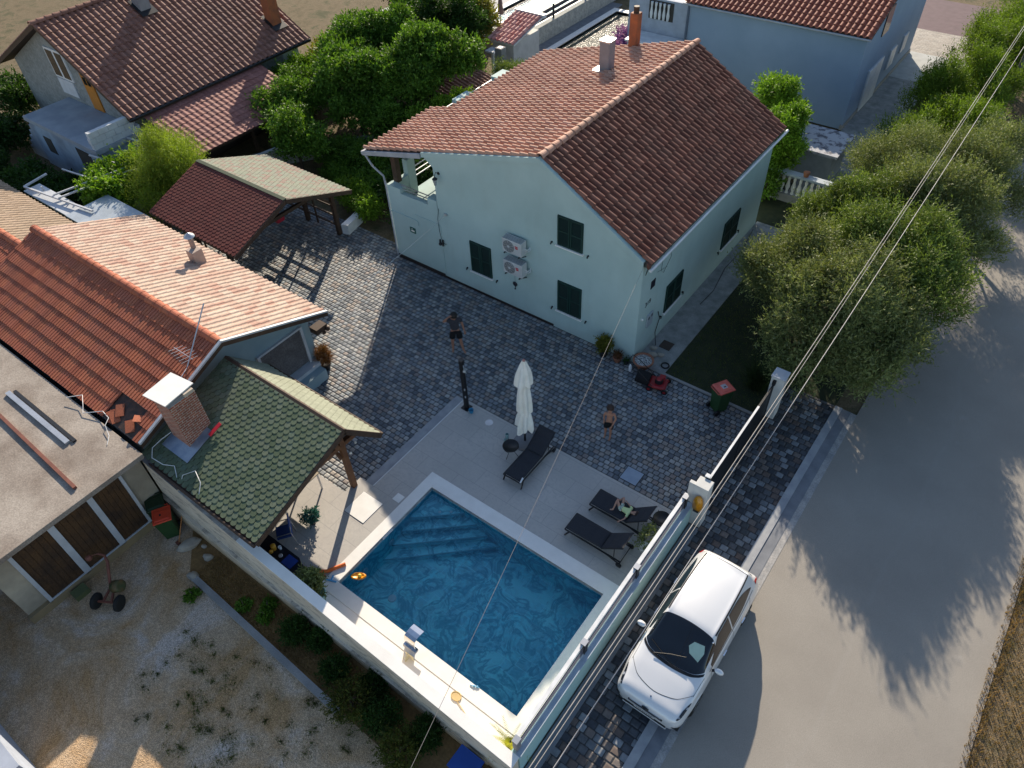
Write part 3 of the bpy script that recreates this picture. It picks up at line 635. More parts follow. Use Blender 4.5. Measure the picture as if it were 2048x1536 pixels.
for k in range(7):
    x = CRX+8.6+rs.random()*1.2; y = CE1+.1+rs.random()*.5; zz = CE1z+.02+(y-CE1)*.35
    T = Matrix.Translation((x, y, zz+.03)) @ Matrix.Rotation(rs.random()*3, 4, 'Z') @ Matrix.Rotation(.3, 4, 'X')
    sub(MB().box(-.12,-.19,0,.12,.19,.02,T), 'loose_tile', m_tileor if k % 3 else M_SH, croof) if False else sub(MB().box(-.12,-.19,0,.12,.19,.02,T), 'loose_tile', m_tileor, croof)
for a, b_, n in (((CX+.02,CE0-.0,CE0z+.05),(CX+.02,CY,CZ+.09),'barge_board'), ((CX+.02,CY,CZ+.09),(CX+.02,CE1,CE1z+.05),'barge_board')):
    a = Vector(a); b_ = Vector(b_); MB().extr([a+Vector((0,0,-.03)), b_+Vector((0,0,-.03)), b_+Vector((0,0,.03)), a+Vector((0,0,.03))], (.09,0,0)).build(n, m_barge, cot)
    MB().extr([a+Vector((.01,0,-.20)), b_+Vector((.01,0,-.20)), b_+Vector((.01,0,-.031)), a+Vector((.01,0,-.031))], (.05,0,0)).build('soffit_board', m_wood_d, cot)
# window with grey blind on the gable
wf = MB().box(-8.80,-8.35,.62,-8.74,-6.72,2.05).build('window', M('blind', (.13,.125,.13), .8, (.08,.075,.08), 20, sc2=3), cot)
boxes(None, 'frame', m_barge, [(-8.799,-6.72,.55,-8.70,-6.62,2.12), (-8.799,-8.45,.55,-8.70,-8.35,2.12), (-8.799,-8.35,2.05,-8.71,-6.72,2.12)], subof=wf)
sub(MB().box(-8.80,-8.5,.40,-8.45,-6.5,.55), 'sill', m_barge, wf)
MB().box(-8.79,-7.9,0,-8.15,-6.55,.42).build('bench', m_bluew, cot)
# the lower neighbouring roof at far left
cot2 = thing('house', 'tan ridged roof of the next house at the left edge', 'house', (-22, -9, 0))
g = MB(); g.extr([(-18.45,-7.7,2.1),(-18.45,-10.1,3.2),(-18.45,-12.8,2.4),(-18.45,-12.8,0),(-18.45,-7.7,0)], (-9,0,0)); g.build('wall', m_bluew, cot2)
v2 = Vector((0, -2.5, 1.15)); v3 = Vector((0, 2.7, .80))
tiles((-27, -7.6, 2.2), (1,0,0), v2, 8.6, v2.length-.05, .25, .33, .028, 'tile_slope', m_tiletan, cot2, seed=14)
tiles((-27, -12.8, 2.55), (1,0,0), v3, 8.6, v3.length-.05, .25, .42, .045, 'tile_slope', m_tileor, cot2, prof='double', seed=15)
ridge('ridge_tiles', (-27, -10.1, 3.37), (-18.4, -10.1, 3.37), .14, .38, m_tileor, cot2)
# metal flue on the pale slope
fl = thing('flue', 'pale boxed flue with a metal rain cap on the pale tile slope', 'flue', (-13.5, -6.75, 2.9))
MB().box(-13.72,-6.98,2.75,-13.32,-6.6,3.35).build('box', M('flue_box', (.42,.33,.28), .7), fl, bevel=.01)
MB().cyl((-13.6,-6.72,3.35),(-13.6,-6.72,3.72),.085,.085,14).build('pipe', M('flue_pipe', (.30,.22,.19), .6), fl)
g = MB(); g.lathe([(.19,3.80),(.17,3.84),(.01,3.95)], (-13.6,-6.72,0), 18)
for a in range(3): g.bar((-13.6+.08*math.cos(a*2.1),-6.72+.08*math.sin(a*2.1),3.7),(-13.6+.12*math.cos(a*2.1),-6.72+.12*math.sin(a*2.1),3.83),.012)
g.build('cap', m_alu, fl)
# aerial
ae = thing('tv_aerial', 'thin metal television aerial leaning over the orange ridge', 'aerial', (-8.75, -10.1, 3.7))
pa = Vector((-8.55,-10.55,3.55)); pb = Vector((-8.95,-9.2,4.75)); MB().tube([pa, pb], .02, 6).build('mast', m_alu, ae)
g = MB(); c = pa.lerp(pb, .15); dd = Vector((-.75,-.05,.1)); g.bar(c-dd*.15, c+dd*.85, .014)
for k in range(6): q = c + dd*(-.1+.17*k); w_ = .30-.02*k; g.bar(q+Vector((-.05,-w_,.02)), q+Vector((.05,w_,-.02)), .009)
g.build('antenna', m_alu, ae)
g = MB().tube([pa, (-8.4,-10.9,3.5), (-8.35,-11.3,3.4), (-8.1,-11.5,3.7)], .012, 5); g.build('cable', m_whitem, ae)
# brick chimney
def brickmat(name, c1, c2, mort):
    m, N, L, P = nt(name); P.inputs['Roughness'].default_value = .85
    sp = N.new('ShaderNodeSeparateXYZ'); L.new(geoco(N), sp.inputs[0]); cb = N.new('ShaderNodeCombineXYZ'); L.new(mth(N, L, 'ADD', sp.outputs[0], sp.outputs[1]), cb.inputs[0]); L.new(sp.outputs[2], cb.inputs[1])
    b = N.new('ShaderNodeTexBrick'); L.new(cb.outputs[0], b.inputs['Vector']); b.inputs['Scale'].default_value = 1; b.inputs['Brick Width'].default_value = .21; b.inputs['Row Height'].default_value = .075; b.inputs['Mortar Size'].default_value = .010
    b.inputs['Color1'].default_value = (*c1,1); b.inputs['Color2'].default_value = (*c2,1); b.inputs['Mortar'].default_value = (*mort,1)
    c = mixc(N, L, 1., b.outputs['Color'], ramp(N, L, noise(N, L, geoco(N), 5, 4), [(.3,.75),(.7,1.2)]), 'MULTIPLY')
    L.new(c, P.inputs['Base Color']); bump(N, L, P, mth(N, L, 'SUBTRACT', 1., b.outputs['Fac']), .5, .01); return m
m_brick = brickmat('brick', (.34,.105,.055), (.27,.075,.045), (.42,.36,.30))
bc = thing('brick_chimney', 'red brick chimney with a white slab on top between the two roofs', 'chimney', (-7.45, -11.6, 2.2))
MB().box(-7.80,-12.0,1.9,-7.05,-11.2,4.05).build('stack', m_brick, bc)
boxes(bc, 'collar', m_conc, [(-7.74,-11.94,4.05,-7.12,-11.27,4.12)])
boxes(bc, 'lintel', M('pale_brick', (.55,.46,.36), .8), [(-7.25,-11.5,4.05,-7.03,-11.22,4.16), (-7.8,-12.0,4.05,-7.7,-11.8,4.16)])
MB().box(-7.95,-12.1,4.17,-7.1,-11.15,4.20, Matrix.Translation((-7.5,-11.6,4.2)) @ Matrix.Rotation(.12,4,'Z') @ Matrix.Translation((7.5,11.6,-4.2))).build('top_slab', m_coping, bc)
# ---- green shingle pavilion
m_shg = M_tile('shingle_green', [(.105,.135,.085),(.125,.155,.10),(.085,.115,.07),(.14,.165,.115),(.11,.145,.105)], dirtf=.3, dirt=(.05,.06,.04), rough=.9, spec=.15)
m_shglit = M_tile('shingle_green_sunlit', [(.25,.265,.20),(.29,.305,.235),(.27,.285,.215)], dirtf=.15, rough=.9, spec=.15)  # sunlight on the steep slope, painted in as paler shingle colours
m_shr = M_tile('shingle_red', [(.125,.040,.036),(.15,.050,.042),(.105,.033,.030)], dirtf=.25, rough=.9, spec=.15)
m_shr2 = M_tile('shingle_mixed', [(.24,.26,.20),(.25,.27,.21),(.27,.19,.16),(.23,.25,.20),(.26,.27,.22)], dirtf=.1, rough=.9, spec=.15)
m_under = M('roof_felt', (.06,.075,.05), .95)
m_wood = M('wood', (.16,.07,.028), .65, (.11,.045,.02), 5, sc2=25)
pav = thing('pavilion', 'open wooden pavilion with green fish scale shingle roof by the pool', 'pavilion', (-5.8, -11, 0))
AX0, AX1 = -8.3, -3.40; RY, RZ2 = -9.52, 3.28; EL, ELz = -12.86, 2.16; ER, ERz = -8.42, 2.06
g = MB(); g.extr([(AX1,ER,ERz),(AX1,RY,RZ2),(AX1,EL,ELz),(AX1,EL,ELz-.06),(AX1,RY,RZ2-.08),(AX1,ER,ERz-.08)], (AX0-AX1,0,0)); g.build('roof_deck', m_wood_d, pav)
va = Vector((0, RY-EL, RZ2-ELz)); vb = Vector((0, RY-ER, RZ2-ERz))
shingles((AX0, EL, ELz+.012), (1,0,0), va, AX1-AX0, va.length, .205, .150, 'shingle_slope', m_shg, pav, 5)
shingles((AX0, ER, ERz+.012), (1,0,0), vb, AX1-AX0, vb.length, .205, .150, 'shingle_slope', m_shglit, pav, 6)
g = MB(); g.extr([(AX1+.005,RY-.13,RZ2-.015),(AX1+.005,RY,RZ2+.045),(AX1+.005,RY+.1,RZ2-.06),(AX1+.005,RY+.1,RZ2-.10),(AX1+.005,RY,RZ2-.0),(AX1+.005,RY-.13,RZ2-.05)], (AX0-AX1,0,0)); g.build('ridge_cap', m_wood_d, pav)
for p, q in (((AX1,EL,ELz-.06),(AX1,RY,RZ2-.06)), ((AX1,ER,ERz-.06),(AX1,RY,RZ2-.06))): MB().bar(Vector(p)+Vector((.015,0,0)), Vector(q)+Vector((.015,0,0)), .03, .16).build('barge_board', m_wood_d, pav)
g = MB().tube([(AX0,ER+.05,ERz-.04),(AX1,ER+.05,ERz-.04)], .045, 8); g.build('gutter', m_wood_d, pav)
g = MB().tube([(AX0,EL-.05,ELz-.04),(AX1,EL-.05,ELz-.04)], .05, 8); g.build('gutter', m_wood_d, pav)
for x, y in ((-4.08,-9.33),(-7.9,-9.33)): MB().box(x-.08,y-.08,.1,x+.08,y+.08,2.55).build('post', m_wood, pav, bevel=.01)
for x in (-4.08,): MB().box(x-.07,-12.75,1.95,x+.07,-8.6,2.10).build('tie_beam', m_wood, pav)
MB().box(-4.15,RY-.07,2.101,-4.01,RY+.07,RZ2-.1).build('king_post', m_wood, pav)
for p, q in (((-4.08,-9.8,2.1),(-4.08,-9.52,2.55)), ((-4.08,-11.8,2.1),(-4.08,-10.6,2.78)), ((-4.08,-9.45,1.5),(-4.6,-9.45,2.05))): MB().bar(p, q, .09).build('brace', m_wood, pav)
for x in np.arange(-8.0, -3.7, .62):
    MB().bar((x, EL+.1, ELz-.10), (x, RY, RZ2-.14), .06, .10).build('rafter', m_wood_d, pav)
gl = M('bulb', (.75,.72,.66), .3)
MB().ball((-3.70,-9.35,1.95), .045, 6).build('lamp', gl, pav); MB().ball((-3.78,-9.05,2.05), .035, 6).build('lamp', gl, pav)
# metal flashing and cable loops on the pavilion roof
one('flashing_sheet', MB().extr([(-7.9,-12.35,2.39),(-6.75,-12.35,2.39),(-6.75,-11.35,2.72),(-7.9,-11.35,2.72)], (0,0,.01)), M('flash_blue', (.20,.25,.33), .35, (.34,.38,.44), 3, metal=.5), 'grey blue metal flashing sheet at the foot of the brick chimney', 'metal sheet')
one('red_edge_strip', MB().bar((-6.74,-11.5,2.72), (-6.70,-11.1,2.88), .12, .02), m_red, 'small red flashing strip beside the brick chimney', 'strip')
g = MB(); g.tube([(-7.85,-12.0,2.6),(-7.9,-12.3,2.55),(-7.95,-12.6,2.45),(-7.7,-12.8,2.4),(-7.3,-12.75,2.35),(-7.0,-12.6,2.35),(-6.6,-12.85,2.15)], .011, 5)
g.tube([(-6.5,-12.9,2.05),(-6.6,-12.65,2.3),(-6.3,-12.4,2.45),(-5.9,-12.55,2.4),(-5.7,-12.9,2.1)], .011, 5)
one('white_cable', g, m_whitem, 'white cable looping along the lower edge of the green shingle roof', 'cable')
g = MB(); g.tube([(-11.4,-13.0,2.72),(-11.0,-12.7,2.8),(-10.7,-12.9,2.72),(-10.5,-13.05,2.66),(-10.0,-12.7,2.74),(-9.6,-12.75,2.76),(-9.5,-12.95,2.7),(-9.1,-13.1,2.66),(-8.9,-13.3,2.62)], .011, 5)
one('white_cable', g, m_whitem, 'white cable looping between the orange tiles and the concrete garage roof', 'cable')
# ---- garage with flat concrete roof
m_groof = M('garage_roof', (.36,.315,.27), .95, (.21,.17,.14), .8, .6, 25, sc2=26)
m_gwall = M('garage_wall', (.44,.38,.29), .9, (.30,.26,.20), 1.4, .4, 30)
m_door = M('garage_door', (.040,.022,.013), .8, (.085,.042,.016), 2.2, .5, 14, sc2=18)
gar = thing('garage', 'flat roofed concrete garage with three brown plank door panels', 'garage', (-12, -15, -.3))
g = MB(); g.box(-21,-17.3,-.3,-8.25,-12.98,2.44); g.build('wall', m_gwall, gar)
MB().box(-22,-19.5,2.44,-7.82,-12.92,2.60).build('roof', m_groof, gar, bevel=.01)
MB().box(-8.25,-17.35,-.3,-8.12,-12.98,-.02).build('plinth', M('plinth_tan', (.30,.22,.12), .9, (.22,.17,.10), 2), gar)
DY = [-16.72, -15.62, -14.52, -13.62]
for k, (a, b_) in enumerate(((-16.66,-15.72), (-15.54,-14.62), (-14.46,-13.68))):
    d = MB().box(-8.249,a,.02,-8.18,b_,2.40).build('door', m_door, gar)
    boxes(None, 'plank', m_door, [(-8.1799, a+.005+i*(b_-a)/6, .02, -8.165, a+(i+1)*(b_-a)/6-.008, 2.40) for i in range(6)], subof=d)
boxes(gar, 'door_post', m_barge, [(-8.249,-16.76,-.05,-8.12,-16.66,2.44), (-8.249,-15.72,-.05,-8.12,-15.54,2.44), (-8.249,-14.62,-.05,-8.12,-14.46,2.44), (-8.249,-13.68,-.05,-8.12,-13.60,2.44)])
boxes(gar, 'door_sill', m_barge, [(-8.249,-16.66,-.05,-8.13,-15.72,.018), (-8.249,-15.54,-.05,-8.13,-14.62,.018), (-8.249,-14.46,-.05,-8.13,-13.68,.018)])
m_rust = M('rust_beam', (.20,.07,.045), .7, (.14,.05,.035), 6)
one('metal_channel', MB().bar((-13.15,-13.89,2.64), (-9.85,-13.9,2.64), .14, .07), m_alu, 'long pale metal channel lying on the garage roof', 'metal channel')
one('rusty_beam', MB().bar((-13.6,-14.45,2.64), (-8.25,-14.62,2.64), .09, .08), m_rust, 'long rusty red steel beam lying on the garage roof', 'beam')
one('dark_channel', MB().bar((-13.05,-13.74,2.63), (-9.75,-13.75,2.63), .10, .05), m_dark, 'narrow dark channel lying beside the pale channel on the garage roof', 'metal channel')
# ---- boundary wall between yard and pool
def M_wallold():
    m, N, L, P = nt('old_wall'); P.inputs['Roughness'].default_value = .9; co = geoco(N); sp = N.new('ShaderNodeSeparateXYZ'); L.new(co, sp.inputs[0])
    c = mixc(N, L, ramp(N, L, noise(N, L, co, 1.2, 6, .6), [(.35,0.),(.65,1.)]), (.66,.59,.49), (.54,.47,.37))
    vm = N.new('ShaderNodeVectorMath'); vm.operation = 'MULTIPLY'; L.new(co, vm.inputs[0]); vm.inputs[1].default_value = (1.1,1,3.4)
    st = ramp(N, L, noise(N, L, vm.outputs[0], 1.6, 8, .7, .5), [(.53,0.),(.60,.7),(.66,0.)]); c = mixc(N, L, st, c, (.17,.155,.14))
    lo = ramp(N, L, mth(N, L, 'ADD', sp.outputs[2], mth(N, L, 'MULTIPLY', noise(N, L, co, 2.0, 4), .5)), [(.05,.75),(.42,0.)]); c = mixc(N, L, lo, c, (.46,.31,.15))
    L.new(c, P.inputs['Base Color']); bump(N, L, P, noise(N, L, co, 14, 5), .4, .02); return m
m_old = M_wallold()
bw = thing('boundary_wall', 'long old rendered wall with white top between the gravel yard and pool', 'wall', (-2, -12.85, -.3))
WT = [(-8.15,2.20),(-6.6,2.02),(-6.58,1.95),(-4.3,1.62),(-.5,1.28),(4.53,.95)]
g = MB(); g.extr([(x,-12.95,z-.04) for x, z in WT] + [(4.53,-12.95,-.35), (-8.15,-12.95,-.35)], (0,.20,0)); g.build('body', m_old, bw)
g = MB(); g.extr([(-8.2,-13.05,.55),(-6.9,-13.05,.45),(-3,-13.02,.22),(1,-13.0,.12),(3.8,-12.98,-.1),(3.8,-12.98,-.35),(-8.2,-13.05,-.35)], (0,.095,0)); g.build('footing', m_old, bw)
def band(a, b_, mat, nm, y0=-12.97, y1=-12.72): g = MB(); pts = [p for p in WT if a-1e-6 <= p[0] <= b_+1e-6]; g.extr([(x,y0,z) for x, z in pts] + [(x,y0,z-.04) for x, z in pts[::-1]], (0,y1-y0,0)); g.build(nm, mat, bw)
band(-8.15, -6.6, M('cap_dark', (.17,.165,.165), .9, (.11,.10,.10), 3), 'capping'); band(-6.58, -4.3, M('cap_old', (.50,.47,.43), .9, (.34,.30,.26), 2, sc2=15), 'capping')
band(-4.3, 4.53, m_white, 'capping', -12.97, -12.70)
# ---------------------------------------------------------------- carport
cp = thing('carport', 'dark wooden carport with red and mixed grey shingle roof slopes', 'carport', (-15.5, -2.8, 0))
KX0, KX1 = -18.3, -13.1; KY, KZ = -3.05, 3.47; KL, KLz = -5.7, 2.52; KR, KRz = 0.0, 2.32
g = MB(); g.extr([(KX1,KR,KRz),(KX1,KY,KZ),(KX1,KL,KLz),(KX1,KL,KLz-.06),(KX1,KY,KZ-.08),(KX1,KR,KRz-.06)], (KX0-KX1,0,0)); g.build('roof_deck', m_wood_d, cp)
va = Vector((0, KY-KL, KZ-KLz)); vb = Vector((0, KY-KR, KZ-KRz))
shingles((KX0, KL, KLz+.012), (1,0,0), va, KX1-KX0, va.length, .205, .150, 'shingle_slope', m_shr, cp, 7)
shingles((KX0, KR, KRz+.012), (1,0,0), vb, KX1-KX0, vb.length, .205, .150, 'shingle_slope', m_shr2, cp, 8)
MB().bar((KX0, KY, KZ+.02), (KX1+.01, KY, KZ+.02), .16, .03).build('ridge_cap', m_under, cp)
for p, q in (((KX1,KL,KLz-.06),(KX1,KY,KZ-.07)), ((KX1,KR,KRz-.06),(KX1,KY,KZ-.07))): MB().bar(Vector(p)+Vector((.02,0,0)), Vector(q)+Vector((.02,0,0)), .04, .17).build('barge_board', m_wood_d, cp)
for x in (-14.15, -16.1, -18.0):
    MB().box(x-.08,-.33,0,x+.08,-.17,2.28).build('post', m_wood_d, cp); MB().box(x-.08,-5.4,0,x+.08,-5.24,2.4).build('post', m_wood_d, cp)
    MB().box(x-.06,-5.55,2.2,x+.06,-.1,2.34).build('tie_beam', m_wood_d, cp)
    MB().bar((x,-.3,1.5),(x,-1.1,2.28),.09).build('brace', m_wood_d, cp)
MB().box(-18.2,-.32,2.281,-13.2,-.18,2.40).build('plate_beam', m_wood_d, cp); MB().box(-18.2,-5.39,2.401,-13.2,-5.25,2.5).build('plate_beam', m_wood_d, cp)
bars(cp, 'side_rail', m_wood_d, [((-18.0,-.25,z),(-14.15,-.25,z),.07) for z in (.45, .9, 1.35, 1.8)] + [((x,-.25,.1),(x,-.25,2.2),.06) for x in (-15.45,)])
bars(cp, 'back_rail', m_wood_d, [((-18.0,y,.1),(-18.0,y,2.2),.06) for y in (-1.2,-2.2,-3.2,-4.2)])
bx_ = M('pink_box', (.42,.02,.045), .4)
ms = thing('box', 'red plastic box with white stripe hanging under the carport gable', 'box', (-15.65,-2.0,1.1))
MB().box(-15.9,-2.2,1.1,-15.4,-1.8,1.35).build('case', bx_, ms, bevel=.05); MB().box(-15.8,-2.02,1.351,-15.5,-1.98,1.36).build('stripe', m_white, ms)
one('planter', MB().extr([(-14.05,-.15,0),(-13.75,-.05,0),(-13.95,.95,0),(-14.25,.9,0)], (0,0,.45)), m_whitem, 'pale stone planter block beside the carport post', 'planter')
# ---------------------------------------------------------------- house at top left
m_tilebr = M_tile('roof_tile_brown', [(.20,.085,.058),(.245,.11,.078),(.28,.135,.10),(.225,.10,.07)], dirtf=.3)
m_block = M('block_wall', (.28,.29,.28), .9, (.22,.23,.22), 1.6, .4, 20, sc2=7)
m_blockw = M('white_block', (.58,.60,.62), .85)
tl = thing('house', 'grey block house with brown tile roof, orange door and concrete terrace', 'house', (-30, 3, 0))
TR, TRZ = -30.0, 6.2; TE, TEZ = -24.55, 3.17; TW, TWZ = -36.4, 3.2
g = MB(); g.extr([(-25.2,-1.7,0),(-25.2,-1.7,3.35),(TR,-1.7,TRZ-.15),(-35.3,-1.7,3.45),(-35.3,-1.7,0)], (0,9.8,0)); g.build('wall', m_block, tl)
g = MB(); g.extr([(TE,-2.15,TEZ-.04),(TR,-2.15,TRZ-.04),(TW,-2.15,TWZ-.04),(TW,-2.15,TWZ-.16),(TR,-2.15,TRZ-.18),(TE,-2.15,TEZ-.16)], (0,10.7,0)); troof = g.build('roof', m_wood_d, tl)
ve = Vector((TR-TE, 0, TRZ-TEZ)); vw = Vector((TR-TW, 0, TRZ-TWZ))
tiles((TE, -2.2, TEZ), (0,1,0), ve, 10.75, ve.length-.05, .30, .36, .055, 'tile_slope', m_tilebr, troof, seed=21)
tiles((TW, -2.2, TWZ), (0,1,0), vw, 10.75, vw.length-.05, .30, .36, .055, 'tile_slope', m_tilebr, troof, seed=22)
ridge('ridge_tiles', (TR,-2.25,TRZ), (TR,8.55,TRZ), .14, .38, m_tilebr, troof)
for p, q in (((TE,-2.17,TEZ-.08),(TR,-2.17,TRZ-.08)), ((TW,-2.17,TWZ-.08),(TR,-2.17,TRZ-.08))): MB().bar(p, q, .04, .18).build('barge_board', m_wood_d, tl)
MB().tube([(TE+.02,-2.2,TEZ-.05),(TE+.02,8.5,TEZ-.05)], .06, 8).build('gutter', m_dark, tl)
for (x,y,z) in ((-26.0,7.6,3.6),(-29.0,2.6,5.2)):
    sub(MB().box(x-.28,y-.28,z,x+.28,y+.28,z+1.85 if y > 5 else z+1.3), 'chimney', m_chr if y > 5 else m_chg, troof)
    sub(MB().box(x-.36,y-.36,z+1.86 if y>5 else z+1.31,x+.36,y+.36,z+1.95 if y>5 else z+1.4), 'chimney_cap', m_conc, troof)
    sub(MB().box(x-.1,y-.75,z+.02,x+.75,y+.4,z+.28,Matrix.Identity(4)) if False else MB().extr([(x-.3,y-.4,zz) for zz in (0,)]*0 + [(x+.55,y-.42,TRZ-(x+.55-TR)*-.0-.556*(x+.55-TR)+.10),(x+.55,y+.42,TRZ-.556*(x+.55-TR)+.10),(x-.4,y+.42,TRZ-.556*(x-.4-TR)+.10),(x-.4,y-.42,TRZ-.556*(x-.4-TR)+.10)], (0,0,.02)), 'flashing', m_dark, troof)
boxes(tl, 'fascia_block', m_blockw, [(-25.19,7.0,2.3,-25.1,8.0,2.9)])
md = thing; m_odoor = M('orange_door', (.50,.19,.02), .5)
d = MB().box(-28.55,-1.76,2.5,-27.7,-1.70,4.6).build('door', m_odoor, tl)
boxes(None, 'pane', m_glass, [(-28.42,-1.775,3.7+j*.42,-28.17,-1.761,4.05+j*.42) for j in range(2)]+[(-28.08,-1.775,3.7+j*.42,-27.83,-1.761,4.05+j*.42) for j in range(2)], subof=d)
w_ = MB().box(-31.1,-1.77,3.5,-29.5,-1.70,4.9).build('window', m_whitem, tl)
boxes(None, 'pane', m_glass, [(-31.0,-1.785,3.6,-30.4,-1.771,4.8),(-30.2,-1.785,3.6,-29.6,-1.771,4.8)], subof=w_)
boxes(tl, 'panel', m_blockw, [(-31.1,-1.76,2.7,-29.7,-1.701,3.45)])
m_terr = M('terrace_concrete', (.33,.36,.40), .85, (.26,.29,.33), 1.5, .3, 20)
MB().box(-31.0,-4.1,2.25,-24.7,-1.71,2.45).build('terrace_slab', m_terr, tl)
MB().box(-30.9,-4.0,0,-24.8,-1.72,2.249).build('terrace_wall', M('terrace_blue', (.30,.38,.48), .85, (.20,.24,.30), 1.2), tl)
g = MB()
for r in range(3):
    for k in range(5): y0 = -4.05+k*.46-(.23 if r % 2 else 0); g.box(-25.0,max(y0,-4.08),2.46+r*.26,-24.76,min(y0+.45,-1.75),2.46+r*.26+.25)
g.build('block_parapet', m_blockw, tl)
boxes(tl, 'step', m_terr, [(-32.6+.3*k,-3.9,0,-32.3+.3*k,-2.0,.45+.35*k) for k in range(5)])
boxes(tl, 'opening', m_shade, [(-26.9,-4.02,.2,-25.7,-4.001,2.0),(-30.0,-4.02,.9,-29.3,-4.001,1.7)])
# lean-to roof
LT = (-24.62, 2.98, -21.3, 2.02)
lt = thing('lean_to', 'low lean-to with reddish brown tile roof in front of the grey block house', 'lean-to', (-23, 2, 0))
g = MB(); g.extr([(LT[0],-1.45,LT[1]-.04),(LT[2],-1.45,LT[3]-.04),(LT[2],-1.45,LT[3]-.12),(LT[0],-1.45,LT[1]-.12)], (0,6.6,0)); g.build('roof_deck', m_wood_d, lt)
vl = Vector((LT[0]-LT[2],0,LT[1]-LT[3]))
tiles((LT[2],-1.5,LT[3]), (0,1,0), vl, 6.7, vl.length, .28, .36, .03, 'tile_slope', M_tile('roof_tile_maroon', [(.26,.10,.08),(.30,.13,.11),(.23,.09,.075)], dirtf=.3), lt, prof='wave', seed=23)
for y in (-1.2, 1.8, 4.9): MB().box(-21.75,y-.07,0,-21.6,y+.07,2.0).build('post', m_wood_d, lt)
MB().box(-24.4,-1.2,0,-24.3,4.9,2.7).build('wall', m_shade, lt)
one('white_beam', MB().bar((-21.4,-.2,.9),(-20.6,2.2,1.0),.18,.05), m_blockw, 'pale board resting along the foot of the lean-to', 'board')
# ---------------------------------------------------------------- blue house behind
m_blueh = M('blue_house_render', (.25,.33,.45), .8, (.22,.30,.41), .6, .15, 40)
bh = thing('house', 'blue rendered house with red tile roof behind the teal house', 'house', (-4, 24.5, 0))
g = MB(); g.extr([(.1,19.8,0),(.1,19.8,4.4),(.1,25.2,6.1),(.1,30.6,4.4),(.1,30.6,0)], (-8.7,0,0)); g.build('wall', m_blueh, bh)
g = MB(); g.extr([(.28,19.6,4.36),(.28,25.2,6.15),(.28,30.8,4.36),(.28,30.8,4.26),(.28,25.2,6.04),(.28,19.6,4.26)], (-9.1,0,0)); broof = g.build('roof', m_mortar, bh)
v4 = Vector((0,5.6,1.79)); m_tb = M_tile('roof_tile_brick', [(.27,.075,.045),(.32,.10,.06),(.24,.065,.04)], dirtf=.25)
tiles((-8.85,19.55,4.42), (1,0,0), v4, 9.15, v4.length-.04, .27, .36, .055, 'tile_slope', m_tb, broof, seed=31)
tiles((-8.85,30.85,4.42), (1,0,0), Vector((0,-5.65,1.79)), 9.15, v4.length-.04, .27, .36, .055, 'tile_slope', m_tb, broof, seed=32)
MB().tube([(-8.9,19.5,4.33),(.3,19.5,4.33)], .05, 6).build('gutter', m_fascia, bh)
MB().tube([(-8.66,19.72,4.3),(-8.66,19.72,.1)], .06, 6).build('downpipe', M('pipe_blue', (.10,.13,.18), .6), bh)
for y0, y1, z0, z1, m_ in ((21.9,24.1,.05,2.1,m_barge),(25.4,26.4,.9,1.9,m_barge),(22.2,23.2,3.6,4.8,m_glass),(27.6,28.4,1.0,1.9,m_barge)):
    w_ = MB().box(.10,y0,z0,.15,y1,z1).build('window', m_, bh)
    if m_ is m_barge: boxes(None, 'shutter_leaf', m_whitem, [(.151,y0+.02,z0+.02,.19,(y0+y1)/2-.02,z1-.02),(.151,(y0+y1)/2+.02,z0+.02,.19,y1-.02,z1-.02)], subof=w_)
MB().box(.0,19.7,.01,.14,30.7,.25).build('plinth', m_conc, bh)
m_lblue = M('pale_blue_render', (.38,.42,.50), .8)
bw2 = thing('annex', 'pale blue annex with white baluster opening left of the blue house', 'annex', (-10.4, 22, 0))
MB().box(-12.2,20.0,0,-8.61,26,3.3).build('wall', m_lblue, bw2); MB().box(-12.2,20.0,3.301,-8.61,20.25,4.15).build('parapet', m_lblue, bw2); MB().box(-12.2,25.0,3.301,-8.61,25.2,4.2).build('parapet', m_whitem, bw2)
MB().box(-12.0,20.26,3.301,-8.61,24.99,3.32).build('terrace_floor', m_deck, bw2)
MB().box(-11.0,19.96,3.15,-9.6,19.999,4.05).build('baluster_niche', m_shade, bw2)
for k in range(5): MB().lathe([(.06,3.2),(.09,3.45),(.045,3.75),(.075,4.0)], (-10.8+.24*k,19.88,0), 10).build('baluster', m_whitem, bw2)
MB().box(-11.4,18.6,0,-8.61,19.94,2.35).build('lower_wall', m_lblue, bw2); MB().box(-11.5,18.5,2.351,-8.61,19.95,2.45).build('ledge', m_whitem, bw2)
# paths between
g = MB(); g.box(.14,13.0,-.1,2.3,27.0,.005); struct('side_path', g, m_path); g = MB(); g.box(-2,30.9,-.1,6,34.5,.006); struct('back_paving', g, M_cells('far_paving',.3,.2,.5,[(.30,.26,.22),(.26,.23,.20),(.33,.29,.25)],(.2,.18,.16),.01)); g = MB(); g.box(.14,27.0,-.1,4.2,30.9,.008); struct('pale_slab', g, M('pale_concrete',(.42,.43,.42),.8)); g = MB(); g.box(-3,34.5,-.1,7,40,.004); struct('far_lane', g, M('far_lane',(.14,.09,.10),.9))
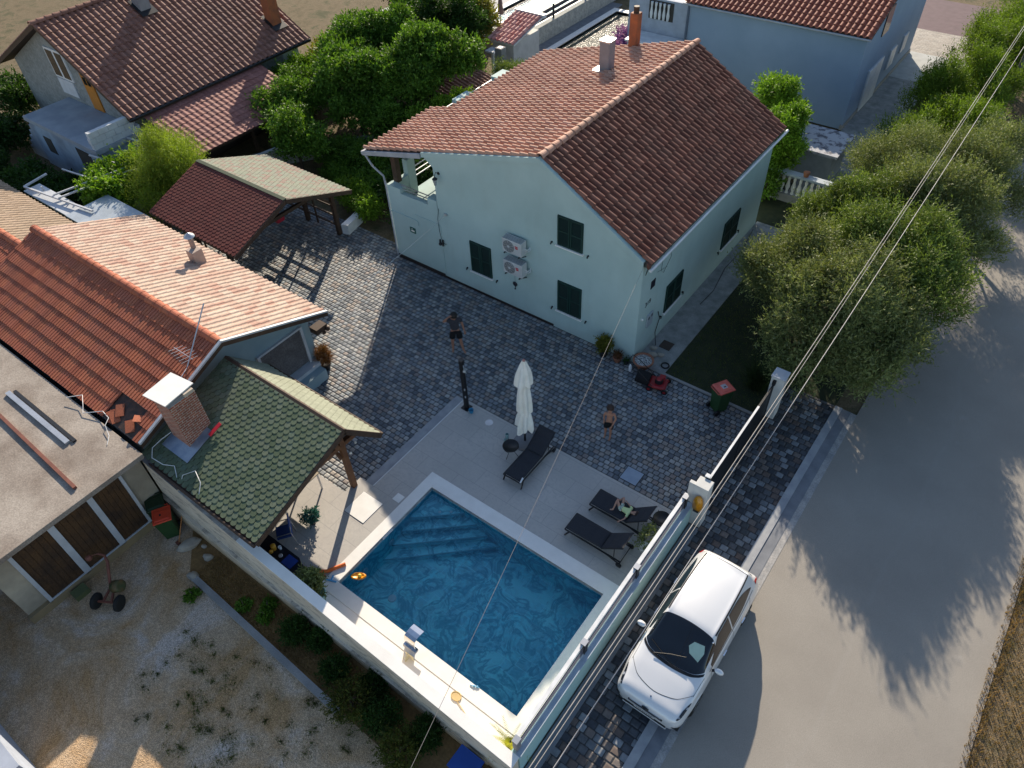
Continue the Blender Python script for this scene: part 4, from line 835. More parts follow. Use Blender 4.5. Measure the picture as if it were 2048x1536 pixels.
# small shed and balustrade
sh = thing('shed', 'small grey shed with stained flat concrete roof behind the balustrade', 'shed', (.5, 15, 0))
MB().box(-.55,14.2,0,1.35,16.1,1.5).build('wall', M('shed_wall', (.26,.29,.31), .85), sh)
MB().box(-.70,14.0,1.5,1.55,16.3,1.62).build('roof', M('shed_roof', (.42,.43,.46), .9, (.12,.12,.14), 3.2, .5, 30, lo=.50, hi=.60), sh)
ba = thing('balustrade', 'white baluster fence on a low wall in front of the grey shed', 'balustrade', (.6, 12.6, 0))
MB().box(-1.4,12.25,0,2.1,12.55,.36).build('base_wall', m_conc, ba); MB().box(-1.4,12.22,1.22,2.0,12.58,1.31).build('top_rail', M('rail_blue', (.36,.42,.48), .7), ba)
for k in range(13): MB().lathe([(.08,.36),(.05,.46),(.10,.66),(.045,.92),(.07,1.02),(.04,1.12),(.08,1.22)], (-1.2+.245*k,12.4,0), 10).build('baluster', m_coping, ba)
g = MB(); g.lathe([(.10,1.31),(.14,1.51),(.10,1.53)], (.9,12.4,0), 12); one('pot', g, M('terracotta', (.33,.13,.07), .8), 'small terracotta pot on the balustrade rail', 'pot')
# ---------------------------------------------------------------- neighbour pools, stone wall, garden buildings
m_lp = M('pale_pool', (.50,.80,.86), .4, (.60,.85,.90), 1.5)
def npool(name, x0, x1, y0, y1, z, label):
    p = thing(name, label, 'pool', ((x0+x1)/2, (y0+y1)/2, z-.6))
    MB().box(x0,y0,z-1.2,x1,y1,z-.22).build('basin_floor', m_lp, p)
    g = MB()
    for a, b in (((x0,y0),(x1,y0)),((x1,y0),(x1,y1)),((x1,y1),(x0,y1)),((x0,y1),(x0,y0))): g.quad((*a,z-.22),(*a,z),(*b,z),(*b,z-.22))
    g.build('basin_side', m_lp, p)
    boxes(p, 'coping', m_coping, [(x0-.4,y0-.4,z-.6,x1+.4,y0,z+.05),(x0-.4,y1,z-.6,x1+.4,y1+.4,z+.05),(x0-.4,y0,z-.6,x0,y1,z+.05),(x1,y0,z-.6,x1+.4,y1,z+.05)])
    struct('water', MB().quad((x0,y0,z-.08),(x1,y0,z-.08),(x1,y1,z-.08),(x0,y1,z-.08)), m_water2)
    return p
m, N, L, P = nt('water_neighbour'); N.remove(P)
T = N.new('ShaderNodeBsdfTransparent'); T.inputs[0].default_value = (.75,.93,.97,1); G = N.new('ShaderNodeBsdfGlossy'); G.inputs['Roughness'].default_value = .2
b = N.new('ShaderNodeBump'); b.inputs['Strength'].default_value = 1.0; b.inputs['Distance'].default_value = .16; L.new(noise(N, L, geoco(N), 7, 3), b.inputs['Height']); fr = N.new('ShaderNodeFresnel'); fr.inputs[0].default_value = 1.33
L.new(b.outputs[0], G.inputs['Normal']); L.new(b.outputs[0], fr.inputs['Normal']); X = N.new('ShaderNodeMixShader'); L.new(fr.outputs[0], X.inputs[0]); L.new(T.outputs[0], X.inputs[1]); L.new(G.outputs[0], X.inputs[2]); L.new(X.outputs[0], N['Material Output'].inputs[0]); m_water2 = m
npool('swimming_pool', -17.3, -14.2, 16.0, 27.6, .06, 'glittering pale blue neighbour pool beyond the teal house roof')
npool('swimming_pool', -23.0, -19.8, 21.2, 36, .6, 'pale blue pool behind the stone retaining wall')
m_stone = M('stone_wall', (.42,.42,.38), .9, (.30,.31,.29), 3.5, .7, 9, sc2=12)
MBx = MB().box(-18.9,18.4,0,-18.5,36,1.0); one('stone_wall', MBx, m_stone, 'pale stone retaining wall between the two neighbour pools', 'wall')
struct('neighbour_terrace', MB().box(-30,18.8,-.1,-23.42,40,.52).box(-23.42,18.8,-.1,-19.38,20.78,.52).box(-19.38,18.8,-.1,-18.91,36,.50), M('terrace_grey', (.42,.41,.41), .8))
struct('neighbour_paving', MB().box(-18.49,13.5,-.1,-17.71,29,.03).box(-13.79,15,-.1,-9,30,.02), m_gutter)
fn = thing('fence', 'dark horizontal board fence on top of the stone wall', 'fence', (-18.7, 26, 1.0))
for y in (18.7, 22.4, 26, 30): MB().box(-18.74,y-.05,1.0,-18.66,y+.05,1.85).build('post', m_dark, fn)
for z in (1.18, 1.5): MB().box(-18.72,18.7,z,-18.68,36,z+.22).build('board', M('fence_board%d' % (z*10), (.06,.06,.075), .6), fn)
s2 = thing('shed', 'small white shed with red and white tile roof beside the stone wall', 'shed', (-18, 17.5, 0))
MB().box(-18.2,15.8,0,-16.8,18.2,2.0).build('wall', M('shed_white', (.55,.55,.54), .8), s2)
g = MB(); g.extr([(-16.6,15.6,1.98),(-16.6,18.3,2.60),(-16.6,18.3,2.68),(-16.6,15.6,2.06)], (-1.8,0,0)); g.build('roof_deck', m_whitem, s2)
vs_ = Vector((0,2.7,.62)); tiles((-18.4,15.55,2.09), (1,0,0), vs_, 1.8, vs_.length, .25, .42, .06, 'tile_slope', M_tile('roof_tile_pink', [(.62,.25,.20),(.70,.40,.34),(.52,.18,.15)], dirtf=.1), s2, seed=33)
MB().box(-18.5,18.25,2.62,-16.5,18.5,2.80).build('ridge_trim', m_whitem, s2)
c3 = chimney(m_chg, -16.35, 14.1, 0, 2.5, .42, .42, 'tall free standing grey block chimney near the small white shed')
MB().box(-16.47,13.98,2.501,-16.23,14.22,2.51).build('flue_hole', m_dark, c3)
s3 = thing('shed', 'low brown tiled garden shed half hidden under the trees', 'shed', (-16.8, 11, 0))
MB().box(-17.9,9.4,0,-15.4,12.4,1.5).build('wall', m_conc, s3)
g = MB(); g.extr([(-18.1,9.2,1.45),(-16.9,9.2,1.9),(-15.2,9.2,1.45),(-15.2,9.2,1.38),(-16.9,9.2,1.8),(-18.1,9.2,1.38)], (0,3.4,0)); g.build('roof_deck', m_wood_d, s3)
tiles((-15.2,9.2,1.5), (0,1,0), Vector((-1.7,0,.45)), 3.4, 1.75, .25, .36, .05, 'tile_slope', m_tilebr, s3, seed=34); tiles((-18.1,9.2,1.5), (0,1,0), Vector((1.2,0,.45)), 3.4, 1.26, .25, .36, .05, 'tile_slope', m_tilebr, s3, seed=35)
one('slab_table', MB().box(-17.9,14.7,1.75,-17.3,15.3,1.83).box(-17.65,14.9,0,-17.55,15.1,1.75), m_whitem, 'white slab on a post in front of the small white shed', 'table')
# old garden walls
one('garden_wall', MB().extr([(-21.7,1.4,0),(-21.5,1.4,0),(-17.4,6.6,0),(-17.6,6.8,0)], (0,0,.7)), m_stone, 'low stone garden wall among the trees behind the carport', 'wall')
# white glasshouse frame behind the tiled house
gf = thing('trellis', 'white metal trellis frame behind the low tiled house', 'trellis', (-22.5, -6.2, 0))
m_wm = M('trellis_white', (.55,.57,.60), .5)
bars(gf, 'frame_bar', m_wm, [((-25.0,-7.3,2.25),(-20.8,-6.7,2.25),.07),((-25.0,-7.3,2.25),(-25.2,-6.2,2.25),.07),((-23.2,-7.0,2.3),(-22.4,-4.0,2.4),.06),((-22.8,-7.0,2.3),(-22.0,-4.0,2.4),.06),((-25.0,-4.3,2.3),(-21.6,-3.9,2.4),.06),((-25.2,-2.6,2.4),(-22.0,-2.2,2.5),.06),((-24.2,-6.9,0),(-24.3,-6.9,2.3),.05),((-24.0,-4.2,0),(-24.0,-4.2,2.35),.05),((-25.0,-5.6,2.25),(-22.6,-5.3,2.3),.05)])
MB().box(-21.6,-7.45,2.1,-18.6,-5.6,2.16).build('glass_roof', M('glass_roof', (.40,.45,.50), .3), gf); MB().box(-25.0,-7.4,2.05,-21.7,-6.7,2.11).build('slat_roof', m_wm, gf)
# ---------------------------------------------------------------- street wall, fence, gate
m_tealw = M('street_wall_teal', (.40,.60,.59), .7, (.37,.56,.555), .8, .1, 40)
sw = thing('street_wall', 'low teal rendered wall with pale cap between pool terrace and pavement', 'wall', (4.43, -8.8, 0))
MB().box(4.30,-12.70,-.1,4.53,-4.72,.88).build('body', m_tealw, sw); MB().box(4.40,-12.69,.881,4.545,-4.73,.90).build('cap', M('cap_blue', (.42,.50,.58), .6), sw)
ff = thing('slat_fence', 'white topped aluminium slat fence standing on the street wall', 'fence', (4.34, -8.6, .9))
MB().box(4.28,-12.55,1.28,4.375,-4.8,1.32).build('top_rail', m_whitem, ff)
for z in (.98, 1.10, 1.215): MB().box(4.38,-12.5,z-.035,4.395,-4.85,z+.035).build('slat', M('slat%d' % (z*100), (.20,.20,.24), .4, metal=.4), ff)
MB().box(4.40,-12.5,.90,4.412,-4.85,.935).build('base_rail', m_whitem, ff)
for y in (-12.55, -9.92, -7.52, -4.95):
    p = MB().box(4.30,y-.07,.9,4.425,y+.07,1.36).build('post', m_dark if y > -12 else m_chg, ff); sub(MB().box(4.29,y-.08,1.361,4.435,y+.08,1.38), 'post_cap', m_alu, p)
gp = thing('gate_post', 'white gate post with a yellow mailbox at the pool end of the gate', 'gate post', (4.65, -4.55, 0))
m_gp = M('gatepost_white', (.60,.60,.58), .7, (.52,.52,.50), 2)
MB().box(4.45,-4.72,0,4.85,-4.36,1.72).build('pillar', m_gp, gp, bevel=.01)
MB().box(4.30,-4.70,.9,4.449,-4.6,1.70).build('side_fin', m_gp, gp)
mbx = thing('mailbox', 'rounded yellow mailbox mounted on the white gate post', 'mailbox', (4.68, -4.80, .72))
g = MB(); g.lathe([(.001,0),(.13,.02),(.145,.06),(.14,.1),(.001,.16)], (4.68,-4.722,1.08), 20, Matrix.Rotation(math.pi/2,3,'X') @ Matrix.Diagonal((1,2.45,1)))
g.build('shell', M('mailbox_yellow', (.62,.26,.01), .3, coat=.5), mbx); MB().box(4.60,-4.86,.78,4.76,-4.81,.86).build('slot_guard', m_dark, mbx, bevel=.02)
gp2 = thing('gate_post', 'white gate post at the lawn end of the gate with black latch fittings', 'gate post', (4.7, .42, 0))
MB().box(4.5,.22,0,4.9,.60,1.72).build('pillar', m_gp, gp2, bevel=.01); MB().box(4.48,.19,1.721,4.92,.63,1.76).build('cap', M('cap_foil', (.5,.52,.56), .35), gp2)
MB().box(4.58,.14,1.45,4.68,.219,1.62).build('latch', m_dark, gp2); MB().box(4.56,.16,.25,4.66,.219,.30).build('latch', m_dark, gp2)
gt = thing('sliding_gate', 'long black sliding gate across the courtyard entrance with pale top rail', 'gate', (4.66, -2, 0))
MB().box(4.60,-4.25,1.42,4.66,-.9,1.46).build('top_rail', m_whitem, gt); MB().box(4.60,-.9,1.42,4.66,.15,1.46).build('top_rail', m_dark, gt)
MB().box(4.60,-4.30,.06,4.66,.15,.14).build('bottom_rail', m_dark, gt)
boxes(gt, 'slat', m_dark, [(4.615,-4.2,.17+.104*k,4.645,.1,.255+.104*k) for k in range(12)])
boxes(gt, 'stile', m_dark, [(4.60,y,.14,4.66,y+.06,1.42) for y in (-4.30,-2.1,.09)])
MB().box(4.57,-4.34,0,4.69,-4.24,1.75).build('guide_post', m_dark, gt); MB().box(4.56,-4.35,1.751,4.70,-4.23,1.78).build('guide_cap', m_whitem, gt)
# ---------------------------------------------------------------- vegetation
def leafmesh(name, blobs, n, ll, lw, mat, parent, seed=1, twig=.30, k=6, up=.25, shell=.75, droop=0, noise_=.35, world=True, loc=(0,0,0)):
    """leaf sized diamonds set along short twigs through the volume of a few uneven blobs"""
    rs = np.random.RandomState(seed); vol = np.array([b[3]*b[4]*b[5] for b in blobs])**.75; vol = vol/vol.sum()
    nt_ = n//k; ib = rs.choice(len(blobs), nt_, p=vol); B = np.array([b[:6] for b in blobs], float)[ib]
    d = rs.normal(size=(nt_, 3)); d /= np.linalg.norm(d, axis=1)[:, None]
    rr = (shell + (1-shell)*rs.rand(nt_))*rs.rand(nt_)**.22
    # lumpy radius
    ph = rs.rand(len(blobs), 6)*6.28; P_ = ph[ib]
    lump = 1 + noise_*(.5*np.sin(3*d[:,0]*3+P_[:,0])*np.sin(3*d[:,1]*2.5+P_[:,1]) + .5*np.sin(7*d[:,2]+P_[:,2]+4*d[:,0]) + .35*np.sin(13*d[:,1]+P_[:,3])*np.sin(11*d[:,0]+P_[:,4]))
    c = B[:, :3] + d*B[:, 3:6]*(rr*lump*(1+.35*rs.rand(nt_)**4))[:, None]
    td = d*B[:, 3:6]; td /= np.linalg.norm(td, axis=1)[:, None]; td = td + rs.normal(0, .45, (nt_, 3)) + np.array([0, 0, up]); td /= np.linalg.norm(td, axis=1)[:, None]
    t = (np.arange(k)+.5)/k; tl = twig*(.6+.8*rs.rand(nt_))
    p = c[:, None, :] + td[:, None, :]*(tl[:, None]*t[None, :])[..., None]
    ld = td[:, None, :]*.8 + rs.normal(0, .62, (nt_, k, 3)) + np.array([0, 0, -droop]); ld /= np.linalg.norm(ld, axis=2)[..., None]
    nn = rs.normal(0, 1, (nt_, k, 3)) + np.array([0, 0, 1.1]); s = np.cross(ld, nn); s /= np.linalg.norm(s, axis=2)[..., None]
    L_ = ll*(.65+.7*rs.rand(nt_, k))[..., None]; W_ = lw*(.7+.6*rs.rand(nt_, k))[..., None]
    v = np.stack([p, p+ld*L_*.5+s*W_*.5, p+ld*L_, p+ld*L_*.5-s*W_*.5], axis=2).reshape(-1, 3)
    q = np.clip(.5*rs.rand(nt_)[:, None] + .5*rs.rand(nt_, k), 0, 1).reshape(-1)
    v = v - np.array(parent.location if (world and parent is not None) else loc)
    nf = len(v)//4; me = bpy.data.meshes.new(name); me.vertices.add(len(v)); me.vertices.foreach_set('co', v.astype(np.float32).ravel())
    me.loops.add(nf*4); me.loops.foreach_set('vertex_index', np.arange(nf*4, dtype=np.int32)); me.polygons.add(nf)
    me.polygons.foreach_set('loop_start', np.arange(0, nf*4, 4, dtype=np.int32)); me.polygons.foreach_set('loop_total', np.full(nf, 4, dtype=np.int32))
    me.update(calc_edges=True); at = me.attributes.new('rnd', 'FLOAT', 'FACE'); at.data.foreach_set('value', q.astype(np.float32)); me.materials.append(mat)
    o = bpy.data.objects.new(name, me); COL.objects.link(o)
    if parent is not None: o.parent = parent
    return o
m_bark = M('bark', (.10,.075,.055), .95, (.05,.038,.03), 6, .6, 25)
m_olive = M_leaf('leaf_olive', [(.085,.115,.035),(.15,.185,.06),(.25,.275,.11),(.10,.14,.04),(.36,.37,.21)], trans=.25)
m_olive2 = M_leaf('leaf_olive_green', [(.07,.115,.022),(.12,.175,.035),(.20,.26,.06),(.09,.14,.028),(.28,.32,.12)], trans=.25)
m_cyp = M_leaf('leaf_cypress', [(.07,.13,.015),(.12,.19,.02),(.17,.25,.03),(.09,.15,.02)])
m_broad = M_leaf('leaf_broad', [(.045,.10,.012),(.075,.16,.018),(.13,.24,.03),(.06,.13,.015),(.19,.30,.045)])
m_fig = M_leaf('leaf_bright', [(.08,.17,.012),(.12,.23,.018),(.18,.30,.03),(.10,.19,.015)])
m_bamb = M_leaf('leaf_bamboo', [(.14,.21,.02),(.20,.28,.03),(.26,.33,.04),(.12,.18,.02)])
m_yel = M_leaf('leaf_yellowgreen', [(.14,.15,.02),(.20,.21,.03),(.12,.13,.02),(.26,.22,.04),(.09,.10,.02)])
m_darkl = M_leaf('leaf_dark', [(.02,.05,.010),(.03,.07,.014),(.045,.095,.018),(.025,.055,.012)])
m_brownl = M_leaf('leaf_brown', [(.14,.05,.025),(.20,.09,.03),(.10,.04,.02),(.24,.15,.05)])
m_purple = M_leaf('petal_purple', [(.24,.09,.36),(.32,.13,.46),(.18,.06,.28),(.40,.20,.52)])
m_grassb = M_leaf('blade', [(.05,.09,.02),(.09,.13,.03),(.16,.16,.05)])
m_straw = M_leaf('straw', [(.30,.18,.07),(.38,.24,.10),(.22,.13,.05),(.16,.13,.04)], trans=.2)
def tree(name, x, y, blobs, n, ll, lw, mat, label, cat='tree', group=None, seed=1, trunk=.12, z0=0.0, **k):
    t = thing(name, label, cat, (x, y, z0), group=group)
    if cat in ('tree', 'bush', 'bamboo') and n > 5000:
        rq = random.Random(seed+999); nb = []
        for b in blobs:
            nb.append((*b[:3], b[3]*.66, b[4]*.66, b[5]*.66))
            for _ in range(15):
                a = rq.uniform(0, 6.283); e = rq.uniform(-.35, 1.25); k_ = rq.uniform(.62, .98); f = rq.uniform(.17, .36)
                nb.append((b[0]+b[3]*k_*math.cos(a)*math.cos(e), b[1]+b[4]*k_*math.sin(a)*math.cos(e), b[2]+b[5]*k_*math.sin(e), b[3]*f, b[4]*f, b[5]*f*.85))
        lblobs = nb
    else: lblobs = blobs
    rs = random.Random(seed); g = MB()
    fork = Vector((x, y, z0+.35*(min(b[2] for b in blobs)-z0)+.3))
    g.tube([(x, y, z0-.1), Vector((x+rs.uniform(-.05,.05), y+rs.uniform(-.05,.05), (z0+fork.z)/2)), fork], [trunk*1.3, trunk, trunk*.85], 8)
    for b in blobs:
        c = Vector(b[:3]); m_ = fork.lerp(c, .5)+Vector((rs.uniform(-.15,.15), rs.uniform(-.15,.15), .1)); g.tube([fork, m_, c, c+Vector((rs.uniform(-.3,.3)*b[3], rs.uniform(-.3,.3)*b[4], .5*b[5]))], [trunk*.6, trunk*.42, trunk*.25, trunk*.08], 6)
        for j in range(3):
            a = rs.uniform(0, 6.28); e = c+Vector((math.cos(a)*b[3]*.75, math.sin(a)*b[4]*.75, rs.uniform(-.2,.6)*b[5])); g.tube([m_.lerp(c,.6), c.lerp(e,.5), e], [trunk*.22, trunk*.14, trunk*.04], 5)
    g.build('trunk', m_bark, t); leafmesh('crown', lblobs, int(n*1.45) if lblobs is not blobs else n, ll, lw, mat, t, seed, **k); return t
# olives along the road: each tree its own blobs (x, y, z, rx, ry, rz)
OL = 'olive trees along the road hedge'
tree('olive_tree', 3.3, 4.6, [(2.9,3.9,2.2,1.1,1.1,1.0),(3.9,3.3,2.6,1.0,.9,1.1),(3.2,5.2,2.6,1.1,1.0,1.0),(2.3,4.7,1.8,.9,.9,.9)], 30000, .115, .032, m_olive, 'grey green olive tree on the lawn nearest the side wall path', seed=1, up=1.0, group=OL, twig=.46, k=8)
tree('olive_tree', 5.2, 3.0, [(5.0,2.6,2.9,1.3,1.2,1.3),(6.1,2.0,1.6,1.0,.9,1.0),(5.1,1.5,1.0,.8,.7,.8),(6.0,2.6,2.6,1.1,1.0,1.1),(5.2,3.8,3.5,1.0,1.0,1.0),(4.4,2.0,1.6,.9,.8,.9),(6.1,3.6,2.6,1.1,1.1,1.2),(7.1,3.2,2.1,.95,1.0,1.0),(6.9,2.0,1.7,.8,.8,.9)], 54000, .115, .032, m_olive, 'large olive tree behind the white gate post, closest to the gate', seed=2, up=1.0, group=OL, twig=.46, k=8)
tree('olive_tree', 5.4, 6.2, [(5.3,6.0,3.2,1.3,1.3,1.2),(6.4,5.6,2.6,1.1,1.1,1.2),(4.5,6.6,2.5,1.1,1.1,1.1),(6.2,6.9,3.0,1.1,1.1,1.1),(7.3,5.2,2.4,1.0,1.1,1.1),(7.3,6.8,2.5,.9,1.0,1.0)], 50000, .115, .032, m_olive2, 'wide green olive tree overhanging the road, second from the gate', seed=3, up=1.0, group=OL, twig=.46, k=8)
tree('olive_tree', 3.4, 8.4, [(3.3,8.0,2.4,1.2,1.2,1.1),(4.0,8.9,2.9,1.1,1.1,1.0),(2.6,8.4,1.7,.9,.9,.9)], 26000, .115, .032, m_olive2, 'olive tree beside the far corner of the teal house', seed=4, up=1.0, group=OL, twig=.46, k=8)
tree('olive_tree', 5.8, 10.2, [(5.6,9.8,3.1,1.3,1.3,1.2),(6.6,10.6,2.8,1.1,1.2,1.2),(4.8,10.6,2.6,1.1,1.1,1.1),(7.4,9.4,2.4,1.0,1.1,1.1)], 38000, .115, .032, m_olive, 'silvery olive tree beside the road, level with the baluster fence', seed=5, up=1.0, group=OL, twig=.46, k=8)
tree('olive_tree', 4.0, 12.6, [(3.7,12.3,2.5,1.2,1.2,1.2),(4.7,13.2,3.0,1.2,1.2,1.1),(3.1,13.4,2.1,.9,.9,.9)], 24000, .085, .026, m_olive, 'silver leaved olive tree next to the grey concrete roof shed', seed=6, up=1.0, group=OL, twig=.46, k=8)
tree('olive_tree', 6.6, 14.2, [(6.3,13.8,2.9,1.3,1.3,1.2),(7.0,14.8,2.8,1.2,1.2,1.2),(7.8,13.2,2.2,1.0,1.1,1.0)], 28000, .09, .03, m_olive, 'pale olive tree at the road bend near the electric pole', seed=7, up=1.0, group=OL, twig=.46, k=8)
HD = 'tall green hedge bushes beyond the olive trees'
for i, (x, y, r, h, lab) in enumerate(((3.4,16.6,1.2,2.8,'bright green hedge bush next to the blue house forecourt'), (4.9,18.0,1.3,3.0,'green hedge bush behind the silvery olive trees'), (3.2,21.5,1.2,3.0,'green hedge bush beside the pale slab of the forecourt'), (4.8,22.3,1.4,3.4,'tall green hedge bush between the forecourt and the road'), (4.0,26.0,1.4,3.4,'green hedge bush beyond the pale forecourt slab'), (5.6,26.6,1.4,3.4,'dark hedge bush leaning over the road verge'), (4.6,30.0,1.5,3.4,'hedge bush near the top right corner of the view'), (5.4,34.5,1.8,3.4,'farthest green hedge bush at the top edge of the photo'))):
    rs = random.Random(i+50); bl = [(x+rs.uniform(-.3,.3), y+rs.uniform(-.3,.3), h*.45, r, r, h*.42)] + [(x+rs.uniform(-.8,.8)*r, y+rs.uniform(-.8,.8)*r, h*rs.uniform(.6,.85), r*.55, r*.55, h*.3) for _ in range(4)]
    tree('hedge_bush', x, y, bl, 16000, .12, .035, m_cyp, lab, 'bush', HD, seed=60+i, up=1.4, twig=.45)
# citrus trees behind the house
tree('citrus_tree', -1.6, 15.3, [(-1.9,15.3,2.9,.9,.9,.8),(-1.2,14.9,2.2,.8,.8,.8),(-2.3,16.2,2.6,.7,.7,.7)], 12000, .13, .06, m_fig, 'bright green citrus tree behind the ridge of the teal house', seed=71)
tree('citrus_tree', -.5, 13.4, [(-.6,13.3,2.7,.75,.75,.8),(-.3,12.9,1.8,.7,.7,.8),(-.8,12.9,1.1,.6,.6,.6)], 12000, .13, .06, m_fig, 'leafy green citrus tree at the far eave corner of the house', seed=72)
tree('shrub', -.45, 11.9, [(-.5,11.9,.9,.5,.5,.6)], 3000, .12, .06, m_broad, 'dark leafy shrub in front of the baluster fence', 'shrub', seed=73, trunk=.04)
# garden behind the carport
GT = 'garden trees between the carport and the stone wall'
tree('tree', -19.4, 6.6, [(-19.6,6.4,2.8,1.6,1.6,1.4),(-18.2,7.2,3.1,1.4,1.4,1.1),(-20.8,7.4,3.0,1.3,1.4,1.3),(-18.8,5.4,1.9,1.1,1.0,.9)], 30000, .15, .085, m_broad, 'large leafy green tree in the middle of the garden', seed=81, group=GT, trunk=.16)
tree('tree', -17.2, 9.6, [(-16.9,9.0,3.6,1.5,1.4,1.3),(-15.6,9.6,3.7,1.3,1.2,.9),(-17.9,10.2,3.4,1.4,1.3,1.2),(-16.6,7.6,3.0,1.2,1.1,1.1)], 32000, .15, .085, m_broad, 'green tree spreading over the brown tiled garden shed', seed=82, group=GT, trunk=.15)
tree('tree', -21.8, 9.8, [(-21.8,9.6,3.0,1.7,1.7,1.5),(-20.2,10.6,3.2,1.3,1.3,1.3),(-23.2,10.4,2.8,1.3,1.3,1.2)], 30000, .14, .08, m_broad, 'green tree behind the large garden tree, toward the block house', seed=83, group=GT, trunk=.15)
tree('tree', -20.6, 14.2, [(-20.4,14.0,3.0,1.4,1.5,1.5),(-19.2,14.6,3.2,1.2,1.2,1.3),(-21.6,14.8,2.6,1.1,1.1,1.2)], 22000, .13, .07, m_darkl, 'dark green tree left of the red and white tiled shed', seed=84, group=GT, trunk=.14)
tree('tree', -19.9, 16.5, [(-19.8,16.4,2.4,1.3,1.3,1.6),(-20.8,17.0,2.8,1.1,1.1,1.2)], 20000, .13, .065, m_yel, 'yellowish green tree beside the red and white tiled shed', seed=85, group=GT, trunk=.13)
for i, (x, y, r, h, m_, lab) in enumerate(((-25.5,10.4,1.5,2.0,m_yel,'long yellow green bush at the end of the block house'), (-25.0,13.6,1.6,2.0,m_bamb,'sunlit yellow green bush behind the block house roof'), (-24.2,16.8,1.5,1.9,m_bamb,'light green bush at the top edge beyond the block house'), (-23.0,12.8,1.3,1.8,m_broad,'round green bush among the garden trees'))):
    tree('bush', x, y, [(x,y,h*.55,r,r,h*.5),(x+.6,y-.5,h*.7,r*.6,r*.6,h*.35),(x-.6,y+.7,h*.75,r*.6,r*.6,h*.3)], 14000, .14, .05, m_, lab, 'bush', 'bushes behind the block house', seed=90+i, up=1., trunk=.05)
tree('bush', -22.3, 4.4, [(-22.0,3.6,1.9,1.1,1.1,1.1),(-21.2,4.6,2.2,1.0,1.0,1.0),(-22.4,5.6,2.0,1.0,1.0,1.0)], 16000, .13, .07, m_broad, 'leafy bush at the corner of the lean-to roof', 'bush', 'bushes behind the block house', seed=95, trunk=.06)
tree('tree', -19.2, 2.3, [(-19.2,2.2,2.0,1.1,1.0,1.3),(-19.9,3.0,1.8,.8,.8,1.0),(-18.4,2.6,1.7,.8,.8,.9)], 8000, .13, .08, m_broad, 'small green tree between the lean-to and the carport', seed=86, group=GT, trunk=.08)
tree('bush', -15.9, 4.4, [(-16.0,4.2,.8,1.2,1.1,.7),(-15.0,3.2,.6,1.0,1.0,.5),(-14.6,4.8,.9,1.0,1.0,.7),(-15.6,5.6,1.0,1.0,1.0,.8)], 20000, .12, .07, m_broad, 'dense green bush between the carport and terrace post', 'bush', seed=96, trunk=.06)
tree('bush', -13.0, 2.6, [(-13.2,2.9,.9,1.0,.9,.75),(-12.4,3.9,1.2,.9,.9,.9),(-12.1,1.6,.6,.5,.5,.5)], 13000, .10, .055, m_darkl, 'dark green bush under the terrace of the teal house', 'bush', seed=97, trunk=.05)
tree('bush', -14.8, 1.5, [(-14.9,1.6,.6,.9,.6,.55),(-13.8,1.3,.5,.6,.5,.45)], 7000, .10, .055, m_fig, 'light green bush at the edge of the courtyard paving by the planter', 'bush', seed=98, trunk=.04)
tree('bush', -15.2, 7.4, [(-15.2,7.2,1.5,1.1,1.3,1.0),(-14.8,8.7,1.6,.9,1.0,.9)], 12000, .12, .07, m_fig, 'bright green bush against the far terrace railing', 'bush', seed=99, trunk=.05)
tree('tree', -15.4, 13.3, [(-15.6,13.3,1.3,.8,.8,.9),(-14.9,13.9,1.2,.7,.7,.8)], 11000, .11, .03, m_olive2, 'young grey green tree in front of the free standing chimney', seed=87, trunk=.06)
tree('bush', -18.6, 12.9, [(-18.6,12.9,.9,.8,.8,.7)], 6000, .10, .06, m_brownl, 'brown leaved bush between the garden shed and the chimney', 'bush', seed=88, trunk=.04)
tree('tree', -23.2, 15.2, [(-23.0,15.0,3.0,1.5,1.6,1.4),(-22.0,16.4,2.8,1.2,1.2,1.2)], 20000, .15, .085, m_broad, 'leafy tree at the top edge between the block house and the pool parasol', seed=181, group=GT, trunk=.14)
tree('tree', -26.2, 18.6, [(-26.0,18.4,3.2,1.5,1.6,1.5),(-27.2,17.6,2.8,1.2,1.2,1.2)], 18000, .15, .085, m_darkl, 'dark tree crown cut by the top edge of the photo', seed=182, group=GT, trunk=.14)
tree('bush', -20.4, 11.8, [(-20.4,11.8,1.4,1.4,1.3,1.2)], 13000, .13, .07, m_broad, 'rounded green bush behind the large garden tree', 'bush', 'bushes behind the block house', seed=183, trunk=.05)
tree('bush', -24.2, 7.2, [(-24.0,7.2,1.4,1.2,1.5,1.1)], 12000, .13, .07, m_fig, 'green bush along the foot of the block house end wall', 'bush', 'bushes behind the block house', seed=184, trunk=.05)
tree('bush', -18.2, -1.0+4.6, [(-18.0,3.9,.7,1.2,1.0,.6),(-17.0,2.6,.45,.9,.7,.4)], 9000, .11, .06, m_broad, 'low green bush along the back of the carport', 'bush', 'bushes behind the block house', seed=185, trunk=.05)
tree('bush', -17.2, 6.2, [(-17.2,6.0,1.6,1.1,1.0,1.1)], 11000, .13, .075, m_broad, 'green bush under the garden trees near the terrace', 'bush', 'bushes behind the block house', seed=187, trunk=.05)
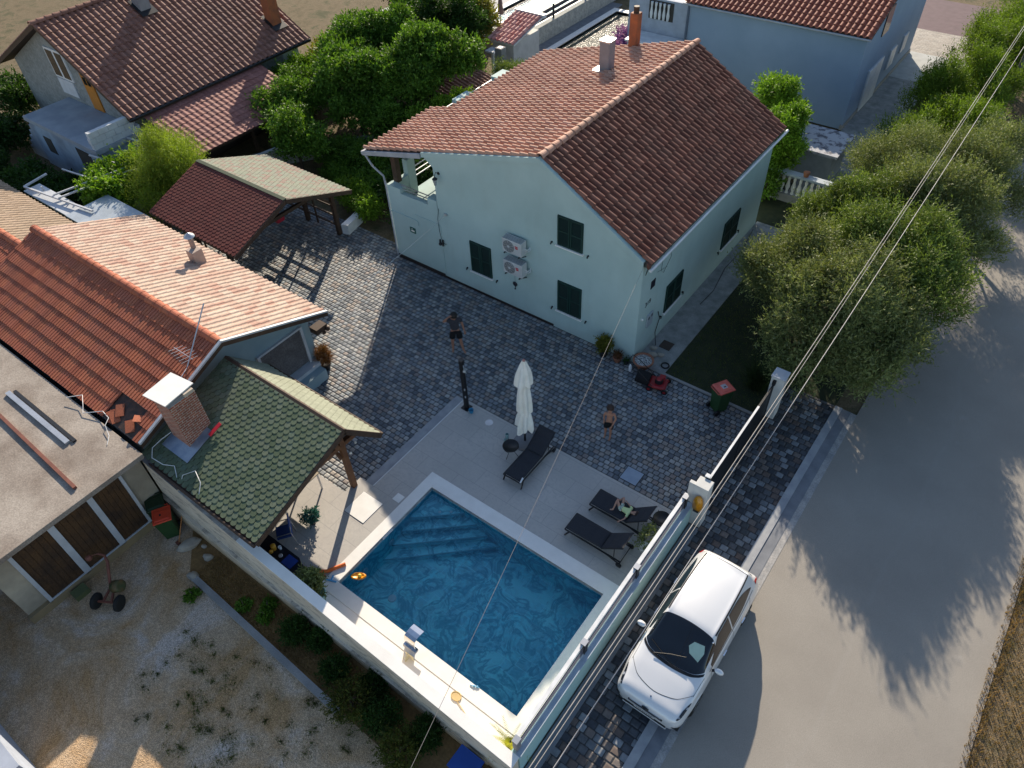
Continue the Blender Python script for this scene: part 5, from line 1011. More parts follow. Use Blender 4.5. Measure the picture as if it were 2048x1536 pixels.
# bamboo clump behind the tiled house, vines on the trellis
tree('bamboo', -20.6, -3.6, [(-20.4,-4.2,1.7,1.1,1.0,1.3),(-19.8,-3.0,2.4,1.0,1.0,1.2),(-21.0,-2.6,2.5,.9,.9,1.2),(-20.2,-3.6,3.2,.7,.7,1.0),(-21.8,-3.6,1.9,.8,.8,1.0),(-19.2,-4.0,1.4,.8,.9,.9)], 30000, .14, .022, m_bamb, 'bright yellow green bamboo clump beside the red shingle slope', 'bamboo', seed=101, up=1.1, twig=.5, trunk=.05)
tree('vine', -22.6, -5.2, [(-22.4,-5.4,1.9,.9,.7,.6),(-23.4,-4.6,1.8,.8,.7,.6),(-21.8,-5.0,2.0,.6,.6,.5),(-22.6,-3.6,2.0,.8,.7,.7)], 12000, .14, .10, m_fig, 'broad leaved green vine climbing over the white trellis', 'vine', seed=102, trunk=.04)
DB = 'dark bushes in the shaded garden by the block house'
for i, (x, y, r, h, lab) in enumerate(((-28.0,-6.2,1.5,1.3,'dark bush under the concrete terrace of the block house'), (-31.5,-6.5,1.6,1.4,'dark bush at the left edge below the terrace steps'), (-25.8,-5.6,1.2,1.2,'dark bush between the terrace and the trellis'), (-29.8,-8.8,1.7,1.3,'dark bush behind the tan ridged roof'), (-34.0,-4.5,1.6,1.5,'dark bush beside the terrace steps'), (-36.8,-2.0,1.5,2.0,'dark bush at the gable foot of the block house'), (-26.8,-8.2,1.4,1.1,'low dark bush by the slatted white roof'))):
    tree('bush', x, y, [(x,y,h*.5,r,r*.9,h*.5),(x+.7,y-.4,h*.7,r*.6,r*.6,h*.4),(x-.7,y+.3,h*.6,r*.6,r*.6,h*.4)], 9000, .13, .08, m_darkl, lab, 'bush', DB, seed=110+i, trunk=.05)
tree('bougainvillea', -12.2, 20.2, [(-12.6,20.6,1.2,.7,.8,.8),(-12.0,19.7,1.0,.7,.7,.7),(-11.6,20.4,1.3,.6,.6,.6)], 15000, .10, .07, m_purple, 'purple flowering bougainvillea behind the orange chimney', 'flowering shrub', seed=120, trunk=.05)
tree('tree', 7.7, 25.5, [(7.9,25.5,1.8,1.0,1.2,1.4)], 9000, .12, .04, m_olive2, 'small tree at the right edge beyond the electric pole', seed=121, trunk=.07)
# shrubs in the dry strip below the old wall
SH = 'shrubs in the dry strip below the old wall'
for i, (x, y, r, h, lab) in enumerate(((-2.15,-13.42,.34,.55,'round dark shrub second from the left in the dry strip'), (-1.45,-13.2,.26,.45,'small dark shrub close against the old wall'), (.35,-13.85,.55,.75,'largest shrub at the end of the concrete kerb'), (1.15,-13.65,.42,.6,'dark shrub right of the largest shrub'), (2.05,-13.95,.5,.7,'rounded shrub at the bottom edge of the yard'), (2.3,-13.35,.35,.55,'dark shrub by the wall near the street corner'), (-.6,-13.5,.3,.4,'low dark shrub in the middle of the dry strip'), (.5,-13.25,.3,.4,'low shrub in the shade of the wall'))):
    tree('shrub', x, y, [(x,y,-.3+h*.5,r,r,h*.5)], 5000, .05, .028, m_darkl if i not in (2,4) else M_leaf('leaf_shrub%d' % i, [(.06,.085,.015),(.10,.12,.02),(.05,.07,.015),(.20,.15,.03)]), lab, 'shrub', SH, seed=130+i, trunk=.025, z0=-.3, twig=.10, k=5)
for i, (x, y) in enumerate(((-3.9,-13.7),(-3.35,-13.3),(-5.3,-14.35),(-3.2,-13.6))):
    tree('weed', x, y, [(x,y,-.22,.17,.17,.11)], 700, .07, .04, m_broad, ('leafy weed tuft nearest the kerb in the dry strip', 'leafy weed tuft between the kerb and the old wall', 'grassy green tuft beside the rounded stone', 'smallest weed tuft in the middle of the brown grass')[i], 'weed', 'weeds at the dry strip', seed=140+i, trunk=.01, z0=-.3, twig=.06, k=4)
def blades(name, spots, hgt, mat, label, cat=None, kind=None, seed=1, lean=.35, wd=.006):
    rs = np.random.RandomState(seed); sp = np.array(spots, float); n = len(sp); a = rs.rand(n)*6.283; h = hgt*(.5+rs.rand(n)); ln = lean*h*(rs.rand(n)+.2)
    dx = np.cos(a)*ln; dy = np.sin(a)*ln; w = wd*(.6+rs.rand(n)); px = -np.sin(a)*w; py = np.cos(a)*w; z = np.zeros(n)
    v = np.stack([sp+np.stack([px,py,z],1), sp-np.stack([px,py,z],1), sp+np.stack([dx*.5-px*.7,dy*.5-py*.7,h*.65],1), sp+np.stack([dx*.5+px*.7,dy*.5+py*.7,h*.65],1), sp+np.stack([dx,dy,h],1)], 1)
    base = sp.mean(0); base[2] = sp[:,2].min(); v = (v-base).reshape(-1,3); F = []
    for i in range(n): b = 5*i; F += [(b,b+1,b+2,b+3),(b+3,b+2,b+4)]
    me = bpy.data.meshes.new(name); me.from_pydata(v.tolist(), [], F); at = me.attributes.new('rnd','FLOAT','FACE'); at.data.foreach_set('value', np.repeat(rs.rand(n),2).astype(np.float32)); me.materials.append(mat); me.update()
    o = bpy.data.objects.new(name, me); o.location = base; COL.objects.link(o); return tag(o, label, cat, None, kind)
rs = np.random.RandomState(5)
def scatter(n, x0, x1, y0, y1, z, clump=0, cr=.3):
    if not clump: return np.stack([rs.uniform(x0,x1,n), rs.uniform(y0,y1,n), np.full(n,z)],1)
    cx = rs.uniform(x0,x1,clump); cy = rs.uniform(y0,y1,clump); i = rs.randint(0,clump,n); r = np.abs(rs.normal(0,cr,n))*(.4+rs.rand(clump))[i]; a = rs.rand(n)*6.283
    return np.stack([cx[i]+r*np.cos(a)*1.3, np.minimum(cy[i]+r*np.sin(a), y1+.1), np.full(n,z)],1)
blades('grass', scatter(9000, 1.2, 4.5, .2, 9.5, -.01), .05, m_grassb, 'short dark lawn grass beside the house', None, 'stuff', 2)
s_ = scatter(14000, -5.8, 1.2, -13.95, -13.08, -.3); blades('dry_grass', s_, .05, m_straw, 'dry brown grass in the strip below the old wall', None, 'stuff', 3)
s_ = scatter(9000, -4.6, 1.6, -17.2, -14.3, -.3, 90, .13); blades('yard_grass', s_, .04, m_grassb, 'patchy green grass growing through the yard gravel', None, 'stuff', 4)
s_ = np.vstack([scatter(16000, 12.35, 15.5, -9, 2, -.06), scatter(2500, 12.2, 12.5, -9, 2, -.04)]); blades('verge_grass', s_, .09, m_straw, 'dry grass on the verge at the right edge of the road', None, 'stuff', 6)
# concrete kerb and stones in the yard
one('yard_kerb', MB().extr([(-5.85,-13.9,-.35),(-5.85,-14.08,-.35),(-3.4,-14.14,-.35),(.15,-14.25,-.35),(.15,-14.07,-.35),(-3.4,-13.97,-.35)], (0,0,.17)), m_conc, 'weathered concrete kerb edging the dry strip in the gravel yard', 'kerb')
def rock(x, y, z, r, sx, sy, sz, lab, seed, rot=0, grp='loose stones at the foot of the old wall'):
    bm = bmesh.new(); bmesh.ops.create_icosphere(bm, subdivisions=3, radius=1); rr = random.Random(seed); ph = [rr.uniform(0,6) for _ in range(6)]
    for v in bm.verts:
        c = v.co.copy(); f = 1+.14*math.sin(3*c.x+ph[0])*math.sin(2.5*c.y+ph[1])+.10*math.sin(5*c.z+ph[2]+2*c.x)+.05*math.sin(9*c.y+ph[3]); v.co = Vector((c.x*r*sx*f, c.y*r*sy*f, max(c.z,-.6)*r*sz*f))
    me = bpy.data.meshes.new('stone'); bm.to_mesh(me); bm.free(); me.materials.append(m_rock)
    for p in me.polygons: p.use_smooth = True
    o = bpy.data.objects.new('stone', me); o.location = (x, y, z+.5*r*sz); o.rotation_euler = (0,0,rot); COL.objects.link(o); tag(o, lab, 'stone', grp)
m_rock = M('rock', (.40,.36,.30), .9, (.30,.26,.21), 4, .5, 25)
rock(-6.72,-13.42,-.3,.24,1.3,.7,.55,'largest pale stone leaning near the rake handle',1,1.1); rock(-6.35,-13.2,-.3,.08,1,.8,.7,'smallest pale stone next to the largest one',2)
rock(-5.95,-13.35,-.3,.13,1.1,.8,.7,'pale stone against the foot of the wall',3,.5); rock(-5.78,-13.98,-.3,.15,1.2,.9,.7,'rounded pale stone at the end of the kerb',4)
# ---------------------------------------------------------------- terrace furniture
m_fab = M('black_fabric', (.022,.024,.030), .9, (.030,.032,.040), 30, .3, 90)
m_blk = M('black_frame', (.012,.012,.014), .4)
def lounger(x, y, rz, ang, label):
    t = thing('sun_lounger', label, 'sun lounger', (x, y, .1), rz, 'black sun loungers on the pool terrace'); W2 = .31; A = R_(ang); zs = .30
    hx, hz = 1.12+.82*math.cos(A), zs+.82*math.sin(A)
    def pad(p, q, n, nm):
        g = MB(); p = Vector(p); q = Vector(q); d = q-p; up = Vector((-d.z, 0, d.x)).normalized(); g.smooth = True
        rows = n*6; V = []; F = []
        for i in range(rows+1):
            s = i/rows; f = (s*n) % 1 if i < rows else 1; puff = .026*abs(math.sin(math.pi*s*n))**.45
            for j in range(9):
                yy = -W2+.02+(2*W2-.04)*j/8; e = 1-(abs(j-4)/4)**6; V.append(p+d*s+Vector((0,yy,0))+up*(.012+puff*e))
            for j in (8, 0): V.append(p+d*s+Vector((0,(-W2+.02) if j == 0 else (W2-.02),0))+up*.002)
        for i in range(rows):
            for j in range(11):
                a = i*11+j; b = i*11+(j+1) % 11; F.append((a, b, b+11, a+11))
        F += [tuple(range(10,-1,-1)), tuple(range(rows*11, rows*11+11))]
        g.add(V, F); return g.build(nm, m_fab, t, world=False)
    pad((0,0,zs), (1.12,0,zs), 3, 'seat_pad'); pad((1.125,0,zs), (hx,0,hz), 3, 'back_pad')
    for s in (-1, 1):
        MB().bar((-.02,s*W2,zs-.03), (1.72,s*W2,zs-.10), .028, .045).build('side_rail', m_blk, t, world=False)
        MB().bar((1.12,s*(W2-.03),zs-.01), (hx+.02,s*(W2-.03),hz), .026).build('back_rail', m_blk, t, world=False)
        MB().bar((.12,s*W2,zs-.04), (-.02,s*(W2+.01),.0), .03, .04).build('leg', m_blk, t, world=False)
        MB().bar((1.50,s*(W2-.05),zs-.10), (1.12+.5*math.cos(A),s*(W2-.05),zs+.5*math.sin(A)), .018).build('prop', m_blk, t, world=False)
        MB().bar((1.20,s*W2,zs-.07), (1.66,s*(W2+.0),.085), .028).build('rear_leg', m_blk, t, world=False)
        w = MB().cyl((1.70,s*(W2+.02),.085), (1.70,s*(W2+.055),.085), .085, .085, 18).build('wheel', m_blk, t, world=False)
        h = MB().cyl((1.70,s*(W2+.0555),.085), (1.70,s*(W2+.062),.085), .045, .04, 12).build('hub', m_dark, None); h.parent = w
    MB().bar((1.70,-W2,.085), (1.70,W2,.085), .02).build('axle', m_blk, t, world=False); MB().bar((-.02,-W2,zs-.03), (-.02,W2,zs-.03), .03).build('foot_rail', m_blk, t, world=False); MB().bar((hx,-W2+.03,hz), (hx,W2-.03,hz), .028).build('head_rail', m_blk, t, world=False)
    return t
lounger(-.26, -6.56, R_(91), 30, 'black padded sun lounger beside the closed parasol')
lounger(2.08, -5.72, R_(1), 44, 'black padded sun lounger with a child lying on it')
lounger(1.97, -6.80, R_(1), 42, 'empty black padded sun lounger nearest the pool coping')
def rtable(x, y, label):
    t = thing('side_table', label, 'side table', (x, y, .1), 0, 'small round black side tables')
    MB().lathe([(.24,.43),(.25,.44),(.25,.47),(.235,.47),(.232,.455),(.001,.455)], (0,0,0), 28).build('top', m_blk, t, world=False)
    for k in range(3):
        a = k*2.094+.4; c, s = math.cos(a), math.sin(a); MB().tube([(c*.25,s*.25,.52),(c*.25,s*.25,.44),(c*.10,s*.10,.2),(c*.22,s*.22,.0)], .009, 6).build('leg', m_blk, t, world=False)
rtable(-.94, -5.72, 'round black side table beside the parasol and its lounger'); rtable(4.0, -5.40, 'round black side table tucked against the street wall')
# parasol
um = thing('parasol', 'closed white parasol with wooden pole on a stone base', 'parasol', (-.90, -5.06, .1))
m_canv = M('white_canvas', (.80,.78,.72), .85, (.72,.70,.64), 5, .3, 30)
MB().lathe([(.001,0),(.36,0),(.36,.03),(.30,.075),(.05,.09),(.001,.09)], (0,0,0), 28).build('base', M('base_stone', (.22,.22,.23), .85), um, world=False)
um_t = Vector((-.12,.24,3.28)); up_ = lambda z: Vector((um_t.x*z/3.28, um_t.y*z/3.28, z))
MB().tube([up_(.05), up_(3.26)], .024, 10).build('pole', M('pole_wood', (.34,.12,.05), .5), um, world=False)
MB().cyl(up_(.05), up_(.42), .035, .033, 12).build('collar', m_dark, um, world=False)
def drape(z0, z1, r0, r1, folds, seed, nm, hem=.05, side=0):
    rs = random.Random(seed); V = []; F = []; nh = 14; nn = 48; ph = rs.uniform(0,6)
    for i in range(nh+1):
        s = i/nh; z = z0+(z1-z0)*s; r = r0+(r1-r0)*s+.035*math.sin(math.pi*s)
        for j in range(nn):
            a = 2*math.pi*j/nn; f = 1+(.30-.18*s)*math.sin(folds*a+ph+.8*math.sin(3*s+ph))+.14*math.sin(2*a+seed+2*s)+side*math.cos(a-5.2)*(1-s)
            zz = z + (hem*math.sin(folds*a*.5+ph)*(1-s)**2); c = up_(zz); V.append((c.x+r*f*math.cos(a), c.y+r*f*math.sin(a), zz))
    for i in range(nh):
        for j in range(nn): a = i*nn+j; b = i*nn+(j+1) % nn; F.append((a,b,b+nn,a+nn))
    g = MB(); g.smooth = True; g.add(V, F); g.build(nm, m_canv, um, world=False)
drape(.62, 1.42, .22, .15, 7, 1, 'canopy_panel', .12, .25); drape(1.32, 2.62, .19, .13, 6, 2, 'canopy_panel', .05); drape(2.42, 3.25, .215, .05, 6, 5, 'canopy_vent', .06, .3)
g = MB(); g.tube([up_(1.36)+Vector((.17*math.cos(a*.52),.17*math.sin(a*.52),0)) for a in range(13)], .012, 5, False); g.build('strap', m_canv, um, world=False)
MB().ball(up_(3.27), .045, 7).build('finial', M('finial', (.45,.22,.20), .5), um, world=False)
# solar shower
sho = thing('garden_shower', 'tall black solar shower post with chrome fittings on the deck corner', 'shower', (-3.31, -4.97, .1))
MB().cyl((0,0,0),(0,0,2.12),.085,.085,20).build('column', m_blk, sho, world=False, bevel=.008); MB().box(-.14,-.14,0,.14,.14,.02).build('base', m_blk, sho, world=False)
MB().cyl((0,0,2.121),(0,0,2.16),.09,.08,20).build('cap', m_dark, sho, world=False)
g = MB().tube([(.08,-.02,1.98),(.16,-.08,1.97),(.19,-.11,1.88)], .012, 6); g.cyl((.19,-.11,1.88),(.20,-.12,1.84),.045,.05,12); g.build('shower_head', m_alu, sho, world=False)
for z in (.95, .62): g = MB().cyl((.06,-.06,z),(.11,-.11,z),.022,.02,10); g.bar((.11,-.11,z),(.13,-.12,z+.07),.014); g.build('tap', m_alu, sho, world=False)
bu = thing('bucket', 'small blue bucket at the foot of the black shower', 'bucket', (-3.05, -5.05, .1))
MB().lathe([(.06,0),(.085,.13),(.075,.13),(.055,.02),(.001,.02)], (0,0,0), 18).build('shell', M('bucket_blue', (.02,.22,.38), .4), bu, world=False)
one('drain_cover', MB().cyl((-2.31,-5.07,.1),(-2.31,-5.07,.106),.13,.13,24), m_alu, 'round metal drain cover in the deck tiles', 'drain cover')
m_hatch = M('hatch_steel', (.30,.36,.44), .5, (.25,.31,.39), 4, .1, 60)
hc = thing('manhole_cover', 'square steel access cover set in the courtyard cobbles', 'manhole cover', (2.42, -4.23, 0))
MB().box(-.29,-.28,0,.29,.28,.006).build('frame', m_blk, hc, world=False); MB().box(-.265,-.255,.0062,.265,.255,.012).build('lid', m_hatch, hc, world=False)
one('skimmer_lid', MB().box(-2.82,-9.02,.1,-2.56,-8.76,.108), m_coping, 'small square white skimmer lid beside the pool coping', 'lid')
sl_ = thing('deck_hatch', 'large pale square stone hatch in the sunlit deck beside the pavilion post', 'hatch', (-3.30, -9.72, .1))
MB().box(-.40,-.42,0,.40,.42,.004).build('gap_frame', m_gutter, sl_, world=False); MB().box(-.385,-.405,.0042,.385,.405,.018).build('slab', m_coping, sl_, world=False)
jug = thing('glass_jug', 'clear glass jug and tumbler beside the round side table', 'jug', (-1.45, -5.25, .1))
mgl = M('pale_glass', (.25,.42,.42), .1, spec=.8); MB().lathe([(.05,0),(.06,.16),(.05,.2),(.045,.2),(.055,.15),(.045,.01),(.001,.01)], (0,0,0), 16).build('jug', mgl, jug, world=False); MB().lathe([(.03,0),(.035,.1),(.03,.1),(.026,.01),(.001,.01)], (.02,-.14,0), 12).build('tumbler', mgl, jug, world=False)
one('sunscreen_bottle', MB().cyl((.02,-6.42,.44),(.06,-6.60,.44),.028,.024,12), m_whitem, 'white bottle on the foot end of the lounger beside the parasol', 'bottle')
# pool bits
bl = thing('water_blade', 'polished steel waterfall blade arching over the pool edge', 'waterfall', (.65, -11.95, .115))
m_steel = M('polished_steel', (.75,.76,.78), .12, metal=1.)
g = MB(); V = []; F = []; prof_ = [(-.08,0),(-.08,.25),(-.03,.36),(.06,.40),(.18,.40),(.32,.37)]
for (yy, zz) in prof_:
    for xx in (-.17, .17): V.append((xx, yy, zz))
for (yy, zz) in prof_:
    for xx in (-.17, .17): V.append((xx, yy-.02, zz+.025))
n_ = len(prof_)
for i in range(n_-1): F += [(2*i,2*i+1,2*i+3,2*i+2), (2*n_+2*i,2*n_+2*i+2,2*n_+2*i+3,2*n_+2*i+1), (2*i,2*i+2,2*n_+2*i+2,2*n_+2*i), (2*i+1,2*n_+2*i+1,2*n_+2*i+3,2*i+3)]
F += [(2*n_-2,2*n_-1,4*n_-1,4*n_-2)]
g.add(V, F); g.build('blade', m_steel, bl, world=False); MB().box(-.2,-.14,0,.2,-.02,.02).build('foot', m_steel, bl, world=False)
ss = thing('pool_sign', 'small folded pale card stand on the white pool edge', 'card stand', (.84, -12.25, .1)); m_card = M('card', (.66,.62,.45), .7)
MB().extr([(-.15,0,0),(.12,0,0),(.12,0,.24),(-.15,0,.2)], (0,.012,0)).build('panel', m_card, ss, world=False); MB().extr([(-.05,-.02,0),(-.05,-.15,0),(-.05,-.12,.2),(-.05,-.02,.22)], (.012,0,0)).build('panel', m_card, ss, world=False)
nw = thing('skimming_net', 'straw coloured hand net lying on the white pool edge', 'net', (2.5, -12.38, .1)); m_net = M('net_straw', (.60,.45,.22), .8)
MB().tube([(-.15+.13*math.cos(a*.4),.08+.10*math.sin(a*.4),.02) for a in range(17)], .012, 6, False).build('hoop', m_net, nw, world=False); MB().lathe([(.001,.005),(.11,.012),(.12,.02)], (-.15,.08,0), 18, None, 1, .8).build('mesh', m_net, nw, world=False); MB().tube([(-.06,.0,.02),(.42,-.15,.015)], .009, 6).build('handle', m_net, nw, world=False)
one('rope_float', MB().ball((2.55,-11.87,.13),.03,6).ball((2.62,-11.84,.13),.03,6).tube([(2.45,-11.9,.13),(2.55,-11.88,.14),(2.68,-11.83,.13)], .012, 6), M('float_blue', (.15,.40,.62), .5), 'short blue and white float line at the lower pool coping', 'float')
m_or = M('orange_foam', (.72,.16,.035), .6)
one('pool_noodle', MB().tube([(-3.35,-12.15,.16),(-2.95,-12.05,.16),(-2.6,-11.80,.16),(-2.35,-11.35,.16)], .05, 12), m_or, 'orange foam pool noodle lying across the deck corner', 'pool noodle')
one('noodle', MB().tube([(-3.3,-12.3,.13),(-2.9,-12.13,.13),(-2.55,-11.92,.14)], .03, 10), M('noodle_dark', (.60,.10,.03), .6), 'thin darker orange strap beside the foam pool noodle', 'strap')
ty = thing('toy_boat', 'orange and yellow inflatable boat toy floating in the pool corner', 'toy boat', (-1.90, -11.36, -.05), R_(35))
MB().lathe([(.001,-.02),(.15,-.02),(.20,.03),(.17,.07),(.13,.04),(.001,.03)], (0,0,0), 20, None, 1.1, .55).build('hull', M('toy_orange', (.85,.33,.02), .35), ty, world=False); MB().ball((.04,0,.06),.055,8).build('cabin', M('toy_yellow', (.85,.62,.10), .4), ty, world=False)
pbr = thing('pool_brush', 'light blue pool brush head on the white coping corner', 'brush', (-2.33, -11.93, .115), R_(20)); m_lb = M('brush_blue', (.10,.38,.68), .5)
MB().box(-.16,-.02,0,.16,.02,.03).build('bar', m_lb, pbr, world=False); MB().box(-.02,.02,0,.02,.16,.025).build('socket', m_lb, pbr, world=False)
# potted plants
m_terra = M('terracotta_pot', (.33,.14,.08), .8, (.26,.11,.07), 5); m_cer = M('pot_green', (.25,.42,.38), .5)
def potplant(x, y, z, r, h, blobs, n, ll, lw, leaf, potm, label, seed, up=.8, cat='potted plant'):
    t = thing('potted_plant', label, cat, (x, y, z)); MB().lathe([(r*.7,0),(r,h*.85),(r*1.08,h*.86),(r*1.08,h),(r*.92,h),(r*.9,h*.9),(.001,h*.88)], (0,0,0), 20).build('pot', potm, t, world=False)
    o = leafmesh('foliage', [(x+b[0],y+b[1],z+b[2],*b[3:]) for b in blobs], n, ll, lw, leaf, t, seed, twig=.12, k=5, up=up); return t
potplant(-2.14, -12.50, .1, .22, .42, [(-.1,-.02,.85,.34,.32,.32)], 3500, .09, .035, m_olive, m_cer, 'leafy green plant in a pale green pot behind the old wall', 201)
t = thing('potted_plant', 'spiky yellow green cycad plant at the corner of the pool terrace', 'potted plant', (4.05, -12.42, .1)); MB().lathe([(.10,0),(.13,.2),(.09,.2),(.001,.18)], (0,0,0), 16).build('pot', m_dark, t, world=False)
g = MB(); rs = random.Random(9)
for k in range(30):
    a = rs.uniform(0,6.28); ln = rs.uniform(.45,.72); el = rs.uniform(.25,1.25); dr = Vector((math.cos(a)*math.cos(el),math.sin(a)*math.cos(el),math.sin(el))); sd = dr.cross(Vector((0,0,1))).normalized(); pv = None
    for i in range(16):
        s = i/15; c = Vector((0,0,.2))+dr*ln*s+Vector((0,0,-.22*s*s)); 
        if i: 
            for sg_ in (-1,1): e = c+sd*sg_*.085*(1-s*.6)+dr*.05; g.add([c, c+dr*.012, e], [(0,1,2)])
cy = g.build('fronds', M('cycad_yellow', (.42,.42,.02), .5), t, world=False)
m_stones = M('pale_pebbles', (.55,.55,.53), .8, (.10,.10,.10), 28, .8, 30, lo=.45, hi=.55)
potplant(-1.02, -.30, 0, .17, .28, [(0,.02,.5,.22,.18,.26)], 2200, .07, .035, m_yel, m_dark, 'dark pot with a yellow green leafy plant against the gable wall', 202)
potplant(-.48, -.26, 0, .15, .2, [(0,0,.26,.12,.10,.08)], 400, .07, .02, m_brownl, m_terra, 'terracotta bowl with a nearly bare plant near the house corner', 203)
potplant(-.16, -.24, 0, .09, .17, [(0,0,.2,.07,.07,.04)], 200, .05, .02, m_darkl, m_dark, 'smallest dark pot by the gable wall near the house corner', 204)
t = thing('planter_bowl', 'large terracotta bowl full of white pebbles at the house corner', 'planter bowl', (.38, -.02, .02)); MB().lathe([(.20,0),(.33,.26),(.36,.28),(.36,.32),(.31,.32),(.29,.27),(.001,.26)], (0,0,0), 26).build('bowl', m_terra, t, world=False); MB().lathe([(.001,.305),(.2,.30),(.295,.275)], (0,0,0), 20).build('pebbles', m_stones, t, world=False)
one('plastic_bottle', MB().lathe([(.055,0),(.06,.2),(.03,.26),(.025,.31),(.001,.31)], (.12,-.42,0), 16), m_whitem, 'white plastic canister standing at the house corner', 'canister')
for (x,y,r,lab,mm) in ((.40,.62,.13,'pale stone heap beside the pebble bowl on the concrete path',m_rock),(.62,.78,.10,'yellowish stone next to the pale heap on the concrete path',M('yellow_stone',(.36,.28,.12),.9)),(.25,.95,.10,'grey stone closest to the side wall on the concrete path',m_rock)):
    rock(x, y, .02, r, 1.3, .9, .6, lab, int(r*1000), .4, 'stones on the concrete path')
one('doormat', MB().box(.35,1.15,.02,.75,1.55,.045), M('mat_brown', (.07,.05,.04), .95), 'dark square mat on the concrete path below the meter box', 'mat')
one('black_ring', MB().tube([(1.0+.13*math.cos(a*.4),.42+.13*math.sin(a*.4),.05) for a in range(17)], .025, 7, False), m_blk, 'small black rubber ring on the concrete path', 'ring')
potplant(-8.55, -6.25, 0, .17, .25, [(0,0,.55,.2,.2,.38)], 2500, .16, .012, m_brownl, m_dark, 'dry spiky plant in a dark pot at the corner of the low house', 205, up=1.6)
potplant(3.98, -6.3, .1, .14, .22, [(0,.1,.5,.22,.35,.3)], 900, .06, .03, m_olive, m_coping, 'sparse airy plant against the street wall beside the loungers', 206)
one('wall_clutter', MB().box(-8.7,-6.35,1.7,-8.35,-5.9,1.9).ball((-8.3,-5.95,1.75),.09,6).ball((-8.4,-6.05,1.6),.07,6), m_wood_d, 'dark decorative bundle hanging under the pale roof corner', 'decoration')
sgr = thing('ornamental_grass', 'tall clump of dark green ornamental grass beside the gate post', 'ornamental grass', (3.9, 1.3, 0))
rsn = np.random.RandomState(8); sp_ = np.stack([3.9+rsn.normal(0,.10,700), 1.25+rsn.normal(0,.10,700), np.zeros(700)],1); o = blades('blades', sp_, .75, M_leaf('pampas', [(.03,.05,.02),(.05,.08,.03),(.07,.10,.04)]), None, seed=8, lean=.9, wd=.008); o.parent = sgr; o.location = o.location-sgr.location
# lawn mower
lm = thing('lawn_mower', 'red and black push lawn mower with grass bag at the lawn edge', 'lawn mower', (1.25, -.55, 0), R_(14)); m_mr = M('mower_red', (.30,.008,.015), .35, coat=.4)
MB().box(-.28,-.26,.10,.30,.26,.22).build('deck', m_mr, lm, world=False, bevel=.05); MB().cyl((.02,0,.22),(.02,0,.36),.14,.12,18).build('engine', m_blk, lm, world=False); MB().box(.0,.05,.30,.2,.22,.40).build('fuel_tank', m_mr, lm, world=False, bevel=.03); MB().cyl((.02,0,.361),(.02,0,.39),.10,.08,16).build('starter_cover', m_mr, lm, world=False)
for sx_ in (-.24,.28):
    for sy_ in (-.29,.29): w = MB().cyl((sx_,sy_-.025,.1),(sx_,sy_+.025,.1),.10,.10,18).build('wheel', m_blk, lm, world=False); h = MB().cyl((sx_,sy_-.032,.1),(sx_,sy_+.032,.1),.05,.05,10).build('hub', m_mr, None); h.parent = w
MB().extr([(-.28,-.24,.12),(-.28,-.24,.36),(-.72,-.20,.40),(-.78,-.18,.14)], (0,.44,0)).build('grass_bag', M('bag_black', (.01,.01,.012), .9), lm, world=False, bevel=.04); text('CASTOR', .085, m_coping, 'bag_lettering', Matrix.Identity(4), None) if False else None
g = MB().tube([(-.15,-.24,.2),(-.7,-.22,.75),(-.98,-.2,.95),(-1.0,0,.97),(-.98,.2,.95),(-.7,.22,.75),(-.15,.24,.2)], .014, 7); g.build('handle', m_blk, lm, world=False)
# ---------------------------------------------------------------- wheelie bins
m_bing = M('bin_green', (.018,.060,.018), .5); m_bindk = M('bin_green_dark', (.008,.030,.012), .5); m_lidr = M('lid_red', (.62,.055,.02), .45); m_lidp = M('lid_red_faded', (.60,.11,.08), .5)
def bin_(x, y, z, rz, body, lid, label, sticker=None):
    t = thing('wheelie_bin', label, 'wheelie bin', (x, y, z), rz, 'green wheelie bins')
    def fr(z0, w0, d0, z1, w1, d1, xo0=0, xo1=0): return [(-w0/2,-d0/2+xo0,z0),(w0/2,-d0/2+xo0,z0),(w0/2,d0/2+xo0,z0),(-w0/2,d0/2+xo0,z0),(-w1/2,-d1/2+xo1,z1),(w1/2,-d1/2+xo1,z1),(w1/2,d1/2+xo1,z1),(-w1/2,d1/2+xo1,z1)]
    Fb = [(0,3,2,1),(4,5,6,7),(0,1,5,4),(1,2,6,5),(2,3,7,6),(3,0,4,7)]
    MB().add(fr(.03,.38,.36,.94,.48,.50,.04,0), Fb).build('body', body, t, world=False, bevel=.015)
    g = MB().add(fr(.945,.52,.56,.985,.50,.54), Fb); g.add(fr(.986,.44,.40,1.01,.36,.30,-.03,-.03), Fb); g.build('lid', lid, t, world=False, bevel=.012)
    MB().tube([(-.2,.27,.95),(-.2,.33,.97),(.2,.33,.97),(.2,.27,.95)], .014, 7).build('handle', lid, t, world=False)
    for s in (-1, 1): MB().cyl((s*.20,.24,.10),(s*.26,.24,.10),.10,.10,18).build('wheel', m_blk, t, world=False)
    if sticker: MB().box(-.09,-.10,1.0102,.09,.08,1.0115).build('label', sticker[0], t, world=False); MB().box(-.05,-.06,1.0117,.0,.02,1.0125).build('label_print', sticker[1], t, world=False)
bin_(3.32, -.30, 0, R_(150), m_bing, m_lidp, 'green wheelie bin with faded red lid on the cobbles by the lawn', (M('sticker_grey',(.40,.38,.40),.6), m_blk))
bin_(-7.45, -13.45, -.3, R_(60), m_bing, m_lidr, 'green wheelie bin with bright orange red lid beside the garage', (m_lidr, m_blk))
bin_(-7.98, -13.32, -.3, R_(64), m_bindk, m_bindk, 'dark green wheelie bin behind the orange lidded one')
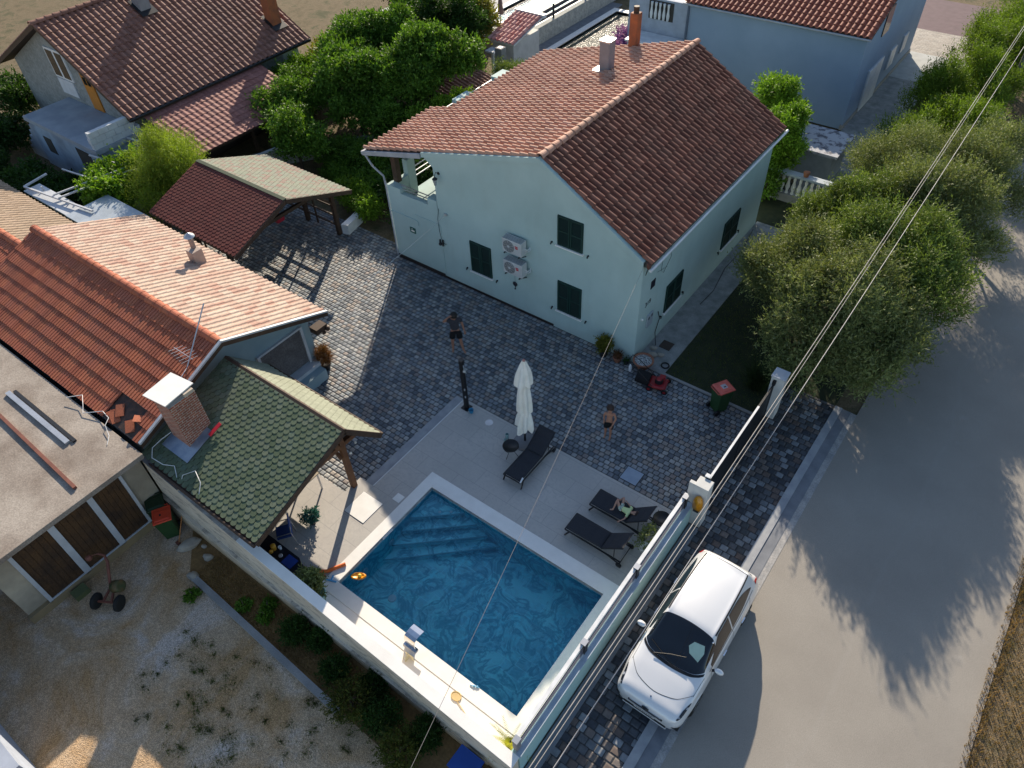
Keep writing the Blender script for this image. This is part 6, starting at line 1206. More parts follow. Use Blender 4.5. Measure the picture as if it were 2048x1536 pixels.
# rake leaning by the wall
rk = thing('rake', 'orange handled tool leaning against the old wall by the bins', 'garden tool', (-7.05, -13.55, -.3)); MB().tube([(.0,0,.03),(-.28,.52,.55)], .014, 7).build('handle', M('handle_orange', (.55,.22,.07), .5), rk, world=False); MB().box(-.09,-.07,0,.05,.03,.05).build('head', m_rust, rk, world=False, bevel=.01)
one('green_tub', MB().box(-8.05,-16.3,-.3,-7.75,-15.9,-.12), M('tub_green', (.12,.14,.06), .8), 'faded green tub half buried at the garage foot', 'tub')
# old two-wheel cultivator
cu_ = thing('cultivator', 'rusty two wheeled garden cultivator with a curved handle on the gravel', 'cultivator', (-6.95, -15.75, -.3), R_(30)); m_tyre = M('tyre', (.02,.019,.018), .9); m_or2 = M('rust_hub', (.28,.06,.02), .8)
for s in (-1,1):
    w = MB().lathe([(.10,-.055),(.19,-.06),(.225,-.03),(.225,.03),(.19,.06),(.10,.055)], (s*.33,-.1,.225), 24, Matrix.Rotation(math.pi/2,3,'Y')).build('wheel', m_tyre, cu_, world=False)
    h = MB().cyl((s*.33-.03,-.1,.225),(s*.33+.03,-.1,.225),.10,.10,16).build('rim', m_or2, None); h.parent = w
MB().bar((-.33,-.1,.225),(.33,-.1,.225),.05).build('axle', m_rust, cu_, world=False); MB().bar((-.12,-.1,.24),(-.05,.25,.35),.05).build('frame', m_rust, cu_, world=False); MB().bar((.12,-.1,.24),(.05,.25,.35),.05).build('frame', m_rust, cu_, world=False)
MB().lathe([(.12,-.13),(.17,-.12),(.17,.12),(.12,.13)], (.17,.28,.42), 20, Matrix.Rotation(1.2,3,'Y')).build('tank', M('tank_green', (.06,.075,.03), .6, (.16,.08,.03), 5), cu_, world=False)
MB().tube([(-.02,.22,.35),(-.10,.5,.62),(-.14,.72,.88),(-.24,.84,1.0),(-.42,.86,1.02)], [.04,.04,.045,.035,.03], 8).build('handle', m_rust, cu_, world=False); MB().ball((-.62,.72,1.0),.09,8).build('grip', m_rust, cu_, world=False); MB().tube([(-.42,.86,1.02),(-.55,.8,1.02),(-.62,.72,1.0)], .015, 6).build('lever', m_rust, cu_, world=False)
one('blue_crate', MB().box(3.2,-13.55,-.3,3.75,-13.1,.12).box(3.15,-13.6,.12,3.8,-13.05,.16), M('crate_blue', (.008,.06,.30), .5), 'bright blue plastic tub at the bottom edge below the wall corner', 'tub')
one('grey_wall', MB().box(-12,-19.7,-.3,-4.1,-19.2,1.0), m_lblue, 'grey rendered wall at the bottom left corner of the yard', 'wall')
# pavilion table, chair, counter
pt = thing('counter', 'black topped counter with small items between the old wall and the deck', 'counter', (-3.55, -12.42, .1)); m_bl2 = M('counter_black', (.012,.014,.02), .3)
MB().box(-.85,-.27,.0,.75,.18,.82).build('cabinet', m_blk, pt, world=False); MB().extr([(-.9,-.3,.82),(.7,-.3,.82),(.95,-.1,.82),(.85,.1,.82),(.55,.25,.82),(-.9,.25,.82)], (0,0,.035)).build('worktop', m_bl2, pt, world=False)
one('juice_jug', MB().lathe([(.06,0),(.07,.18),(.04,.2),(.001,.2)], (-3.75,-12.38,.957), 14).ball((-3.72,-12.5,1.02), .06, 6), M('amber', (.62,.30,.03), .3), 'amber jug on the black counter', 'jug')
one('blue_cloth', MB().box(-3.3,-12.55,.957,-2.95,-12.25,.975), M('cloth_blue', (.01,.04,.22), .8), 'dark blue folded cloth on the black counter', 'cloth')
one('paper_cup', MB().lathe([(.035,0),(.045,.11),(.04,.11),(.001,.02)], (-3.62,-12.28,.957), 12), m_whitem, 'white cup on the black counter', 'cup'); one('ash_tray', MB().lathe([(.05,0),(.06,.03),(.04,.03),(.001,.01)], (-3.45,-12.42,.957), 14), m_alu, 'small metal dish on the black counter', 'dish')
pc = thing('chair', 'metal framed chair with blue seat under the pavilion edge', 'chair', (-4.25, -11.75, .1), R_(-35)); m_bs = M('seat_blue', (.02,.06,.22), .7)
MB().box(-.22,-.22,.42,.22,.22,.46).build('seat', m_bs, pc, world=False, bevel=.02); MB().box(-.22,.20,.55,.22,.23,.9).build('backrest', m_bs, pc, world=False, bevel=.02)
for s in (-1,1): MB().tube([(s*.25,-.22,0),(s*.25,-.2,.62),(s*.25,.2,.64),(s*.24,.24,.9)], .014, 7).build('side_frame', m_alu, pc, world=False); MB().tube([(s*.24,.26,0),(s*.24,.2,.63)], .014, 7).build('leg', m_alu, pc, world=False)
pp2 = potplant(-4.1, -10.95, .1, .11, .16, [(0,0,.3,.2,.2,.16)], 900, .09, .03, M_leaf('teal_leaf', [(.02,.09,.10),(.03,.13,.14),(.02,.06,.07)]), m_dark, 'small blue green potted plant beside the blue chair', 207)
tb = thing('table', 'wooden table under the pavilion edge', 'table', (-5.2, -10.6, .1)); MB().box(-.45,-.7,.70,.45,.7,.74).build('top', M('table_pale', (.40,.34,.26), .7), tb, world=False)
for sx_ in (-.4,.4):
    for sy_ in (-.65,.65): MB().box(sx_-.02,sy_-.02,0,sx_+.02,sy_+.02,.70).build('leg', m_alu, tb, world=False)
# ---------------------------------------------------------------- overhead wires and pole
pl = thing('electric_pole', 'slim grey electric pole at the top right beside the road', 'pole', (6.0, 24.5, 0)); MB().tube([(0,0,0),(0,0,7.6)], [.14,.09], 12).build('shaft', M('pole_conc', (.20,.18,.17), .9), pl, world=False); MB().bar((-.3,0,7.2),(.4,0,7.2),.08).build('crossarm', m_dark, pl, world=False)
for s in (-.25,.35): MB().lathe([(.03,7.24),(.05,7.3),(.03,7.36)], (s,0,0), 10).build('insulator', m_coping, pl, world=False)
def wire(name, a, b, sag, r, mat, label, n=24):
    a = Vector(a); b = Vector(b); one(name, MB().tube([a.lerp(b,i/n)+Vector((0,0,-4*sag*(i/n)*(1-i/n))) for i in range(n+1)], r, 6), mat, label, 'cable', 'overhead cables')
wire('overhead_cable', (5.95, 24.5, 7.35), (5.85, -22, 6.5), .35, .0085, M('cable_grey', (.36,.34,.32), .6), 'left of the two thick overhead cables above the street')
wire('overhead_cable', (6.0, 24.5, 7.30), (5.90, -22, 6.45), .38, .006, M('cable_grey2', (.36,.34,.32), .6), 'thin cable twisted close to the left overhead cable')
wire('overhead_cable', (6.35, 24.5, 7.30), (6.05, -22, 6.25), .40, .008, M('cable_pale', (.42,.40,.40), .5), 'right of the two thick overhead cables above the street')
wire('service_cable', (-.02, .06, 4.02), (4.75, -17.5, 5.1), .18, .0045, M('cable_thin', (.20,.19,.19), .6), 'single thin cable from the house corner crossing over the pool')
wire('clothes_line', (-8.0, -.06, 3.02), (-8.25, -6.0, 2.45), .12, .008, M('line_white', (.55,.55,.53), .6), 'thin line strung from the gable wall to the low tiled house')
# ---------------------------------------------------------------- people
m_skin = M('skin', (.36,.185,.125), .55, (.31,.15,.10), 8, spec=.35); m_skinb = M('skin_boy', (.44,.22,.14), .55, (.38,.18,.115), 8, spec=.35); m_skinc = M('skin_child', (.46,.27,.20), .55, (.40,.22,.16), 8)
m_hair = M('hair_dark', (.012,.009,.008), .6, (.02,.014,.01), 40, .5, 80); m_hairb = M('hair_brown', (.03,.015,.01), .6, (.045,.02,.012), 40, .5, 80)
m_blackc = M('cloth_black', (.008,.008,.009), .9); m_grey = M('cloth_charcoal', (.035,.035,.045), .9, (.045,.045,.055), 10); m_lime = M('cloth_lime', (.55,.66,.32), .9, (.50,.61,.30), 10); m_print = M('cloth_print', (.55,.60,.52), .9, (.25,.35,.30), 26, lo=.48, hi=.52)
def skin(name, mat, verts, edges, parent, sub_=2):
    """one continuous surface grown over a joint skeleton; verts: (x,y,z,r)"""
    me = bpy.data.meshes.new(name); me.from_pydata([v[:3] for v in verts], edges, []); me.materials.append(mat)
    o = bpy.data.objects.new(name, me); COL.objects.link(o)
    sk = o.modifiers.new('skin', 'SKIN'); sk.use_smooth_shade = True; sk.branch_smoothing = .4
    if not me.skin_vertices: me.skin_vertices.new()
    sv = me.skin_vertices[0].data
    for i, v in enumerate(verts):
        r = v[3] if isinstance(v[3], tuple) else (v[3], v[3]); sv[i].radius = r; sv[i].use_root = (i == 0)
    s = o.modifiers.new('sub', 'SUBSURF'); s.levels = sub_; s.render_levels = sub_
    o.parent = parent; return o
def figure(label, loc, rz, J, skm, hair, clothes, S_=1.0, grp=None, headr=.095, lying=False, face=(0,-1,0), hairlen=.0):
    t = thing('person', label, 'person', loc, rz, grp); V = []; E = []; idx = {}
    def v(n, p, r): idx[n] = len(V); V.append((p[0], p[1], p[2], r)); return idx[n]
    def e(a, b): E.append((idx[a], idx[b]))
    q = lambda n: Vector(J[n])
    v('pelvis', J['pelvis'], (.125*S_,.10*S_)); v('waist', q('pelvis').lerp(q('chest'), .45), (.115*S_,.09*S_)); v('chest', J['chest'], (.135*S_,.10*S_)); v('neck', J['neck'], .052*S_)
    hc = q('head'); fd = Vector(face).normalized(); ax = (hc-q('neck')).normalized()
    v('jaw', q('neck').lerp(hc, .5)+fd*.015*S_, headr*.62); v('skull', hc, headr*.88); v('crown', hc+ax*headr*.62, headr*.70)
    for a, b in (('pelvis','waist'),('waist','chest'),('chest','neck'),('neck','jaw'),('jaw','skull'),('skull','crown')): e(a, b)
    for s in 'RL':
        v('sh'+s, J['sh'+s], .058*S_); v('el'+s, J['el'+s], .040*S_); v('ma'+s, q('el'+s).lerp(q('wr'+s), .3), .040*S_); v('wr'+s, J['wr'+s], .026*S_); e('chest','sh'+s); e('sh'+s,'el'+s); e('el'+s,'ma'+s); e('ma'+s,'wr'+s)
        d = (q('wr'+s)-q('el'+s)).normalized() if 'hd'+s not in J else (q('hd'+s)-q('wr'+s)).normalized()
        side = d.cross(Vector((0,0,1))); side = side.normalized() if side.length > .2 else Vector((0,1,0)); curl = side.cross(d)
        pl_ = q('wr'+s)+d*.055*S_; v('pm'+s, pl_, (.036*S_,.018*S_)); e('wr'+s, 'pm'+s)
        for k, (o_, ln) in enumerate(((-.03,.070),(-.010,.080),(.010,.075),(.028,.060))):
            b0 = pl_+d*.035*S_+side*o_*S_; v('f%d'%k+s, b0, .011*S_); v('g%d'%k+s, b0+d*ln*.5*S_-curl*.008*S_, .0095*S_); v('h%d'%k+s, b0+d*ln*.85*S_-curl*.028*S_, .008*S_); e('pm'+s,'f%d'%k+s); e('f%d'%k+s,'g%d'%k+s); e('g%d'%k+s,'h%d'%k+s)
        b0 = pl_-side*.04*S_-d*.01*S_; v('t'+s, b0, .012*S_); v('u'+s, b0-side*.018*S_+d*.035*S_, .009*S_); e('pm'+s,'t'+s); e('t'+s,'u'+s)
        v('hp'+s, J['hp'+s], .085*S_); v('kn'+s, J['kn'+s], .056*S_); v('cf'+s, q('kn'+s).lerp(q('an'+s), .3), .056*S_); v('an'+s, J['an'+s], .036*S_); v('to'+s, J['to'+s], (.038*S_,.02*S_)); v('he'+s, q('an'+s)+(q('an'+s)-q('to'+s)).normalized()*.03*S_+Vector((0,0,-.03*S_)), .028*S_)
        for a, b in (('pelvis','hp'),('hp','kn'),('kn','cf'),('cf','an'),('an','to'),('an','he')): e(a+s if a != 'pelvis' else a, b+s)
    body = skin('body', skm, V, E, t)
    R = Matrix.Identity(3)
    # hair cap, nose, eyes, ears
    z_ = ax; y_ = -fd; y_ = (y_-z_*y_.dot(z_)).normalized(); x_ = y_.cross(z_); Rm = Matrix((x_, y_, z_)).transposed()
    T_ = lambda p: hc+Rm@Vector(p)
    g = MB(); V2 = []; n = 18
    for i in range(8):
        th = i/7*math.pi*.56
        for j in range(n):
            a = 2*math.pi*j/n; back = .5+.5*math.sin(a); t2 = th*(1+.42*back-.16*(1-back)); V2.append(T_((headr*1.12*math.sin(t2)*math.cos(a)*.95, headr*1.15*math.sin(t2)*math.sin(a)+.008, headr*.32+headr*1.12*math.cos(t2))))
    F2 = [(i*n+j, (i+1)*n+j, (i+1)*n+(j+1) % n, i*n+(j+1) % n) for i in range(7) for j in range(n)]
    g.smooth = True; g.add(V2, F2); g.build('hair', hair, t, world=False)
    sub_l = lambda gg, nm, mt: (lambda o: setattr(o, 'parent', body))(gg.build(nm, mt, None))
    sub_l(MB().ball(T_((0,-headr*1.0,-.005)), headr*.16, 6, .8, 1, 1.3), 'nose', skm)
    for s in (-1,1): sub_l(MB().ball(T_((s*headr*.36,-headr*.86,headr*.18)), headr*.10, 5), 'eye', m_hair); sub_l(MB().ball(T_((s*headr*.95,.005,0)), headr*.22, 6, .4, 1, 1.3), 'ear', skm)
    sub_l(MB().box(-headr*.22,-.006,-.004,headr*.22,.004,.004, Matrix.Translation(T_((0,-headr*.86,-headr*.48))) @ Rm.to_4x4()), 'mouth', M('lips', (.28,.09,.08), .6))
    for nm, mt, kind, k in clothes:
        if kind == 'shirt':
            vs = [(*q('pelvis').lerp(q('chest'), -.06), (.162*S_*k,.125*S_*k)), (*q('pelvis').lerp(q('chest'), .5), (.138*S_*k,.108*S_*k)), (*J['chest'], (.150*S_*k,.112*S_*k)), (*q('chest').lerp(q('neck'), .62), .082*S_)]; ed = [(0,1),(1,2),(2,3)]
            for s in 'RL':
                i0 = len(vs); vs += [(*J['sh'+s], .074*S_), (*q('sh'+s).lerp(q('el'+s), .62), .066*S_)]; ed += [(2,i0),(i0,i0+1)]
        else:
            L_ = .80 if kind == 'shorts' else .45
            vs = [(*q('pelvis').lerp(q('chest'), .22), (.150*S_*k,.122*S_*k)), (*J['pelvis'], (.158*S_*k,.13*S_*k))]; ed = [(0,1)]
            for s in 'RL':
                i0 = len(vs); vs += [(*J['hp'+s], .118*S_*k), (*q('hp'+s).lerp(q('kn'+s), L_), .100*S_*k)]; ed += [(1,i0),(i0,i0+1)]
        skin(nm, mt, vs, ed, t)
    return t
figure('man in dark grey t-shirt and black shorts shading his forehead with one hand', (-5.38, -2.96, 0), R_(45), dict(pelvis=(0,0,.96), chest=(0,.01,1.33), neck=(0,-.01,1.50), head=(.01,-.07,1.63), shR=(-.19,0,1.44), elR=(-.37,-.14,1.49), wrR=(-.20,-.19,1.68), hdR=(-.06,-.15,1.73), shL=(.19,0,1.44), elL=(.27,.04,1.16), wrL=(.31,-.05,.92), hpR=(-.10,0,.90), knR=(-.13,-.04,.50), anR=(-.14,.02,.09), toR=(-.17,-.13,.025), hpL=(.10,0,.90), knL=(.15,-.09,.50), anL=(.21,-.12,.09), toL=(.27,-.25,.025)), m_skin, m_hair, [('t_shirt', m_grey, 'shirt', 1.08), ('shorts', m_blackc, 'shorts', 1.1)], 1.08, None, .115, face=(.1,-1,-.55))
kk = .80
bj = dict(pelvis=(0,0,.93), chest=(0,.02,1.28), neck=(0,.0,1.45), head=(0,.01,1.61), shR=(-.17,0,1.39), elR=(-.22,.08,1.12), wrR=(-.20,.02,.90), shL=(.17,0,1.39), elL=(.24,.0,1.12), wrL=(.14,-.20,.92), hdL=(.08,-.28,.86), hpR=(-.09,0,.88), knR=(-.11,-.03,.49), anR=(-.12,.05,.09), toR=(-.14,-.10,.025), hpL=(.09,0,.88), knL=(.09,-.08,.49), anL=(.09,-.06,.09), toL=(.06,-.21,.025))
figure('shirtless boy in black shorts standing on the cobbles and looking up', (1.05, -3.35, 0), R_(22), {k: tuple(c*kk for c in p) for k, p in bj.items()}, m_skinb, m_hairb, [('shorts', m_blackc, 'shorts', 1.12)], .80, None, .110, face=(0,-1,.55))
figure('small child in pale lime top lying on a black lounger with knees bent', (3.0, -5.7, .43), 0, dict(pelvis=(-.08,-.02,.085), chest=(.13,0,.09), neck=(.22,.01,.10), head=(.33,.02,.125), shR=(.16,-.11,.09), elR=(.15,-.26,.06), wrR=(.07,-.37,.035), shL=(.16,.13,.09), elL=(.03,.22,.06), wrL=(-.07,.27,.05), hpR=(-.11,-.07,.08), knR=(-.27,.05,.27), anR=(-.27,-.17,.05), toR=(-.35,-.21,.04), hpL=(-.11,.05,.08), knL=(-.15,.22,.26), anL=(-.28,.20,.05), toL=(-.37,.22,.04)), m_skinc, m_hairb, [('top', m_lime, 'shirt', 1.1), ('shorts', m_print, 'short', 1.1)], .56, None, .088, lying=True, face=(.15,-.1,1))
bjs = dict(bj)
for i, (x, y, rz_, c, lab) in enumerate(((-22.2,20.2,40,m_blackc,'distant person in dark clothes beside the upper neighbour pool'), (-21.7,19.8,70,m_whitem,'distant person in a white top beside the upper neighbour pool'), (-23.0,20.4,10,m_whitem,'distant person in white half hidden by the yellowish tree'))):
    figure(lab, (x, y, .52), R_(rz_), bj, m_skin, m_hair, [('top', c, 'shirt', 1.1), ('shorts', m_blackc, 'shorts', 1.1)], 1.0, 'people by the neighbour pool', .11)
pu = thing('parasol', 'small closed brown parasol at the corner of the far neighbour pool', 'parasol', (-21.2, 20.4, .52)); MB().cyl((0,0,0),(0,0,2.0),.02,.02,8).build('pole', m_whitem, pu, world=False); MB().lathe([(.20,.9),(.16,1.3),(.11,1.7),(.02,2.05)], (0,0,0), 12).build('canopy', M('canvas_brown', (.24,.15,.13), .8), pu, world=False)
# ---------------------------------------------------------------- the car
def car():
    t = thing('parked_car', 'silver white hatchback parked with its nose toward the pool wall corner', 'car', (6.14, -7.93, 0), R_(-90.0))
    # x fwd; stations: x, wmax, z_bottom, z_belt, w_belt, y_rail, z_rail, z_top
    St = [(2.17,.60,.30,.60,.56,.42,.63,.655),(2.12,.73,.24,.66,.69,.52,.70,.73),(2.00,.815,.20,.715,.765,.58,.78,.81),(1.80,.845,.19,.755,.79,.60,.83,.865),(1.45,.880,.19,.83,.825,.62,.915,.945),(1.12,.890,.19,.885,.835,.64,.975,1.01),(.98,.892,.19,.90,.84,.66,1.01,1.06),
          (.60,.893,.19,.93,.845,.635,1.24,1.29),(.22,.893,.19,.955,.845,.605,1.435,1.49),(-.05,.893,.19,.97,.845,.605,1.475,1.535),(-.60,.893,.19,.985,.84,.60,1.485,1.555),(-1.15,.888,.19,1.0,.83,.585,1.465,1.54),(-1.58,.875,.20,1.02,.80,.56,1.425,1.495),(-1.80,.86,.22,1.03,.78,.545,1.385,1.45),(-1.96,.835,.24,1.02,.74,.58,1.14,1.19),(-2.09,.79,.27,.95,.70,.56,.99,1.02),(-2.16,.70,.30,.86,.60,.46,.88,.90),(-2.19,.58,.34,.74,.50,.36,.76,.78)]
    St = np.array(St)[::-1]; xs_ = St[:, 0]
    def cr(x):
        i = int(np.clip(np.searchsorted(xs_, x)-1, 0, len(xs_)-2)); h = (x-xs_[i])/(xs_[i+1]-xs_[i]); a = St[max(i-1,0)]; b = St[i]; c = St[i+1]; d = St[min(i+2,len(St)-1)]
        m0 = (c-a)/max(1e-6,(c[0]-a[0]))*(c[0]-b[0]); m1 = (d-b)/max(1e-6,(d[0]-b[0]))*(c[0]-b[0]); h2 = h*h; h3 = h2*h
        return (2*h3-3*h2+1)*b+(h3-2*h2+h)*m0+(-2*h3+3*h2)*c+(h3-h2)*m1
    def prof(x):
        _, wm, zb0, zb, wb, yr, zr_, zt = cr(x); mz = (zb0+zb)/2
        P = [(wm*.90,zb0),(wm*.965,zb0+.10),(wm,mz-.02),(wm*.995,mz+.10),(wb*1.01,zb-.05),(wb*.985,zb),(wb*.35+yr*.65 if zt > 1.15 else (wb+yr)/2+.01, (zb+zr_*1.0)/2+.02 if zt > 1.15 else (zb+zr_)/2+.012),(yr,zr_),(yr*.80,zr_+(zt-zr_)*.42),(yr*.42,zr_+(zt-zr_)*.84),(0,zt)]
        if zt > 1.15: P[6] = (wb*.50+yr*.50, zb+(zr_-zb)*.52)
        return P
    def surf(x, v):
        P = prof(x); n = len(P)-1; s = min(max(v, 0), 1)*n; i = min(int(s), n-1); h = s-i
        a = P[max(i-1,0)]; b = P[i]; c = P[i+1]; d = P[i+2] if i+2 <= n else (-P[n-1][0], P[n-1][1])
        f = lambda k: .5*((2*b[k])+(-a[k]+c[k])*h+(2*a[k]-5*b[k]+4*c[k]-d[k])*h*h+(-a[k]+3*b[k]-3*c[k]+d[k])*h**3)
        return Vector((x, f(0), f(1)))
    def nrm(x, v): e = 1e-3; a = surf(min(x+e,2.169), v)-surf(max(x-e,-2.189), v); b = surf(x, min(v+e,1))-surf(x, max(v-e,0)); n = b.cross(a); return n.normalized() if n.length > 0 else Vector((0,0,1))
    m_paint, N, L, P = nt('car_paint'); P.inputs['Base Color'].default_value = (.74,.74,.74,1); P.inputs['Roughness'].default_value = .35; P.inputs['Metallic'].default_value = .15; P.inputs['Coat Weight'].default_value = .8; P.inputs['Coat Roughness'].default_value = .04
    m_cg = M('car_glass', (.006,.009,.014), .04, spec=.8); m_trim = M('car_trim', (.012,.012,.013), .4); m_head = M('headlamp', (.015,.02,.03), .08, (.30,.33,.38), 9, lo=.56, hi=.60); m_tail = M('tail_red', (.45,.01,.01), .2); m_chrome = M('chrome', (.7,.72,.75), .15, metal=1.); m_gap = M('gap', (.03,.03,.035), .7)
    NX, NV = 110, 34; xv = np.linspace(-2.19, 2.17, NX+1)
    def wheelcut(x, z): return min(math.hypot(x-1.32, z-.30), math.hypot(x+1.38, z-.30)) < .355
    V = []; F = []
    for i, x in enumerate(xv):
        for s in (-1, 1):
            for j in range(NV+1):
                p = surf(x, j/NV)
                for cx in (1.32, -1.38):      # lift the sill over the wheel arches
                    d = abs(p.x-cx)
                    if d < .36: zc = .30+math.sqrt(max(0,.36**2-d*d)); p.z = max(p.z, zc) if p.z < zc and j < NV*.42 else p.z
                V.append((p.x, s*p.y, p.z))
    n = NV+1
    for i in range(NX):
        for k, s in enumerate((-1, 1)):
            for j in range(NV):
                a = i*2*n+k*n+j; b = a+2*n; f = (a, b, b+1, a+1); F.append(f if s < 0 else f[::-1])
    for i in (0, NX): r = [i*2*n+j for j in range(n)]+[i*2*n+n+j for j in range(n-1,-1,-1)]; F.append(tuple(r) if i == 0 else tuple(r[::-1]))
    g = MB(); g.smooth = True; g.add(V, F); body = g.build('body', m_paint, t, world=False)
    def patch(nm, mat, x0, x1, v0, v1, off=.004, sides=(-1,1), nx=22, nv=10, edge=None, both=False):
        for s in sides:
            g = MB(); g.smooth = True; V = []
            for i in range(nx+1):
                u = i/nx
                for j in range(nv+1):
                    w = j/nv; a, b, c, d = (edge(u) if edge else (x0, x1, v0, v1)); x = a+(b-a)*u; v_ = c+(d-c)*w; p = surf(x, v_)+nrm(x, v_)*off; V.append((p.x, s*p.y, p.z))
            g.add(V, [(i*(nv+1)+j, (i+1)*(nv+1)+j, (i+1)*(nv+1)+j+1, i*(nv+1)+j+1) for i in range(nx) for j in range(nv)]); g.build(nm, mat, t, world=False)
    def across(nm, mat, xa, xb, vedge, off=.004, nx=16, ny=24):
        """patch spanning the centre line; xa, xb functions of q in -1..1"""
        g = MB(); g.smooth = True; V = []
        for i in range(ny+1):
            q = -1+2*i/ny
            for j in range(nx+1):
                x = xa(q)+(xb(q)-xa(q))*j/nx; vv = 1-(1-vedge)*abs(q); p = surf(x, vv)+nrm(x, vv)*off; V.append((p.x, (-1 if q < 0 else 1)*p.y, p.z))
        g.add(V, [(i*(nx+1)+j, (i+1)*(nx+1)+j, (i+1)*(nx+1)+j+1, i*(nx+1)+j+1) for i in range(ny) for j in range(nx)]); return g.build(nm, mat, t, world=False)
    ws = across('windscreen', m_cg, lambda q: 1.12-.24*q*q, lambda q: .20+.10*q*q, .62)
    across('windscreen_cowl', m_trim, lambda q: 1.20-.25*q*q, lambda q: 1.122-.24*q*q, .60, .006)
    across('rear_window', m_cg, lambda q: -1.98, lambda q: -1.84, .68)
    across('roof_seam', m_gap, lambda q: -1.72, lambda q: -1.705, .70, .003, 1)
    patch('roof_rail', m_gap, -1.72, .16, .695, .722, .006)
    def win(u): return (.62, -.42, .525+.01*u, .525+.035+.125*min(1,(u*1.9+.05)))
    patch('front_window', m_cg, 0, 0, 0, 0, .004, edge=win)
    patch('rear_side_window', m_cg, 0, 0, 0, 0, .004, edge=lambda u: (-.47, -1.62, .535+.03*u*u, .685-.11*u**3))
    patch('window_trim', m_trim, .75, -1.65, .515, .523, .005)
    for x in (.70, -.44, -1.42): patch('door_gap', m_gap, x-.006, x+.006, .16, .51, .002, nx=1)
    for x in (.0, -1.0):
        for s in (-1,1): MB().bar((x-.02,s*.905,.80),(x+.16,s*.905,.81),.03,.022).build('door_handle', m_chrome, t, world=False)
    across('bonnet_seam', m_gap, lambda q: 1.84-.42*abs(q)**1.6, lambda q: 1.825-.42*abs(q)**1.6, .56, .003, 1)
    patch('bonnet_side_seam', m_gap, 1.45, .95, .552, .560, .003)
    for s in (-1, 1):
        g = MB(); g.smooth = True; V = []; nx, nv = 14, 6
        for i in range(nx+1):
            u = i/nx
            for j in range(nv+1):
                x = 2.06-.50*u; mid = .545-.045*u; h = .095*math.sin(math.pi*min(1,(u*.85+.12)))**.8; v_ = mid+h*(j/nv-.5); p = surf(x, v_)+nrm(x, v_)*.006; V.append((p.x, s*p.y, p.z))
        g.add(V, [(i*(nv+1)+j, (i+1)*(nv+1)+j, (i+1)*(nv+1)+j+1, i*(nv+1)+j+1) for i in range(nx) for j in range(nv)]); g.build('headlight', m_head, t, world=False)
    patch('tail_light', m_tail, -1.86, -2.08, .44, .56, .006)
    patch('fog_lamp_recess', m_trim, 2.15, 2.02, .14, .22, .004)
    MB().box(2.11,-.44,.46,2.185,.44,.56).build('grille', m_trim, t, world=False, bevel=.02); MB().box(2.12,-.40,.565,2.192,.40,.58).build('grille_bar', m_chrome, t, world=False); MB().box(2.10,-.55,.26,2.19,.55,.34).build('lower_grille', m_trim, t, world=False, bevel=.02); MB().box(2.05,-.56,.20,2.185,.56,.235).build('front_lip', m_paint, t, world=False, bevel=.01)
    bdg = MB().cyl((2.165,0,.60),(2.20,0,.585),.085,.085,24).build('badge_plate', m_trim, t, world=False)
    g = MB().tube([(2.205,.08*math.cos(a*.3),.587+.078*math.sin(a*.3)) for a in range(22)], .006, 6, False)
    for k in range(3): a = math.pi/2+k*2.094; g.bar((2.206,0,.587),(2.206,.076*math.cos(a),.587+.076*math.sin(a)),.010)
    g.build('badge_star', m_chrome, t, world=False)
    b2 = surf(1.96, 1); MB().cyl(b2, b2+Vector((.005,0,.012)), .022, .02, 12).build('bonnet_badge', m_chrome, t, world=False)
    pl_ = MB().box(2.19,-.26,.385,2.205,.26,.495).build('number_plate', M('plate_white', (.50,.50,.50), .5), t, world=False)
    g = MB(); rs = random.Random(3)
    for k in range(8): y = -.20+k*.053; g.box(2.2055,y,.41,2.208,y+.012,.47); g.box(2.2055,y+.02,.41+.02*(k%3),2.208,y+.032,.45+.01*(k%2))
    g.build('plate_lettering', m_alarm, t, world=False)
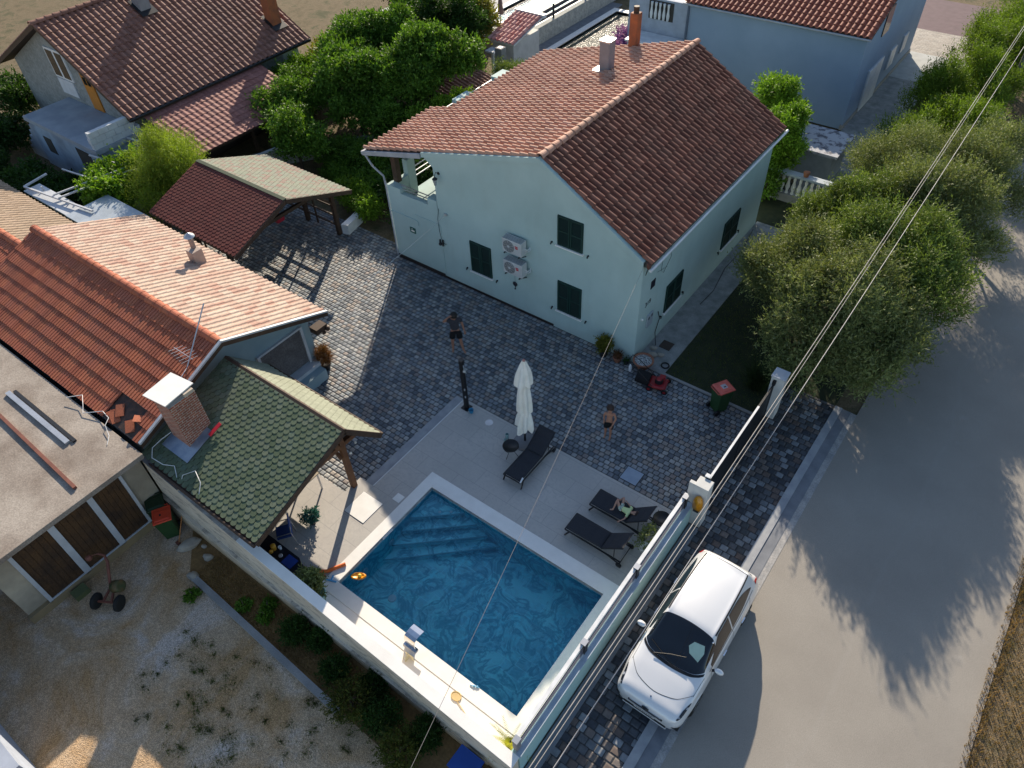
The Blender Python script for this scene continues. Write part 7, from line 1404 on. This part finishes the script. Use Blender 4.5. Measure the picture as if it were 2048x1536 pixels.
    for s in (-1, 1):
        m = MB().ball((.66,s*1.0,1.02), .09, 8, .75, 1.25, .75).build('mirror', m_paint, t, world=False); gm = MB().bar((.70,s*.85,.97),(.66,s*.93,1.0),.05).build('mirror_arm', m_trim, None); gm.parent = m
        for cx in (1.32, -1.38):
            w = MB().lathe([(.20,-.10),(.29,-.105),(.315,-.07),(.315,.07),(.29,.105),(.20,.10)], (cx,s*.79,.315), 32, Matrix.Rotation(math.pi/2,3,'X')).build('wheel', m_tyre, t, world=False)
            g = MB().cyl((cx,s*.80,.315),(cx,s*.86,.315),.205,.20,24)
            for k in range(5): a = k*1.257; g.bar((cx,s*.875,.315),(cx+.19*math.cos(a),s*.875,.315+.19*math.sin(a)),.035)
            r = g.build('rim', m_alu, None); r.parent = w
            MB().lathe([(.35,-.12),(.35,.12)], (cx,s*.74,.315), 28, Matrix.Rotation(math.pi/2,3,'X')).build('wheel_arch_liner', m_trim, t, world=False)
    for s, o_ in ((-1,.0),(1,.0)):
        a = surf(1.10,.85); MB().tube([Vector((1.13,-.42*s-.0,1.035)), Vector((.98,-.08*s,1.12)), Vector((.86,.26*s,1.165))] if s > 0 else [Vector((1.13,.05,1.04)), Vector((1.02,-.28,1.075)), Vector((.90,-.6,1.10))], .011, 5).build('wiper', m_trim, t, world=False)
    p1 = surf(.60,.88)+nrm(.60,.88)*.007; sh_ = []
    V = []
    for (x, v_) in ((.80,.80),(.74,.90),(.62,.93),(.50,.90),(.46,.80),(.60,.765)): p = surf(x, v_)+nrm(x, v_)*.006; V.append((p.x, p.y, p.z))
    g = MB(); c_ = [sum(p[k] for p in V)/6 for k in range(3)]; g.add(V+[(c_[0],c_[1],c_[2]+.012)], [(i,(i+1)%6,6) for i in range(6)]); g.build('screen_reflection', M('reflection_mint', (.42,.55,.45), .4), t, world=False)  # reflection in the windscreen, painted as a pale green patch on the glass
    p = surf(.30,.70)+nrm(.30,.70)*.006; MB().box(p.x-.025,p.y-.02,p.z-.002,p.x+.025,p.y+.02,p.z+.003).build('sticker', m_whitem, t, world=False)
    MB().box(-2.1,-.8,.16,2.05,.8,.25).build('underbody', m_trim, t, world=False)
    return t
car()
